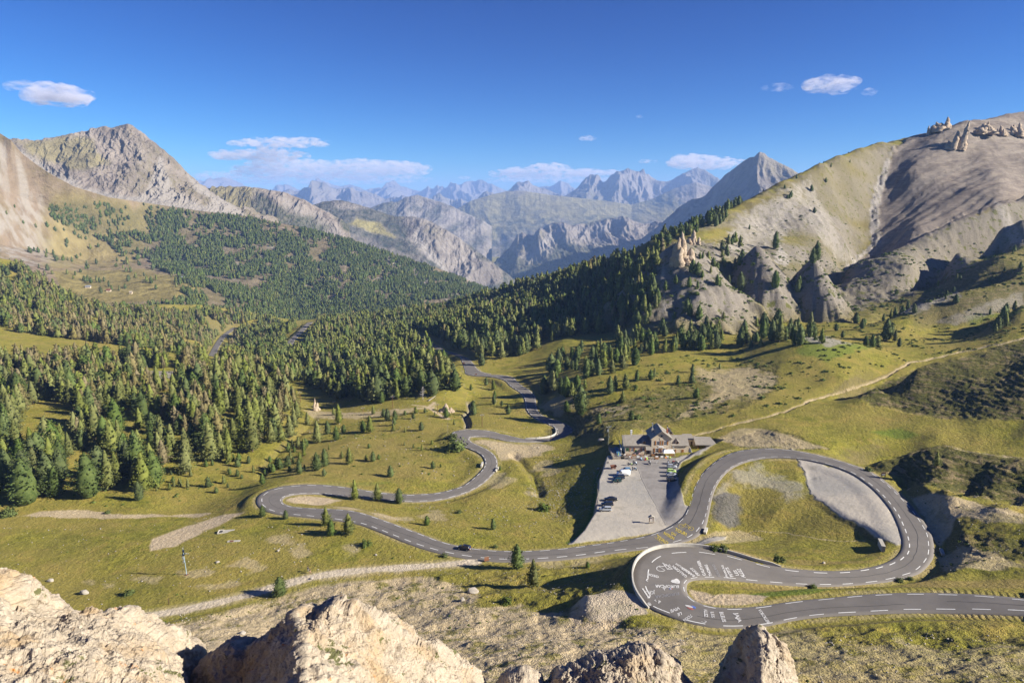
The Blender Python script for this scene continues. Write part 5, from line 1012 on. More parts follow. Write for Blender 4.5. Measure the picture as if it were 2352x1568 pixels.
holesL = [[(30, 1000), (60, 950), (130, 925), (175, 945), (165, 985), (150, 1030), (60, 1030)], [(262, 866), (300, 856), (430, 846), (486, 846), (486, 866), (300, 878)], [(470, 850), (475, 812), (520, 752), (552, 748), (530, 790), (500, 850)], [(180, 1120), (260, 1050), (150, 1040), (140, 1090)]]
scatter([(-300, 560), (0, 600), (60, 620), (110, 655), (160, 685), (210, 704), (260, 712), (330, 712), (540, 716), (640, 738), (660, 760), (600, 800), (560, 830), (-300, 830)], .0125, 640, 1450, (10, 17), (.80, .05, .15), holesL, .5, 1, br, 40)
scatter([(-300, 830), (560, 830), (620, 860), (655, 900), (680, 940), (690, 985), (640, 985), (560, 1000), (300, 990), (200, 960), (0, 960), (-300, 960)], .0115, 300, 720, (13, 19), (.80, .08, .12), holesL, .5, 2, br, 25)
scatter([(-300, 960), (0, 960), (200, 960), (300, 990), (560, 1000), (640, 985), (640, 1010), (575, 1040), (520, 1075), (450, 1090), (380, 1110), (330, 1140), (240, 1130), (200, 1148), (120, 1140), (60, 1158), (-300, 1158)], .0080, 200, 420, (13, 21), (.62, .03, .35), holesL, .6, 3, None, 16)
scatter([(300, 1040), (560, 1050), (600, 1060), (560, 1100), (430, 1130), (360, 1150), (320, 1140)], .010, 220, 360, (3, 6), (.5, 0, .5), (), .5, 4)
scatter([(560, 1090), (640, 1040), (720, 1000), (740, 1010), (660, 1085), (600, 1110)], .006, 240, 420, (3, 7), (.4, 0, .6), (), .5, 41)
holesM = [[(940, 758), (1010, 790), (1060, 815), (1070, 840), (1150, 850), (1170, 880), (1060, 895), (1045, 830), (990, 800), (930, 780)], [(650, 780), (680, 750), (715, 738), (740, 745), (700, 780), (705, 815), (665, 815)], [(750, 800), (790, 780), (870, 766), (900, 770), (830, 785), (770, 800)], [(1060, 760), (1130, 775), (1110, 790), (1050, 785)]]
scatter([(560, 790), (600, 762), (700, 745), (800, 733), (900, 724), (1000, 713), (1110, 685), (1200, 657), (1300, 637), (1450, 590), (1530, 560), (1505, 640), (1350, 690), (1150, 740), (900, 790), (720, 830), (620, 820)], .0135, 520, 1500, (12, 18), (.72, .08, .2), holesM, .25, 5, None, 40)
scatter([(560, 790), (620, 820), (720, 830), (900, 790), (1150, 740), (1350, 690), (1505, 640), (1515, 742), (1440, 765), (1340, 772), (1270, 790), (1200, 815), (1120, 838), (1085, 850), (1000, 790), (985, 830), (1050, 870), (1045, 900), (990, 910), (900, 922), (850, 930), (770, 915), (720, 890), (640, 870), (570, 830)], .0125, 380, 1000, (12, 19), (.62, .06, .32), holesM, .3, 6, None, 30)
scatter([(1235, 925), (1240, 890), (1330, 880), (1420, 880), (1500, 865), (1500, 900), (1330, 925)], .006, 300, 480, (7, 13), (.35, 0, .65), (), .6, 7, None, 12)
scatter([(1250, 870), (1260, 830), (1400, 790), (1560, 740), (1660, 750), (1650, 790), (1660, 800), (1500, 815), (1440, 850), (1350, 870)], .0065, 380, 640, (8, 15), (.35, 0, .65), (), .5, 8, None, 16)
scatter([(1490, 545), (1560, 520), (1640, 480), (1700, 455), (1700, 490), (1600, 545), (1500, 580)], .006, 640, 1000, (9, 15), (.2, 0, .8), (), .3, 9, None, 30)
scatter([(1500, 700), (1560, 620), (1700, 540), (1720, 600), (1690, 660), (1720, 720), (1800, 740), (1900, 790), (1700, 800), (1560, 780), (1500, 740)], .0022, 420, 900, (7, 14), (.25, 0, .75), (), .8, 10, None, 30)
scatter([(1700, 470), (1900, 370), (1960, 340), (1980, 360), (1900, 420), (1720, 540)], .0009, 700, 1200, (5, 10), (.2, 0, .8), (), .4, 11)
scatter([(1700, 800), (1900, 740), (2100, 700), (2300, 660), (2352, 740), (2250, 790), (2050, 800), (1900, 800)], .0012, 400, 680, (6, 12), (.3, 0, .7), (), .8, 12, None, 30)
scatter([(1640, 960), (1640, 860), (1760, 800), (1500, 830), (1400, 880), (1450, 960)], .0008, 280, 500, (3, 8), (.5, 0, .5), (), .4, 13)
scatter([(730, 990), (1000, 930), (1060, 940), (1040, 985), (990, 1090), (640, 1105), (600, 1100)], .0009, 230, 480, (2, 6), (.5, 0, .5), (), .5, 14)
scatter([(1080, 880), (1150, 870), (1180, 900), (1150, 950), (1085, 960)], .0015, 350, 560, (3, 8), (.5, 0, .5), (), .3, 15)
scatter([(2352, 560), (2140, 655), (2200, 670), (2352, 640)], .001, 480, 700, (5, 9), (.2, 0, .8), (), .3, 16)
FARTREES = []
DENS = 3.5
def scatter_loft(info, polys, n, hs, kinds, seed):
    A, px, py, kk = info; r = np.random.default_rng(seed); nr, nc = A.shape[0] - 9, A.shape[1] - 1
    i = r.integers(0, nr, n * 30); j = r.integers(0, nc, n * 30)
    e1 = A[i + 1, j] - A[i, j]; e2 = A[i, j + 1] - A[i, j]; ar = np.linalg.norm(np.cross(e1, e2), axis=1); p = A[i, j] + e1 * r.uniform(0, 1, (len(i), 1)) + e2 * r.uniform(0, 1, (len(i), 1))
    ok = r.uniform(0, 1, len(i)) < ar / np.percentile(ar, 97); p = p[ok]; x, y = proj(p[:, 0], p[:, 1], p[:, 2]); pr = np.zeros(len(p))
    for P, d, cl, sc in polys: pr = np.maximum(pr, inpoly(x, y, P) * d * smooth(.5 + cl * fbm(p[:, 0] / sc, p[:, 2] / sc + p[:, 1] / sc / 2, 4, seed) * 3))
    p = p[r.uniform(0, 1, len(p)) < pr][:n]; say('loft trees', len(p), 'wanted', n)
    for q_ in p: FARTREES.append((q_[0], q_[1], q_[2] - .3, r.uniform(*hs), r.uniform(0, 6.28), 12 + int(r.choice(3, p=kinds)) * NVAR + int(r.integers(NVAR))))
scatter_loft(I0, [([(330, 472), (450, 490), (560, 500), (700, 528), (800, 553), (1000, 618), (1100, 660), (1150, 680), (1150, 770), (600, 760), (520, 700), (480, 660), (430, 640), (360, 620), (330, 590), (340, 530)], 1.0, .55, 70), ([(110, 470), (350, 470), (345, 600), (290, 600), (250, 560), (180, 540), (120, 520)], .40, 1.6, 70), ([(0, 480), (110, 470), (260, 590), (460, 650), (300, 680), (100, 660)], .03, 1, 60), ([(380, 640), (470, 650), (480, 720), (300, 720), (330, 690), (440, 690)], .5, 1, 60), ([(420, 735), (560, 690), (1140, 700), (1140, 770), (560, 780)], 1.0, .3, 70)], 15000, (9, 16), (.25, .0, .75), 3)
# solitary and notable trees: tile, x, y of the foot, height in tile pixels, kind, label, (shape stretch)
SOLO = '''C 1335 1345 205 2 large dense green pine standing at the road edge right of the brown sign
C 1465 1495 245 0 tall slender pale green larch just below the road, right of the large dense pine
D 640 1560 160 2 round bushy pine standing beside the pale dirt track
D 1010 1000 160 0 tall conifer at the lower road edge, rear one of a touching pair
D 1050 1078 130 2 short wide pine in front of the tall conifer at the lower road edge
D 1190 1068 175 0 broad pale larch on the lower road edge, right of the touching pair
D 1240 795 170 0 broad conifer inside the left hairpin, casting shadow across the road, leftmost of three
D 1420 800 145 0 slim conifer between the two other trees along the upper leg of the left hairpin
D 1595 825 130 2 bushy conifer by the upper road leg, rightmost of three in a row
D 500 930 95 2 small pine hugging the outside of the left hairpin
D 687 948 75 2 small round pine just below the road near the left hairpin
D 1815 998 82 2 small pine on the open meadow between the two road legs, left one
C 1145 1032 92 2 small round pine on the open meadow between the two road legs, right one
D 1525 612 95 2 single round conifer on the golden meadow above the left hairpin
D 1195 512 142 0
D 1385 490 85 2
D 1430 472 42 2
D 1330 482 52 0
D 1135 465 62 0
D 1000 530 148 2 dark brownish twin tree on the meadow above the left hairpin, right one of the twins
D 935 562 150 2 dark brownish twin tree on the meadow above the left hairpin, left one of the twins
D 993 605 62 2
D 795 590 120 2
D 800 500 92 0
D 705 530 92 2
D 640 550 92 2
D 585 575 72 2
D 560 495 52 2
D 500 672 92 2
D 300 610 60 2
D 240 592 52 2
D 335 625 36 2
D 223 700 42 2
D 130 742 55 2
D 1770 242 72 2
D 1360 262 142 0
D 1305 252 92 2
D 1470 135 72 2
D 1500 165 102 2
D 1560 160 82 2
D 1708 148 52 2
D 1640 120 40 2
D 1800 102 45 2
D 1970 142 88 2
D 1388 112 72 0
D 1110 190 165 0
D 1070 118 62 0
D 1090 322 122 2
D 1150 262 72 2
D 1020 272 112 2
D 940 342 182 0
D 860 202 112 0
D 420 412 330 0 thin larch with a long bare trunk at the front edge of the left forest
D 350 350 190 0
D 570 340 180 0
D 650 335 150 0
D 720 300 190 0
D 60 480 200 0
D 170 480 230 0
C 1900 1338 56 2
C 1265 112 82 2
C 1730 92 92 2
C 1845 122 182 2
C 1990 190 90 2
C 2250 160 82 2
D 2400 560 40 2
C 725 535 30 2
B 1648 232 125 0 lone yellow-green larch on the dark shaded hillock right of the loop
B 2180 250 1 0'''
SINGLE = []
for ln in SOLO.split('\n'):
    a = ln.split(' ', 5); k, x, y, h, kind = a[0], float(a[1]), float(a[2]), float(a[3]), int(a[4]); lab = a[5] if len(a) > 5 else None
    if h < 5: continue
    g = on_ground(*T(k, x, y)); sc_ = TILE[k][2] * K; d = g.y * CP - g.z * SP; hm = h / sc_ * d / F / .95
    SINGLE.append((g.x, g.y, g.z - .1, hm, random.uniform(0, 6.28), kind, lab))
for (dx, dy, hp, kd) in ((60, 1158, 108, 2), (20, 1120, 90, 2), (130, 1140, 70, 2), (205, 1142, 105, 2), (250, 1125, 95, 0), (320, 1148, 45, 2), (160, 1050, 60, 0), (70, 1020, 42, 0), (560, 1036, 90, 0), (1860, 772, 56, 0), (1790, 786, 62, 0), (1772, 784, 50, 2), (1752, 778, 46, 2), (2035, 782, 50, 2), (1815, 760, 30, 2), (1980, 755, 24, 2), (1875, 600, 45, 2), (1866, 606, 36, 2), (1781, 572, 40, 2), (1835, 662, 30, 2), (1700, 668, 44, 2), (1780, 662, 40, 2), (1583, 660, 24, 2), (1832, 672, 30, 2), (2195, 697, 22, 2), (2190, 672, 14, 2), (1935, 775, 16, 2), (1870, 490, 14, 2), (1333, 948, 66, 2), (1430, 925, 30, 0), (1400, 905, 42, 2), (1250, 905, 44, 2), (1300, 912, 50, 2), (1270, 898, 48, 0), (1288, 905, 40, 2)):
    g = on_ground(dx, dy); d = g.y * CP - g.z * SP; SINGLE.append((g.x, g.y, g.z - .1, hp * d / F / .95, random.uniform(0, 6.28), kd, None))
TREES.sort(key=lambda t: -t[3] / t[1]); nind = 300 - len(SINGLE) - 4
named, rest = TREES[:nind], TREES[nind:]
ROOT = {}
def tree_obj(x, y, z, h, rot, kind, label, group):
    nm = 'stone_pine' if kind == 2 else 'larch'
    r = thing(nm, label, 'tree', (x, y, z), rot, group); v = random.randrange(NVAR); w_ = random.uniform(.9, 1.15) * (1.0 if h > 8 else 1.2); r.scale = (h * w_, h * w_, h)
    c = bpy.data.objects.new('crown', CROWN0[kind][v]); link(c); c.parent = r; t_ = bpy.data.objects.new('trunk', TRUNK0[kind]); link(t_); t_.parent = r
    return r
def where(x, y, z):
    px, py = proj(x, y, z)
    if px < 700 and py < 1170: return 'in the forest on the left hillside'
    if px < 1060 and py > 950: return 'on the meadow above the left hairpin'
    if px < 1230: return 'in the forest beyond the winding road'
    if px < 1660: return 'on the slope behind the stone inn'
    return 'on the grassy valley slopes at the right'
for t_ in SINGLE:
    wh = where(*t_[:3]); nm = 'dark stone pine' if t_[5] == 2 else 'pale green larch'; tall = 'tall' if t_[3] > 11 else 'medium sized' if t_[3] > 6 else 'small'
    tree_obj(*t_[:6], t_[6] or '%s %s standing singly %s' % (tall, nm, wh), 'solitary conifers' if t_[6] else '%s %ss %s' % (tall, nm, wh))
for t_ in named:
    wh = where(*t_[:3]); k = t_[5]; nm = ('green larch', 'browned larch', 'dark green stone pine')[k]
    tree_obj(*t_[:6], 'tall %s among its like %s' % (nm, wh), '%ss %s' % (nm, wh))
pts = [(x, y, z, h, r_, (0 if y < 620 else 12) + k * NVAR + random.randrange(NVAR)) for x, y, z, h, r_, k in rest]
forest_object('conifer_forest', pts + FARTREES, 'dense mixed larch and pine forest covering the hillsides')
say('trees', len(SINGLE), len(named), len(pts), len(FARTREES))
# ================================================================ CRAGS, BOULDERS, STONES
def limestone(name, a, b, ochre, lichen=True, sc=1.0, bump=.25, tufts=.5):
    t = NT(name); p = t.geo('Position'); big = t.noise(p, .55 * sc, 5, .6); mid = t.noise(p, 2.2 * sc, 5, .7, .6); fine = t.noise(p, 11 * sc, 4, .75); nz = t.node('ShaderNodeSeparateXYZ'); t.l.new(t.geo('Normal'), nz.inputs[0])
    col = t.mix(t.ramp(mid, .3, .7), a, b); col = t.mix(t.math('MULTIPLY', t.ramp(big, .52, .68), .7), col, ochre); col = t.mix(t.math('MULTIPLY', t.ramp(fine, .52, .72), .4), col, tuple(x * .6 for x in a[:3]) + (1,))
    cr = t.voro(t.mapping(p, (1, 1, 1.4)), 1.5 * sc, 'DISTANCE_TO_EDGE'); col = t.mix(t.ramp(cr, .03, 0, 0, .0), col, (.12, .09, .065, 1))
    if lichen:
        l = t.math('MULTIPLY', t.ramp(t.noise(p, 1.6 * sc, 4, .7), .64, .69), t.ramp(nz.outputs[2], .45, .75)); col = t.mix(t.math('MULTIPLY', l, t.ramp(fine, .35, .55)), col, (.50, .19, .035, 1))
    g = t.math('MULTIPLY', t.ramp(t.noise(p, .9 * sc, 5, .75), .60, .635), t.ramp(nz.outputs[2], .3, .5)); col = t.mix(t.math('MULTIPLY', g, tufts), col, (.10, .105, .03, 1))
    t.base(col); t.rough(.95); h = t.math('ADD', mid, t.math('MULTIPLY', fine, .45)); h = t.math('ADD', h, t.math('MULTIPLY', t.ramp(cr, 0, .2), .06)); t.normal(t.bump(h, .9, bump)); return t.m
ROCKN = limestone('weathered_limestone', (.34, .275, .195, 1), (.52, .44, .335, 1), (.38, .255, .125, 1), True, 1.0, .16, .9)
ROCKF = limestone('crag_limestone', (.30, .225, .155, 1), (.52, .42, .31, 1), (.38, .26, .15, 1), False, .25, .7, .4)
STONE = limestone('pale_stone', (.28, .25, .21, 1), (.44, .40, .34, 1), (.34, .28, .21, 1), False, 2.0, .1, .0)
def outcrop(name, rows, x0, x1, nu, nv, amp, sc, label, group=None, seed=0, mat=None):
    xs = np.linspace(x0, x1, nu); L = []
    for r in rows:
        py, Y = interp_line(r, xs); X, Y2, Z = at_y(xs, py, Y); L.append(np.stack([X, Y2, Z], -1))
    pts = np.stack(L); tt = np.linspace(0, len(rows) - 1, nv); i = np.minimum(tt.astype(int), len(rows) - 2); f = (tt - i)[:, None, None]
    P = pts[i] * (1 - f) + pts[i + 1] * f; bk = []
    for k in np.linspace(.05, 1, int(nv * .5)):
        b = pts[-1].copy(); b[:, 1] += 5.5 * k ** .8; b[:, 2] -= 9 * k ** 1.5 + .3 * k; bk.append(b)
    A = np.concatenate([P, np.stack(bk)])
    for _ in range(2): A[1:-1] = A[1:-1] * .5 + (A[:-2] + A[2:]) * .25
    du = np.gradient(A, axis=1); dv = np.gradient(A, axis=0); n = np.cross(du, dv); n /= np.linalg.norm(n, axis=-1)[..., None] + 1e-9
    x, y, z = A[..., 0] * sc, A[..., 1] * sc, A[..., 2] * sc
    d = amp * (fbm3(x, y, z * .8, 3, seed) * 1.3 + 1.3 * fbm3(x * 1.9, y * 1.9, z * 1.6, 4, seed + 9, .55, True)) + amp * .45 * fbm3(x * 5, y * 5, z * 5, 4, seed + 3, .6, True)
    # blocky joints
    j = np.floor(noise3(x * 1.1, y * 1.1, z * 1.1, seed + 4) * 6) / 6; d += amp * .9 * j; j2 = np.floor(noise3(x * 3 + 3, y * 3, z * 4, seed + 6) * 4) / 4; d += amp * .4 * j2
    env = np.ones(A.shape[:2]); edge = np.minimum(np.linspace(0, 1, nu), np.linspace(1, 0, nu)) * 12
    A = A + n * (d * env)[..., None]
    o = mesh_np(name, A.reshape(-1, 3), grid_quads(A.shape[0], nu), mat or ROCKN); return props(o, label, 'rock', group)
outcrop('rock_outcrop', [[(-260, 1900, 8), (440, 1900, 9)], [(-260, 1560, 13), (0, 1620, 12.5), (200, 1620, 13), (330, 1640, 13.5), (440, 1750, 14)], [(-260, 1400, 16.5), (0, 1470, 15.5), (200, 1500, 15.5), (330, 1540, 16), (400, 1590, 16.5), (440, 1660, 17)],
    [(-260, 1290, 18), (-60, 1330, 18), (-22, 1350, 18), (0, 1376, 18), (12, 1402, 18.2), (30, 1414, 18.4), (60, 1416, 18.6), (100, 1426, 18.8), (130, 1434, 19), (165, 1430, 19), (195, 1430, 19.2), (225, 1422, 19.4), (260, 1424, 19.6), (300, 1448, 19.8), (340, 1464, 20), (370, 1480, 20.2), (395, 1514, 20.4), (412, 1555, 20.6), (425, 1610, 20.8), (440, 1680, 21)]],
    -260, 440, q(760), q(330), .30, .8, 'big pale limestone outcrop in the bottom left corner', None, 3)
outcrop('rock_outcrop', [[(360, 1900, 12), (1130, 1900, 13)], [(360, 1760, 17), (560, 1700, 15.5), (660, 1640, 13.5), (740, 1640, 13.8), (900, 1680, 16), (1130, 1740, 18)], [(360, 1690, 19), (560, 1582, 18.5), (640, 1552, 17), (700, 1492, 16.6), (760, 1492, 17.5), (900, 1552, 18.5), (1130, 1680, 19.5)],
    [(360, 1640, 21), (400, 1602, 21), (430, 1574, 21), (470, 1530, 20.5), (500, 1506, 20.2), (540, 1492, 20), (560, 1494, 20), (600, 1472, 19.8), (640, 1456, 19.6), (660, 1442, 19.5), (682, 1416, 19.4), (700, 1426, 19.4), (720, 1424, 19.3), (740, 1408, 19.3), (760, 1403, 19.3), (800, 1406, 19.4), (830, 1416, 19.6), (870, 1434, 19.9), (900, 1458, 20.1), (950, 1490, 20.4), (1000, 1506, 20.7), (1040, 1536, 21), (1080, 1564, 21.2), (1110, 1604, 21.4), (1130, 1640, 21.5)]],
    360, 1130, q(820), q(330), .26, .8, 'pyramid shaped limestone outcrop in the bottom centre, white right side, ochre left', None, 5)
outcrop('rock_outcrop', [[(1240, 1900, 16), (1610, 1900, 17)], [(1240, 1720, 20), (1400, 1640, 19.5), (1610, 1720, 20)], [(1240, 1620, 22), (1290, 1556, 22), (1340, 1543, 22), (1380, 1522, 22), (1420, 1516, 22), (1448, 1506, 22), (1490, 1503, 22), (1505, 1510, 22), (1520, 1504, 22), (1530, 1520, 22), (1555, 1536, 22), (1580, 1562, 22), (1610, 1640, 22)]],
    1240, 1610, q(460), q(200), .22, 1.2, 'low jagged rock with orange lichen at the bottom edge, left of the rock horn', 'lichen covered rocks at the bottom edge', 8)
outcrop('rock_outcrop', [[(1660, 1900, 16), (1850, 1900, 17)], [(1660, 1700, 20), (1750, 1640, 19), (1850, 1700, 20)], [(1660, 1640, 22), (1690, 1575, 22), (1708, 1552, 22), (1722, 1530, 22), (1727, 1500, 22), (1738, 1476, 22), (1748, 1464, 22), (1765, 1459, 22), (1775, 1467, 22), (1780, 1480, 22), (1795, 1479, 22), (1806, 1494, 22), (1814, 1530, 22), (1826, 1580, 22), (1850, 1650, 22)]],
    1660, 1850, q(320), q(240), .20, 1.4, 'narrow upright rock horn with orange lichen on its tip, at the bottom edge', 'lichen covered rocks at the bottom edge', 12)
outcrop('rock_outcrop', [[(1130, 1900, 16), (1260, 1900, 17)], [(1130, 1640, 22), (1150, 1576, 22), (1172, 1556, 22), (1200, 1549, 22), (1216, 1552, 22), (1240, 1570, 22), (1260, 1610, 22)]], 1130, 1260, q(160), q(90), .12, 1.5, 'small rock tip just showing at the bottom edge, right of the pyramid shaped outcrop', 'lichen covered rocks at the bottom edge', 15)
def crag(name, px, py, wpx, hpx, label, group=None, seed=0, peaks=3, mat=None, lean=0.0, Y=None, depth=.6):
    """a jagged crag of merged tapering shards whose foot is at (px, py), wpx by hpx display pixels"""
    g = on_ground(px, py) if Y is None else Vector(at_y(px, py, Y)); m = (g.y * CP - g.z * SP) / F; W, H = wpx * m, hpx * m; r = np.random.default_rng(seed + 100)
    ctr = [(r.uniform(-.75, .75), r.uniform(.5, .9)) for _ in range(peaks)]; ctr[0] = (ctr[0][0] * .3, 1.0); VV, FF, off = [], [], 0; ns, nr = 10, 12
    for k in range(peaks * 7):
        c, hh = ctr[k % peaks]; sp = (k // peaks) * .05; cx = c + r.normal(0, .05 + sp); cx = float(np.clip(cx, -.95, .95)); h = H * hh * (1 if k < peaks else r.uniform(.35, .95) * (1 - sp)); R = max(W * .5 * r.uniform(.16, .32) * (1 + .25 / peaks), H * .07); y0 = r.normal(0, .18) * W * depth * (0 if k < peaks else 1)
        t_ = np.linspace(0, 1, nr)[:, None]; a = np.linspace(0, 2 * np.pi, ns, endpoint=False)[None, :] + r.uniform(0, 6)
        rr = R * (1 - t_ ** r.uniform(1.5, 3.2)) ** .8 * (1 + r.uniform(-.28, .28, (nr, ns))) + R * .03; drift = np.cumsum(r.normal(0, .06, (nr, 2)), axis=0) * R * 1.4
        X = cx * W * .5 * .8 + np.cos(a) * rr + drift[:, :1] + lean * t_ * h; Yv = y0 + np.sin(a) * rr * depth * 1.3 + drift[:, 1:]; Z = t_ * h * (1 + .0 * a) + r.uniform(-.03, .03, (nr, ns)) * H - H * .12
        V = np.stack([X, Yv, Z], -1).reshape(-1, 3); i = np.arange(nr - 1)[:, None] * ns; j = np.arange(ns)[None, :]; q1, q2 = i + j, i + (j + 1) % ns
        Q = np.stack([q1, q2, q2 + ns, q1 + ns], -1).reshape(-1, 4); VV.append(V); FF.append(Q + off); off += len(V)
    o = mesh_np(name, np.concatenate(VV), np.concatenate(FF), mat or ROCKF, False); o.location = g; return props(o, label, 'rock', group)
crag('rock_tower', 1567, 602, 66, 78, 'tall pale rock tower on the brown slope below the pine ridge', None, 3, 3)
crag('rock_tower', 1590, 560, 40, 36, 'shorter rock block behind the tall tower on the brown slope', None, 4, 2)
crag('rock_spire', 2200, 338, 56, 66, 'leaning rock spire on the scree slope, tallest below the skyline', 'rock spires on the scree mountain', 5, 2, lean=.25)
crag('rock_spire', 2165, 300, 66, 34, 'jagged rock crest on the skyline of the scree mountain', 'rock spires on the scree mountain', 6, 4)
crag('rock_spire', 2132, 310, 20, 24, 'small separate rock tooth at the left end of the skyline crest', 'rock spires on the scree mountain', 7, 1)
crag('rock_spire', 2262, 306, 64, 30, 'ragged rock fin right of the leaning spire', 'rock spires on the scree mountain', 8, 6)
crag('rock_spire', 2298, 310, 34, 24, 'small ragged rock fin under the right skyline', 'rock spires on the scree mountain', 9, 4)
crag('rock_spire', 2338, 312, 60, 34, 'rock fin at the right edge of the photo below the skyline', 'rock spires on the scree mountain', 10, 5)
crag('rock_pillar', 726, 942, 26, 34, 'squat reddish rock pillar standing in the stream valley', None, 11, 2, depth=.9)
crag('rock_outcrop', 1028, 946, 44, 24, 'pale rock outcrop with small pines beside the gravel path end', None, 12, 4)
def boulder_np(r, sub=2):
    bm = bmesh.new()
    for _ in range(9 + 4 * sub):
        d = r.normal(0, 1, 3); d /= np.linalg.norm(d); bm.verts.new(d * r.uniform(.40, .56) * [1.15, .95, .75])
    g = bmesh.ops.convex_hull(bm, input=bm.verts); bmesh.ops.delete(bm, geom=[v for v in bm.verts if not v.link_faces], context='VERTS'); bmesh.ops.triangulate(bm, faces=bm.faces)
    if sub > 1: bmesh.ops.bevel(bm, geom=bm.edges, offset=.03, segments=1, affect='EDGES'); bmesh.ops.triangulate(bm, faces=bm.faces)
    bm.verts.index_update(); V = np.array([v.co[:] for v in bm.verts]); Fc = np.array([[v.index for v in f.verts] for f in bm.faces]); bm.free(); return V, Fc
BL = [('P1', 990, 620, 74, 'large angular grey boulder in the rubble below the dense pine'), ('P1', 925, 672, 46, 'smaller grey boulder left below the large angular one'), ('Q1', 340, 712, 40, 'pale boulder on the lower left meadow, above the left outcrop'), ('Q1', 565, 795, 60, 'cluster boulder of white stone on the lower left meadow'),
      ('Q1', 1625, 1068, 52, 'grey boulder in the scree gap between the two outcrops'), ('Q1', 1462, 586, 24, 'pale boulder right of the weather mast'), ('Q1', 2096, 695, 26, 'white boulder beside the dirt track'), ('B', 750, 1004, 30, 'white boulder on the golden grass inside the loop'), ('P1', 1000, 226, 12, 'small white boulder on the meadow above the black car'),
      ('C', 2070, 500, 22, 'square stone block beside the car park'), ('C', 1988, 548, 24, 'square stone block at the head of the wooden fence'), ('C', 2010, 325, 50, 'low pale boulder on the slope left of the utility pole'), ('D', 140, 1295, 30, 'pale boulder on the meadow near the weather mast'), ('D', 1407, 1238, 24, 'white boulder on the meadow below the road'), ('D', 628, 1205, 30, 'pale flat boulder on the stony patch of the meadow')]
TILE['P1'] = (1300, 2000, 1.68); TILE['Q1'] = (0, 1900, 1.68); TILE['G'] = (1000, 1280, 1.7143)
for k, x, y, w_, lab in BL:
    g = on_ground(*T(k, x, y)); m = (g.y * CP - g.z * SP) / F / (TILE[k][2] * K); V, Fc = boulder_np(RNG, 3); o = mesh_np('boulder', V * w_ * m, Fc, STONE, False); o.location = g + Vector((0, 0, w_ * m * .12)); props(o, lab, 'boulder')
def stones(n, P, y0, y1, s0, s1, seed, dens=None):
    r = np.random.default_rng(seed); P = np.array(P, float); out = []
    u0, u1 = (P[:, 0].min() - 1176) / F / .9, (P[:, 0].max() - 1176) / F / .9
    Y = np.sqrt(r.uniform(y0 ** 2, y1 ** 2, n)); X = Y * r.uniform(min(u0, u0 * .85), max(u1, u1 * .85), n); Z = ground_z(X, Y); px, py = proj(X, Y, Z)
    ok = inpoly(px, py, P) & (samp(dist, X, Y) > .4) & (samp(M('gravel') + M('asphalt'), X, Y) < .3) & (r.uniform(0, 1, n) < smooth(.45 + 2.4 * fbm(X / 11, Y / 11, 3, seed)))
    return [(x, y, z, s0 + (s1 - s0) * r.uniform() ** 4) for x, y, z in zip(X[ok], Y[ok], Z[ok])]
SP_ = stones(3600, [(0, 1180), (600, 1180), (1060, 1290), (640, 1340), (600, 1400), (300, 1430), (-200, 1400), (-200, 1190)], 140, 260, .10, .6, 5) + stones(16000, [(300, 1430), (640, 1340), (1080, 1300), (1440, 1300), (1470, 1400), (1640, 1470), (2400, 1440), (2400, 1640), (200, 1640)], 80, 190, .10, .5, 6) + stones(4000, [(700, 1190), (1300, 1120), (1370, 1170), (1290, 1250), (800, 1200)], 180, 280, .15, .6, 7) + stones(3000, [(2080, 1120), (2352, 1150), (2352, 1320), (2150, 1310)], 110, 220, .12, .5, 8) + stones(5000, [(700, 930), (1100, 850), (1180, 960), (1350, 1050), (1000, 1100), (700, 1000)], 240, 520, .2, .9, 9)
SH = [boulder_np(RNG, 1) for _ in range(6)]; VV, FF, o_ = [], [], 0
for i, (x, y, z, s) in enumerate(SP_):
    V, Fc = SH[i % 6]; a = i * 2.4; c, s_ = math.cos(a), math.sin(a); R = np.array([[c, -s_, 0], [s_, c, 0], [0, 0, 1]]); VV.append(V @ R.T * s + [x, y, z + s * .1]); FF.append(Fc + o_); o_ += len(V)
props(mesh_np('scattered_stones', np.concatenate(VV), np.concatenate(FF), STONE, False), 'countless small pale stones scattered over meadows and rubble', 'stones', kind='stuff'); say('stones', len(SP_))
# shrubs
SHR = leafmat('shrub_leaves', (.06, .085, .02, 1), (.11, .14, .03, 1), (.15, .17, .05, 1), .25)
def shrub_mesh(seed, n=500):
    r = np.random.default_rng(seed); V, Fc = [], []
    for _ in range(n):
        d = r.normal(0, 1, 3); d[2] = abs(d[2]) * .9; d /= np.linalg.norm(d); rad = r.uniform(.55, 1) * (1 + .3 * math.sin(3 * d[0] * 2 + seed)); p = d * rad * [.5, .5, .62]; nrm = d + r.normal(0, .5, 3); nrm /= np.linalg.norm(nrm)
        t1 = np.cross(nrm, r.normal(0, 1, 3)); t1 /= np.linalg.norm(t1); t2 = np.cross(nrm, t1); s = r.uniform(.05, .10); i = len(V); V += [p + t1 * s, p + t2 * s * .7, p - t1 * s, p - t2 * s * .7]; Fc.append((i, i + 1, i + 2, i + 3))
    return raw_mesh('shrub', [(np.array(V), np.array(Fc), SHR)])
SM = [shrub_mesh(i) for i in range(4)]
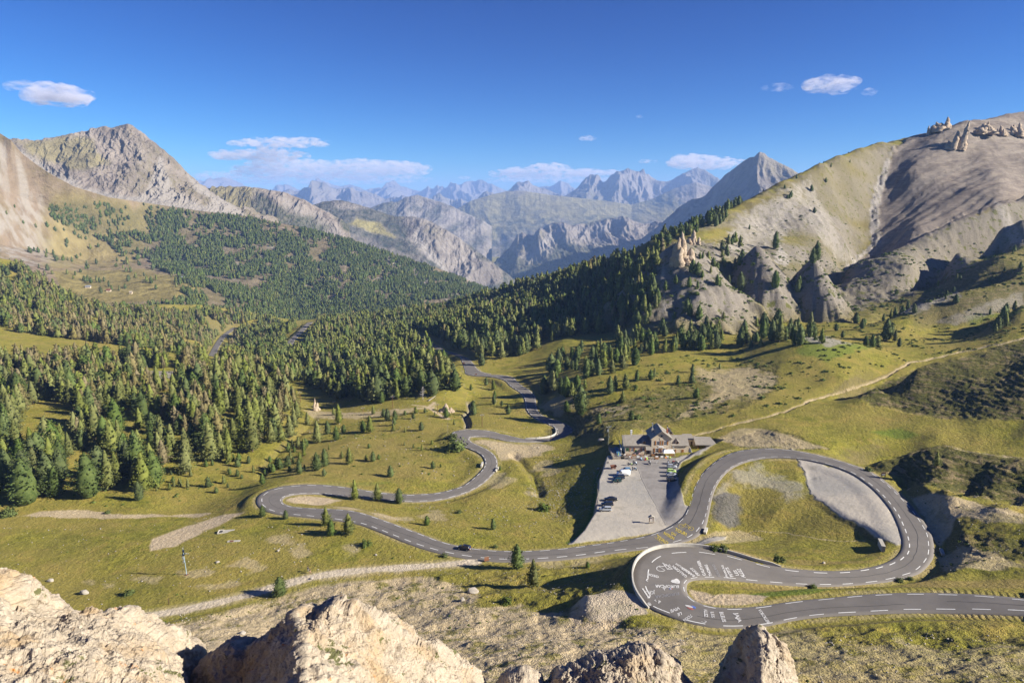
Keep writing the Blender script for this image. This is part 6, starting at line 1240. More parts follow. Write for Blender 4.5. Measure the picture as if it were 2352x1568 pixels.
SHRUBS = [('B', 1105, 265, 66, 'by the outer road edge at the top right of the loop'), ('B', 1360, 1150, 62, 'brownish, at the outer road edge at the lower right of the loop'), ('B', 1437, 1135, 50, 'green, at the outer road edge at the lower right of the loop'), ('B', 665, 1200, 60, 'below the lower leg of the loop'), ('B', 385, 990, 100, 'on the bank above the lower leg of the loop'), ('A', 985, 900, 90, 'behind the hairpin parapet, right one of two'), ('A', 915, 895, 80, 'behind the hairpin parapet, left one of two'), ('C', 872, 900, 50, 'on the meadow between the two road legs'), ('C', 1160, 1175, 44, 'small one at the road edge above the black car'), ('C', 820, 1250, 0, ''), ('C', 755, 1250, 60, 'in the ditch below the black car'), ('D', 1325, 1160, 90, 'sprawling on the meadow below the lower road'), ('C', 2305, 150, 75, 'round one on the slope behind the inn'), ('C', 2160, 20, 60, 'on the upper slope behind the inn'), ('C', 1545, 880, 110, 'in the stony gully below the car park'), ('Q1', 870, 800, 70, 'low juniper on the left meadow by the outcrop'), ('Q1', 60, 270, 110, 'dark low one at the left edge beside the stream bed'), ('Q1', 725, 255, 40, 'beside the pale stream bed'), ('P1', 1215, 690, 80, 'in the rubble above the round hollow'), ('C', 845, 385, 170, 'on the embankment under the middle bend'), ('C', 815, 310, 90, 'at the outer edge of the middle bend'), ('A', 460, 170, 0, '')]
for k, x, y, w_, lab in SHRUBS:
    if not w_: continue
    g = on_ground(*T(k, x, y)); m = (g.y * CP - g.z * SP) / F / (TILE[k][2] * K) * w_; o = bpy.data.objects.new('shrub', random.choice(SM)); link(o); o.location = g; o.scale = (m, m, m * .8); o.rotation_euler.z = random.uniform(0, 6); props(o, 'green shrub ' + lab, 'shrub', 'shrubs')
# low juniper cushions nobody could count: one object
def cushions():
    r = np.random.default_rng(9); pts = []
    for P, n, y0, y1, hs in (([(1640, 800), (1900, 740), (2352, 660), (2352, 780), (1960, 860), (1750, 960), (1600, 960), (1300, 960), (1300, 880)], 9000, 280, 640, (.6, 2.8)), ([(1500, 700), (1600, 560), (1900, 600), (2352, 540), (2352, 660), (1900, 740), (1560, 760)], 13000, 440, 900, (1.0, 4.2)), ([(1650, 600), (1800, 430), (2000, 400), (1960, 600)], 1200, 600, 1100, (1, 3)), ([(-300, 960), (560, 1060), (420, 1170), (-300, 1170)], 1800, 200, 420, (.6, 1.8)), ([(700, 960), (1100, 930), (1060, 1100), (640, 1100)], 500, 220, 480, (.5, 1.4)), ([(600, 1180), (1300, 1180), (1300, 1250), (700, 1230)], 150, 180, 260, (.3, .8)), ([(300, 1430), (1080, 1310), (1440, 1300), (1640, 1470), (2400, 1430), (2400, 1640), (200, 1640)], 1400, 80, 190, (.2, .7)), ([(2080, 1090), (2352, 1050), (2400, 1330), (2160, 1320)], 900, 110, 260, (.3, 1.2)), ([(560, 1150), (100, 1250), (300, 1400), (640, 1340), (1000, 1290)], 300, 140, 250, (.3, .8))):
        P = np.array(P, float); u0, u1 = (P[:, 0].min() - 1176) / F, (P[:, 0].max() - 1176) / F; Y = np.sqrt(r.uniform(y0 ** 2, y1 ** 2, n)); X = Y * r.uniform(min(u0 * .9, u0 * 1.1), max(u1 * .9, u1 * 1.1), n); Z = ground_z(X, Y); px, py = proj(X, Y, Z)
        ok = inpoly(px, py, P) & (samp(dist, X, Y) > 1.2) & (samp(M('gravel') + M('asphalt'), X, Y) < .3) & (r.uniform(0, 1, n) < smooth(.4 + 3 * fbm(X / 18, Y / 18, 3, 5)))
        pts += [(x, y, z, hs[0] + (hs[1] - hs[0]) * r.uniform() ** 2.5) for x, y, z in zip(X[ok], Y[ok], Z[ok])]
    base = []
    for v in range(5):
        V, Fc = [], []
        for _ in range(46):
            d = r.normal(0, 1, 3); d[2] = abs(d[2]); d /= np.linalg.norm(d); p = d * r.uniform(.6, 1) * [.6, .6, .34]; nrm = d + r.normal(0, .4, 3); nrm /= np.linalg.norm(nrm); t1 = np.cross(nrm, r.normal(0, 1, 3)); t1 /= np.linalg.norm(t1); t2 = np.cross(nrm, t1); s = r.uniform(.13, .24); i = len(V); V += [p + t1 * s, p + t2 * s * .7, p - t1 * s, p - t2 * s * .7]; Fc.append((i, i + 1, i + 2, i + 3))
        base.append((np.array(V), np.array(Fc)))
    VV, FF, o_ = [], [], 0
    for i, (x, y, z, s) in enumerate(pts):
        V, Fc = base[i % 5]; a = i * 2.1; c, s_ = math.cos(a), math.sin(a); VV.append(V @ np.array([[c, -s_, 0], [s_, c, 0], [0, 0, 1]]).T * s + [x, y, z]); FF.append(Fc + o_); o_ += len(V)
    props(mesh_np('juniper_cushions', np.concatenate(VV), np.concatenate(FF), SHR, False), 'low green juniper cushions spotting the slopes', 'ground cover', kind='stuff'); say('cushions', len(pts))
cushions()
# ================================================================ BUILT THINGS
C_ = lambda r, g, b: (r, g, b, 1)
STUCCO = flat('beige_render', C_(.58, .48, .35), .95, var=.12, scale=.8, bump=.03); QUOIN = flat('dressed_stone', C_(.55, .47, .36), .9); BROWNW = flat('varnished_wood', C_(.33, .15, .045), .7, var=.25); DARKW = flat('dark_timber', C_(.09, .055, .035), .8, var=.2); GREYW = flat('weathered_wood', C_(.32, .27, .21), .9, var=.25)
WHITEP = flat('white_paint', C_(.78, .77, .74), .6, var=.05); CONC = flat('pale_concrete', C_(.38, .35, .29), .9, var=.15, scale=.7); LIMEW = flat('limewashed_concrete', C_(.48, .45, .39), .85, var=.12, scale=.8); GLASS = flat('dark_glass', C_(.03, .035, .045), .08, spec=.8, var=0); BRICK = flat('red_brick', C_(.32, .11, .06), .9, var=.25, scale=6)
GREENP = flat('green_paint', C_(.06, .20, .06), .6); BLUEC = flat('blue_table_top', C_(.10, .24, .42), .5); REDC = flat('red_cloth', C_(.50, .05, .04), .8); ORANGEC = flat('orange_cloth', C_(.60, .20, .04), .8); LIMEC = flat('lime_cloth', C_(.45, .60, .10), .8); CANVAS = flat('white_canvas', C_(.80, .79, .76), .8, var=.03); METAL = flat('galvanised_metal', C_(.45, .47, .49), .45, .6); RUST = flat('rusty_steel', C_(.16, .06, .035), .8, var=.3); RUBBER = flat('tyre_rubber', C_(.02, .02, .02), .8); RIM = flat('alloy', C_(.50, .50, .52), .35, .7); SKIN = flat('skin', C_(.50, .30, .20), .6); BLACKC = flat('black_cloth', C_(.025, .025, .03), .9); GREYC = flat('grey_cloth', C_(.20, .20, .22), .9); HAIRM = flat('dark_hair', C_(.04, .025, .015), .8); SIGNB = flat('brown_sign_board', C_(.20, .085, .045), .7); POLEW = flat('creosoted_pole', C_(.20, .095, .05), .9); LAMPW = flat('lamp_glass', C_(.7, .7, .7), .15, spec=.8, var=0); LAMPR = flat('tail_lamp_glass', C_(.45, .02, .02), .2, spec=.8, var=0)
def roofmat(nm, a):
    t = NT(nm); co = t.coord(); x = t.node('ShaderNodeSeparateXYZ'); t.l.new(co, x.inputs[0]); s = t.math('FRACT', t.math('MULTIPLY', t.math('ADD', x.outputs[0], 50), 2.2)); seam = t.ramp(s, .12, .02)
    n = t.noise(co, .8, 4); col = t.mix(t.ramp(n, .3, .7), a, tuple(v * 1.25 for v in a[:3]) + (1,)); col = t.mix(t.math('MULTIPLY', seam, .5), col, tuple(v * .45 for v in a[:3]) + (1,)); t.base(col); t.rough(.55); t.normal(t.bump(seam, .6, .05)); return t.m
ROOF = roofmat('grey_sheet_metal_roof', C_(.24, .215, .18)); 
def P1(name, mat, parent, fn, sm=False):
    mb = MB(); fn(mb); return mb.build(name, mat, parent, sm)
H0 = Vector(at_z(*T('H', 865, 688), -103.05)); say('hut at', H0)
hut = thing('mountain_inn', 'beige stone mountain inn with grey metal roofs, orange shutters and a tall gabled middle', 'inn', H0)
def gable_x(mb, x0, x1, y0, y1, ze, zr, t=.18, ov=.5, ovx=.35):   # ridge along x
    ym = (y0 + y1) / 2; k = (zr - ze) / (ym - y0)
    for s in (-1, 1):
        ye = ym + s * (ym - y0 + ov); zz = ze - k * ov; pts = [(x0 - ovx, ye, zz), (x1 + ovx, ye, zz), (x1 + ovx, ym, zr), (x0 - ovx, ym, zr)]
        mb.slab(pts if s < 0 else pts[::-1], t)
def gable_y(mb, x0, x1, y0, y1, ze, zr, t=.2, ov=.5, ovy=.6):
    xm = (x0 + x1) / 2; k = (zr - ze) / (xm - x0)
    for s in (-1, 1):
        xe = xm + s * (xm - x0 + ov); zz = ze - k * ov; pts = [(xe, y0 - ovy, zz), (xe, y1 + ovy, zz), (xm, y1 + ovy, zr), (xm, y0 - ovy, zr)]
        mb.slab(pts[::-1] if s < 0 else pts, t)
def walls_main(mb):
    mb.mat(STUCCO); mb.M = Matrix.Translation((0, 0, 0))
    x0, x1, y0, y1 = 0, 8.25, 0, 10; mb.poly([(x0, y0, -1), (x1, y0, -1), (x1, y0, 6.9), (4.125, y0, 9.95), (x0, y0, 6.9)]); mb.poly([(x0, y1, -1), (x0, y1, 6.9), (4.125, y1, 9.95), (x1, y1, 6.9), (x1, y1, -1)]); mb.poly([(x0, y0, -1), (x0, y0, 6.9), (x0, y1, 6.9), (x0, y1, -1)]); mb.poly([(x1, y0, -1), (x1, y1, -1), (x1, y1, 6.9), (x1, y0, 6.9)])
P1('wall', STUCCO, hut, walls_main)
for (x0, x1) in ((-10.7, -.02), (8.27, 15.9)):
    P1('wall', STUCCO, hut, lambda mb: mb.prism([(.6, -1), (9.6, -1), (9.6, 3.8), (5.1, 6.5), (.6, 3.8)], x0, x1))
mainroof = P1('roof', ROOF, hut, lambda mb: gable_y(mb, 0, 8.25, 0, 10, 6.95, 10.05)); lroof = P1('roof', ROOF, hut, lambda mb: gable_x(mb, -10.7, -.3, .6, 9.6, 3.85, 6.6, ovx=.0)); rroof = P1('roof', ROOF, hut, lambda mb: gable_x(mb, 8.55, 15.9, .6, 9.6, 3.85, 6.6, ovx=.0))
P1('roof', ROOF, hut, lambda mb: mb.slab([(-11.6, .1, 3.5), (-10.7, .1, 3.55), (-10.7, 5.1, 6.62), (-11.6, 5.1, 6.5)], .15))
def quoins(mb):
    for x in (0, 8.25):
        for i in range(14):
            w = .55 if i % 2 else .35; x0 = x - .03 if x == 0 else x - w + .03; mb.box(x0, x0 + w, -.035, .2, -.2 + i * .5, .22 + i * .5)
P1('quoin', QUOIN, hut, quoins)
def window(x, z, w, h, y=0., open_=True, arch=True, frame=WHITEP, shut=BROWNW):
    f = P1('window', frame, hut, lambda mb: (mb.box(x - w / 2 - .12, x + w / 2 + .12, y - .06, y + .05, z - h / 2 - .12, z - h / 2), mb.box(x - w / 2 - .12, x + w / 2 + .12, y - .06, y + .05, z + h / 2, z + h / 2 + .14), mb.box(x - w / 2 - .12, x - w / 2, y - .06, y + .05, z - h / 2, z + h / 2), mb.box(x + w / 2, x + w / 2 + .12, y - .06, y + .05, z - h / 2, z + h / 2), mb.box(x - .03, x + .03, y - .05, y - .02, z - h / 2, z + h / 2), mb.box(x - w / 2, x + w / 2, y - .05, y - .02, z + .15, z + .2)))
    P1('pane', GLASS, f, lambda mb: mb.box(x - w / 2, x + w / 2, y - .015, y + .04, z - h / 2, z + h / 2))
    if shut:
        for s in (-1, 1):
            xs_ = x + s * (w / 2 + .12 + w * .3); P1('shutter', shut, hut, lambda mb: (mb.box(xs_ - w * .28, xs_ + w * .28, y - .10, y - .045, z - h / 2 - .05, z + h / 2 + .08), mb.box(xs_ - w * .28, xs_ + w * .28, y - .13, y - .10, z - h * .3, z - h * .22), mb.box(xs_ - w * .28, xs_ + w * .28, y - .13, y - .10, z + h * .25, z + h * .33)))
for x in (2.7, 5.75): window(x, 5.0, 1.05, 1.65)
for x in (2.35, 5.4): window(x, 1.75, 1.1, 1.65)
window(-7.8, 1.9, .95, 1.5, .6); window(-3.1, 1.9, 1.0, 1.5, .6); window(9.5, 1.3, .9, 1.2, .6); window(-9.8, 1.9, .75, 1.1, .6, shut=None, frame=GREENP); window(-6.3, 1.2, .5, .8, .6, shut=None, frame=GREENP)
P1('shutter', BROWNW, hut, lambda mb: (mb.box(12.8, 13.8, .52, .6, .7, 1.9), mb.box(13.27, 13.33, .49, .52, .7, 1.9)))
o = P1('window', QUOIN, hut, lambda mb: (mb.cyl((4.1, -.08, 8.1), .58, .1, 20, 'y'),)); P1('pane', GLASS, o, lambda mb: mb.cyl((4.1, -.11, 8.1), .38, .04, 20, 'y'))
P1('plaque', flat('plaque_stone', C_(.60, .50, .36), .9), hut, lambda mb: mb.box(3.35, 4.85, -.07, .02, 6.1, 7.2)); sg = P1('sign_board', WHITEP, hut, lambda mb: mb.box(2.9, 5.05, -.1, -.01, 3.05, 3.6))
def font_mesh(s, bold=.0):
    cu = bpy.data.curves.new('lettering', 'FONT'); cu.body = s; cu.size = 1; cu.offset = bold; cu.resolution_u = 3; ob = bpy.data.objects.new('lettering', cu); link(ob); bpy.context.view_layer.update(); me = bpy.data.meshes.new_from_object(ob); bpy.data.objects.remove(ob); return me
def door(x0, x1, z1, y, mat): return P1('door', mat, hut, lambda mb: mb.box(x0, x1, y - .05, y + .04, -.3, z1))
d_ = door(-1.9, -.6, 2.1, .6, DARKW); P1('porch_roof', ROOF, hut, lambda mb: mb.slab([(-2.4, -1.5, 2.25), (.1, -1.5, 2.25), (.1, .6, 3.65), (-2.4, .6, 3.65)], .12)); P1('porch_post', DARKW, hut, lambda mb: (mb.box(-2.3, -2.15, -1.4, -1.25, -.3, 2.3), mb.box(-.1, .02, -1.4, -1.25, -.3, 2.3)))
for x, rf in ((-2.9, lroof), (11.05, rroof)):
    dm = P1('dormer', BROWNW, rf, lambda mb: mb.prism([(.95, 3.9), (3.6, 3.9), (3.6, 5.2), (.95, 5.0)], x - .55, x + .55))
    P1('dormer_roof', ROOF, rf, lambda mb: (mb.slab([(x - .95, .55, 4.75), (x, .55, 5.75), (x, 4.4, 6.0), (x - .95, 3.4, 5.0)][::-1], .08), mb.slab([(x + .95, .55, 4.75), (x, .55, 5.75), (x, 4.4, 6.0), (x + .95, 3.4, 5.0)], .08)))
    P1('dormer_window', GLASS, rf, lambda mb: mb.box(x - .3, x + .3, .9, .94, 4.05, 4.8))
for (y, z) in ((2.2, 8.4), (6.5, 8.9)): P1('roof_window', GLASS, mainroof, lambda mb: mb.slab([(1.1 + (y > 3) * .9, y, 7.98 + (y > 3) * .66), (1.7 + (y > 3) * .9, y, 8.43 + (y > 3) * .66), (1.7 + (y > 3) * .9, y + .8, 8.43 + (y > 3) * .66), (1.1 + (y > 3) * .9, y + .8, 7.98 + (y > 3) * .66)], .06))
ch = P1('chimney', CONC, hut, lambda mb: mb.box(.9, 1.7, 5.0, 5.8, 7.0, 9.4)); P1('flue', METAL, ch, lambda mb: (mb.cyl((1.3, 5.4, 9.4), .16, 2.2, 10), mb.cyl((1.3, 5.4, 11.6), .26, .18, 10)))
ch = P1('chimney', BRICK, hut, lambda mb: mb.box(7.0, 7.7, 4.0, 4.7, 7.0, 9.7)); P1('flue', CONC, ch, lambda mb: mb.cyl((7.35, 4.35, 9.7), .2, 1.1, 10)); P1('cowl', BLACKC, ch, lambda mb: mb.cyl((7.35, 4.35, 10.8), .28, .35, 8))
ch = P1('chimney', WHITEP, hut, lambda mb: (mb.box(-7, -6.4, 9.8, 10.4, 3, 6.9), mb.box(-7.1, -6.3, 9.7, 10.5, 6.1, 6.35), mb.box(-7.1, -6.3, 9.7, 10.5, 6.9, 7.1)))
P1('satellite_dish', METAL, hut, lambda mb: (mb.ball((9.2, .35, 2.9), .45, 12, 1, 1, .35), mb.bar((9.2, .6, 2.9), (9.2, .3, 2.9), .05)))
P1('gable_canopy', WHITEP, hut, lambda mb: (mb.slab([(15.95, .7, -.2), (16.0, 1.6, 3.4), (16.6, .4, 2.6), (17.2, .2, .2)], .05),))
def lights(mb):
    for a, b, za, zb in ((-9.8, -.5, 3.2, 3.2), (.2, 8.1, 3.6, 3.3)):
        n = 26
        for i in range(n): f = i / (n - 1); mb.ball((a + (b - a) * f, (-.12 if a > 0 else .45), za + (zb - za) * f - .9 * math.sin(math.pi * f) ** 1), .05, 5)
P1('fairy_lights', BLACKC, hut, lights)
# annex
AX = thing('garage', 'low open carport with grey metal roof and white shed end, right of the inn', 'garage', H0)
P1('roof', ROOF, AX, lambda mb: (mb.slab([(19.4, 3.4, 2.75), (28.7, 3.4, 2.6), (27.2, 9.6, 4.15), (19.9, 9.6, 4.4)], .16), ))
P1('shed', flat('white_grey_shed', C_(.48, .49, .48), .8), AX, lambda mb: mb.box(24.8, 28.2, 4.0, 8.6, -.5, 2.4)); P1('back_wall', STUCCO, AX, lambda mb: mb.box(19.8, 24.8, 8.3, 8.6, -.5, 3.6))
for x in (20.6, 23.7): P1('post', BROWNW, AX, lambda mb: mb.box(x, x + .3, 4.2, 4.5, .5, 2.6)); P1('footing', CONC, AX, lambda mb: mb.box(x - .15, x + .45, 4.05, 4.65, -.5, .5))
BX = thing('outbuilding', 'long low outbuilding with grey roof behind the gap between inn and carport', 'shed', H0)
P1('wall', STUCCO, BX, lambda mb: mb.box(16.2, 20.4, 9.8, 13, -.5, 3.1)); P1('roof', ROOF, BX, lambda mb: mb.slab([(15.9, 9.2, 3.0), (20.4, 9.2, 3.0), (20.0, 13.2, 4.3), (15.9, 13.2, 4.3)], .15)); P1('door', DARKW, BX, lambda mb: mb.box(19.0, 19.8, 9.72, 9.8, 0, 2.1))
GB = thing('rear_gable', 'small rear gabled annex peeping over the right wing of the inn', 'annex', H0); P1('wall', STUCCO, GB, lambda mb: mb.box(9.3, 11.1, 10.2, 13.5, 0, 5.6)); P1('roof', ROOF, GB, lambda mb: gable_y(mb, 9.3, 11.1, 10.2, 13.5, 5.6, 6.9))
# terrace
TE = thing('terrace', 'timber terrace deck with rail in front and at the left of the inn', 'terrace', H0)
P1('deck', GREYW, TE, lambda mb: (mb.box(-13.2, 9.3, -4.3, -.05, -.8, .02), mb.box(-16.6, -11.75, -4.3, 8.0, -.8, .02)))
def rail(mb):
    for a, b in (((-13.2, -4.3), (-2.4, -4.3)), ((-.2, -4.3), (9.3, -4.3)), ((9.3, -4.3), (9.3, -1)), ((-16.6, 8), (-16.6, -4.3)), ((-16.6, 8), (-11.8, 8)), ((-16.6, -4.3), (-13.2, -4.3))):
        n = max(2, int(math.dist(a, b) / 1.4))
        for i in range(n + 1): x = a[0] + (b[0] - a[0]) * i / n; y = a[1] + (b[1] - a[1]) * i / n; mb.box(x - .04, x + .04, y - .04, y + .04, 0, 1.05)
        for z in (.5, 1.0): mb.bar((a[0], a[1], z), (b[0], b[1], z), .08)
P1('railing', GREYW, TE, rail)
bn = None
for i, x in enumerate((-9.3, -6.2, -2.95, 1.5, 3.6, 5.8)):
    b = P1('banner', CANVAS, None, lambda mb: mb.box(-.55, .55, -.02, .02, -.38, .38)); b.location = H0 + Vector((x, -4.4, .65)); props(b, ('leftmost', 'second', 'third', 'fourth', 'fifth', 'rightmost')[i] + ' of six white banners on the terrace rail of the inn', 'banner', 'white banners on the terrace rail')
tn = thing('party_tent', 'white pop-up tent on the terrace at the right of the inn front', 'tent', H0 + Vector((6.6, -2.6, 0)))
P1('canopy', CANVAS, tn, lambda mb: (mb.add([(-2.35, -1.7, 2.2), (2.35, -1.7, 2.2), (2.35, 1.7, 2.2), (-2.35, 1.7, 2.2), (-1.6, 0, 3.15), (1.6, 0, 3.15), (-2.35, -1.7, 1.98), (2.35, -1.7, 1.98), (2.35, 1.7, 1.98), (-2.35, 1.7, 1.98)], [(0, 1, 5, 4), (1, 2, 5), (2, 3, 4, 5), (3, 0, 4), (6, 7, 1, 0), (7, 8, 2, 1), (8, 9, 3, 2), (9, 6, 0, 3)])))
for x in (-2.2, 2.2):
    for y in (-1.6, 1.6): P1('pole', METAL, tn, lambda mb: mb.box(x - .04, x + .04, y - .04, y + .04, 0, 2.2))
aw = thing('awning', 'long rolled white awning above the left side terrace of the inn', 'awning', H0); P1('cover', CANVAS, aw, lambda mb: mb.bar((-12.6, -.6, 2.2), (-12.2, 7.5, 3.4), .28, .22)); P1('post', WHITEP, aw, lambda mb: mb.bar((-12.6, -.7, 0), (-12.6, -.7, 2.3), .1))
def picnic(x, y, rz, top, cloth=None, lab='', grp='tables on the terrace', z=0.02, w=1.8):
    t_ = thing('picnic_table', lab, 'table', H0 + Vector((x, y, z)), rz, grp); P1('table_top', top, t_, lambda mb: mb.box(-w / 2, w / 2, -.38, .38, .70, .76)); P1('bench', top, t_, lambda mb: mb.box(-w / 2, w / 2, -.85, -.6, .42, .47)); P1('bench', top, t_, lambda mb: mb.box(-w / 2, w / 2, .6, .85, .42, .47))
    P1('frame', top, t_, lambda mb: [mb.bar((s * w * .35, -.7, 0), (s * w * .35, .25, .7), .08) or mb.bar((s * w * .35, .7, 0), (s * w * .35, -.25, .7), .08) or mb.bar((s * w * .35, -.8, .42), (s * w * .35, .8, .42), .08) for s in (-1, 1)]); return t_
wd = ('leftmost', 'second', 'third', 'fourth', 'fifth', 'rightmost')
for i, x in enumerate((-10, -7.5, -4.3, .6, 3.0, 8.2)): picnic(x, -2.4, .02 * i, BROWNW if i % 2 else RUST, None, wd[i] + ' brown picnic table on the deck before the inn facade')
for i in range(6): picnic(-13.6, -2.6 + i * 1.75, 0, BLUEC, None, 'pale blue table on the left side terrace, %s from the front' % ('first', 'second', 'third', 'fourth', 'fifth', 'last')[i], 'blue tables beside the inn', .02, 1.5)
for i, (x, y, m) in enumerate(((-4.4, -5.6, GREYW), (1.2, -5.7, BROWNW), (-1.0, -5.4, GREYW))): picnic(x, y, .05, m, None, ('picnic table on the gravel below the left banners', 'picnic table on the gravel below the fourth banner', 'picnic table on the gravel before the terrace steps')[i], 'tables in front of the terrace', .0)
def deckchair(x, y, rz, m, lab):
    t_ = thing('deck_chair', lab, 'deck chair', H0 + Vector((x, y, 0)), rz, 'deck chairs before the terrace'); P1('sling', m, t_, lambda mb: mb.add([(-.3, -.5, .3), (.3, -.5, .3), (.3, .2, .25), (-.3, .2, .25), (.3, .75, .95), (-.3, .75, .95)], [(0, 1, 2, 3), (3, 2, 4, 5)])); P1('frame', GREYW, t_, lambda mb: [mb.bar((s * .32, -.55, .32), (s * .32, .5, .0), .05) or mb.bar((s * .32, -.4, 0), (s * .32, .8, 1.0), .05) for s in (-1, 1)])
for x, y, rz, m, lab in ((-4.9, -6.6, .6, BLUEC, 'light blue deck chair left of the red one'), (-3.6, -6.9, -.4, REDC, 'red deck chair between blue and lime ones'), (-2.7, -6.3, .3, LIMEC, 'lime green deck chair right of the red one'), (5.2, -5.9, .2, ORANGEC, 'orange deck chair left of the two lime ones'), (6.2, -6.6, -.5, LIMEC, 'lime green deck chair, nearer one at the right'), (7.2, -5.8, .5, LIMEC, 'lime green deck chair, rear one beside the tent'), (-8.9, -5.4, .3, RUST, 'brown red deck chair below the leftmost banner')): deckchair(x, y, rz, m, lab)
for i, (x, y, lab) in enumerate(((-14.2, -3.6, 'closed lime parasol at the left corner of the terrace'), (-3.4, -3.2, 'closed dark parasol on the deck left of the porch'), (4.2, -.8, 'closed pale parasol left of the white tent'))):
    m = (LIMEC, BLACKC, CANVAS)[i]; t_ = thing('parasol', lab, 'parasol', H0 + Vector((x, y, 0)), 0, 'closed parasols'); P1('pole', METAL, t_, lambda mb: mb.cyl((0, 0, 0), .03, 2.5, 8)); P1('cloth', m, t_, lambda mb: mb.cyl((0, 0, 1.0), .16, 1.4, 10, r2=.04))
# ---------------------------------------------------------------- vehicles
def carpaint(nm, c, rough=.28): 
    t = NT(nm); t.base(t.mix(t.ramp(t.noise(t.coord(), 2, 3), .3, .7), c, tuple(v * 1.1 for v in c[:3]) + (1,))); t.rough(rough); t.b.inputs['Specular IOR Level'].default_value = .5; t.b.inputs['Coat Weight'].default_value = .6; t.b.inputs['Coat Roughness'].default_value = .08; return t.m
PAINT = {k: carpaint(k + '_car_paint', v) for k, v in dict(black=C_(.012, .012, .014), navy=C_(.010, .016, .035), green=C_(.008, .05, .045), silver=C_(.36, .38, .41), white=C_(.78, .78, .78), lime=C_(.45, .62, .18), blue=C_(.10, .22, .36)).items()}
def car(kind, paint, loc, yaw, label, group='cars parked at the inn', L=4.2):
    """x forward; profile: list of (x fraction, belt height, roof height or None)"""
    Hh = dict(hatch=1.48, sedan=1.44, suv=1.72, small=1.45, wagon=1.5, van=2.15)[kind]; Wd = dict(hatch=1.75, sedan=1.76, suv=1.86, small=1.62, wagon=1.76, van=1.98)[kind]; hw = Wd / 2
    r = thing('white_van' if kind == 'van' else 'parked_car' if group else 'moving_car', label, 'van' if kind == 'van' else 'car', loc, yaw, group)
    # body: cross sections from the rear (-L/2) to the front (L/2): x, bottom, belt, half width
    bz = .95 if kind != 'suv' else 1.1; bz = 1.15 if kind == 'van' else bz
    if kind == 'van': sec = [(-.5, .45, 1.9, .90), (-.495, .3, 2.02, .97), (-.2, .28, 2.05, 1), (.12, .28, 2.05, 1), (.23, .28, 1.98, .98), (.33, .28, 1.25, .98), (.42, .28, 1.1, .96), (.48, .32, .98, .90), (.5, .4, .8, .80)]
    else:
        rear = {'hatch': .93, 'small': .95, 'suv': 1.0, 'wagon': .95, 'sedan': .98}[kind]
        sec = [(-.5, .42, .80, .80), (-.49, .32, bz * rear, .92), (-.42, .24, bz, .98), (-.2, .2, bz, 1), (.05, .2, bz * .98, 1), (.24, .2, bz * .95, .99), (.36, .22, bz * .90, .96), (.45, .26, bz * .80, .90), (.495, .34, bz * .62, .78), (.5, .42, bz * .5, .7)]
    vs, fs, n = [], [], 10
    for x, zb, zt, w in sec:
        W_ = hw * w; zm = zb + (zt - zb) * .55; ring = [(-W_ * .8, zb), (-W_, zb + .12), (-W_, zm), (-W_ * .965, zt - .06), (-W_ * .88, zt), (W_ * .88, zt), (W_ * .965, zt - .06), (W_, zm), (W_, zb + .12), (W_ * .8, zb)]
        vs += [(x * L, y, z) for y, z in ring]
    for i in range(len(sec) - 1): fs += [(i * n + k, i * n + (k + 1) % n, (i + 1) * n + (k + 1) % n, (i + 1) * n + k) for k in range(n)]
    fs += [tuple(range(n))[::-1], tuple(range((len(sec) - 1) * n, len(sec) * n))]
    P1('body', paint, r, lambda mb: mb.add(vs, fs), True)
    def house(base, top, zb, zt, iw=.86, it=.70):
        a, b = base; c, d = top; v = [(a * L, -hw * iw, zb), (b * L, -hw * iw, zb), (b * L, hw * iw, zb), (a * L, hw * iw, zb), (c * L, -hw * it, zt), (d * L, -hw * it, zt), (d * L, hw * it, zt), (c * L, hw * it, zt)]; return v, [(0, 1, 5, 4), (1, 2, 6, 5), (2, 3, 7, 6), (3, 0, 4, 7), (4, 5, 6, 7)]
    if kind != 'van':
        base, top = {'hatch': ((-.48, .26), (-.40, .06)), 'small': ((-.48, .30), (-.42, .10)), 'suv': ((-.48, .22), (-.44, .06)), 'wagon': ((-.49, .22), (-.44, .03)), 'sedan': ((-.40, .24), (-.22, .04))}[kind]
        P1('windows', GLASS, r, lambda mb: mb.add(*house(base, top, bz - .02, Hh - .05)), False)
        c, d = top; P1('roof', paint, r, lambda mb: mb.add([(c * L - .03, -hw * .73, Hh - .07), (d * L + .05, -hw * .73, Hh - .07), (d * L + .05, hw * .73, Hh - .07), (c * L - .03, hw * .73, Hh - .07), (c * L + .15, -hw * .62, Hh), (d * L - .12, -hw * .62, Hh), (d * L - .12, hw * .62, Hh), (c * L + .15, hw * .62, Hh)], [(0, 1, 5, 4), (1, 2, 6, 5), (2, 3, 7, 6), (3, 0, 4, 7), (4, 5, 6, 7), (3, 2, 1, 0)]), False)
        def pil(mb):
            for s in (-1, 1):
                for xb, xt in ((base[0], top[0]), (base[1], top[1]), ((base[0] + base[1]) / 2 - .02, (top[0] + top[1]) / 2)): mb.bar((xb * L, s * hw * .865, bz - .03), (xt * L, s * hw * .71, Hh - .05), .07)
        P1('pillar', paint, r, pil)
    else:
        P1('windshield', GLASS, r, lambda mb: mb.add([(.335 * L, -hw * .86, 1.28), (.335 * L, hw * .86, 1.28), (.24 * L, hw * .82, 1.95), (.24 * L, -hw * .82, 1.95)], [(0, 1, 2, 3)])); P1('windows', GLASS, r, lambda mb: [mb.box(.14 * L, .26 * L, s * hw * .99 - .02, s * hw * .99 + .02, 1.25, 1.75) for s in (-1, 1)])
    wr_ = .31 if kind != 'suv' else .36
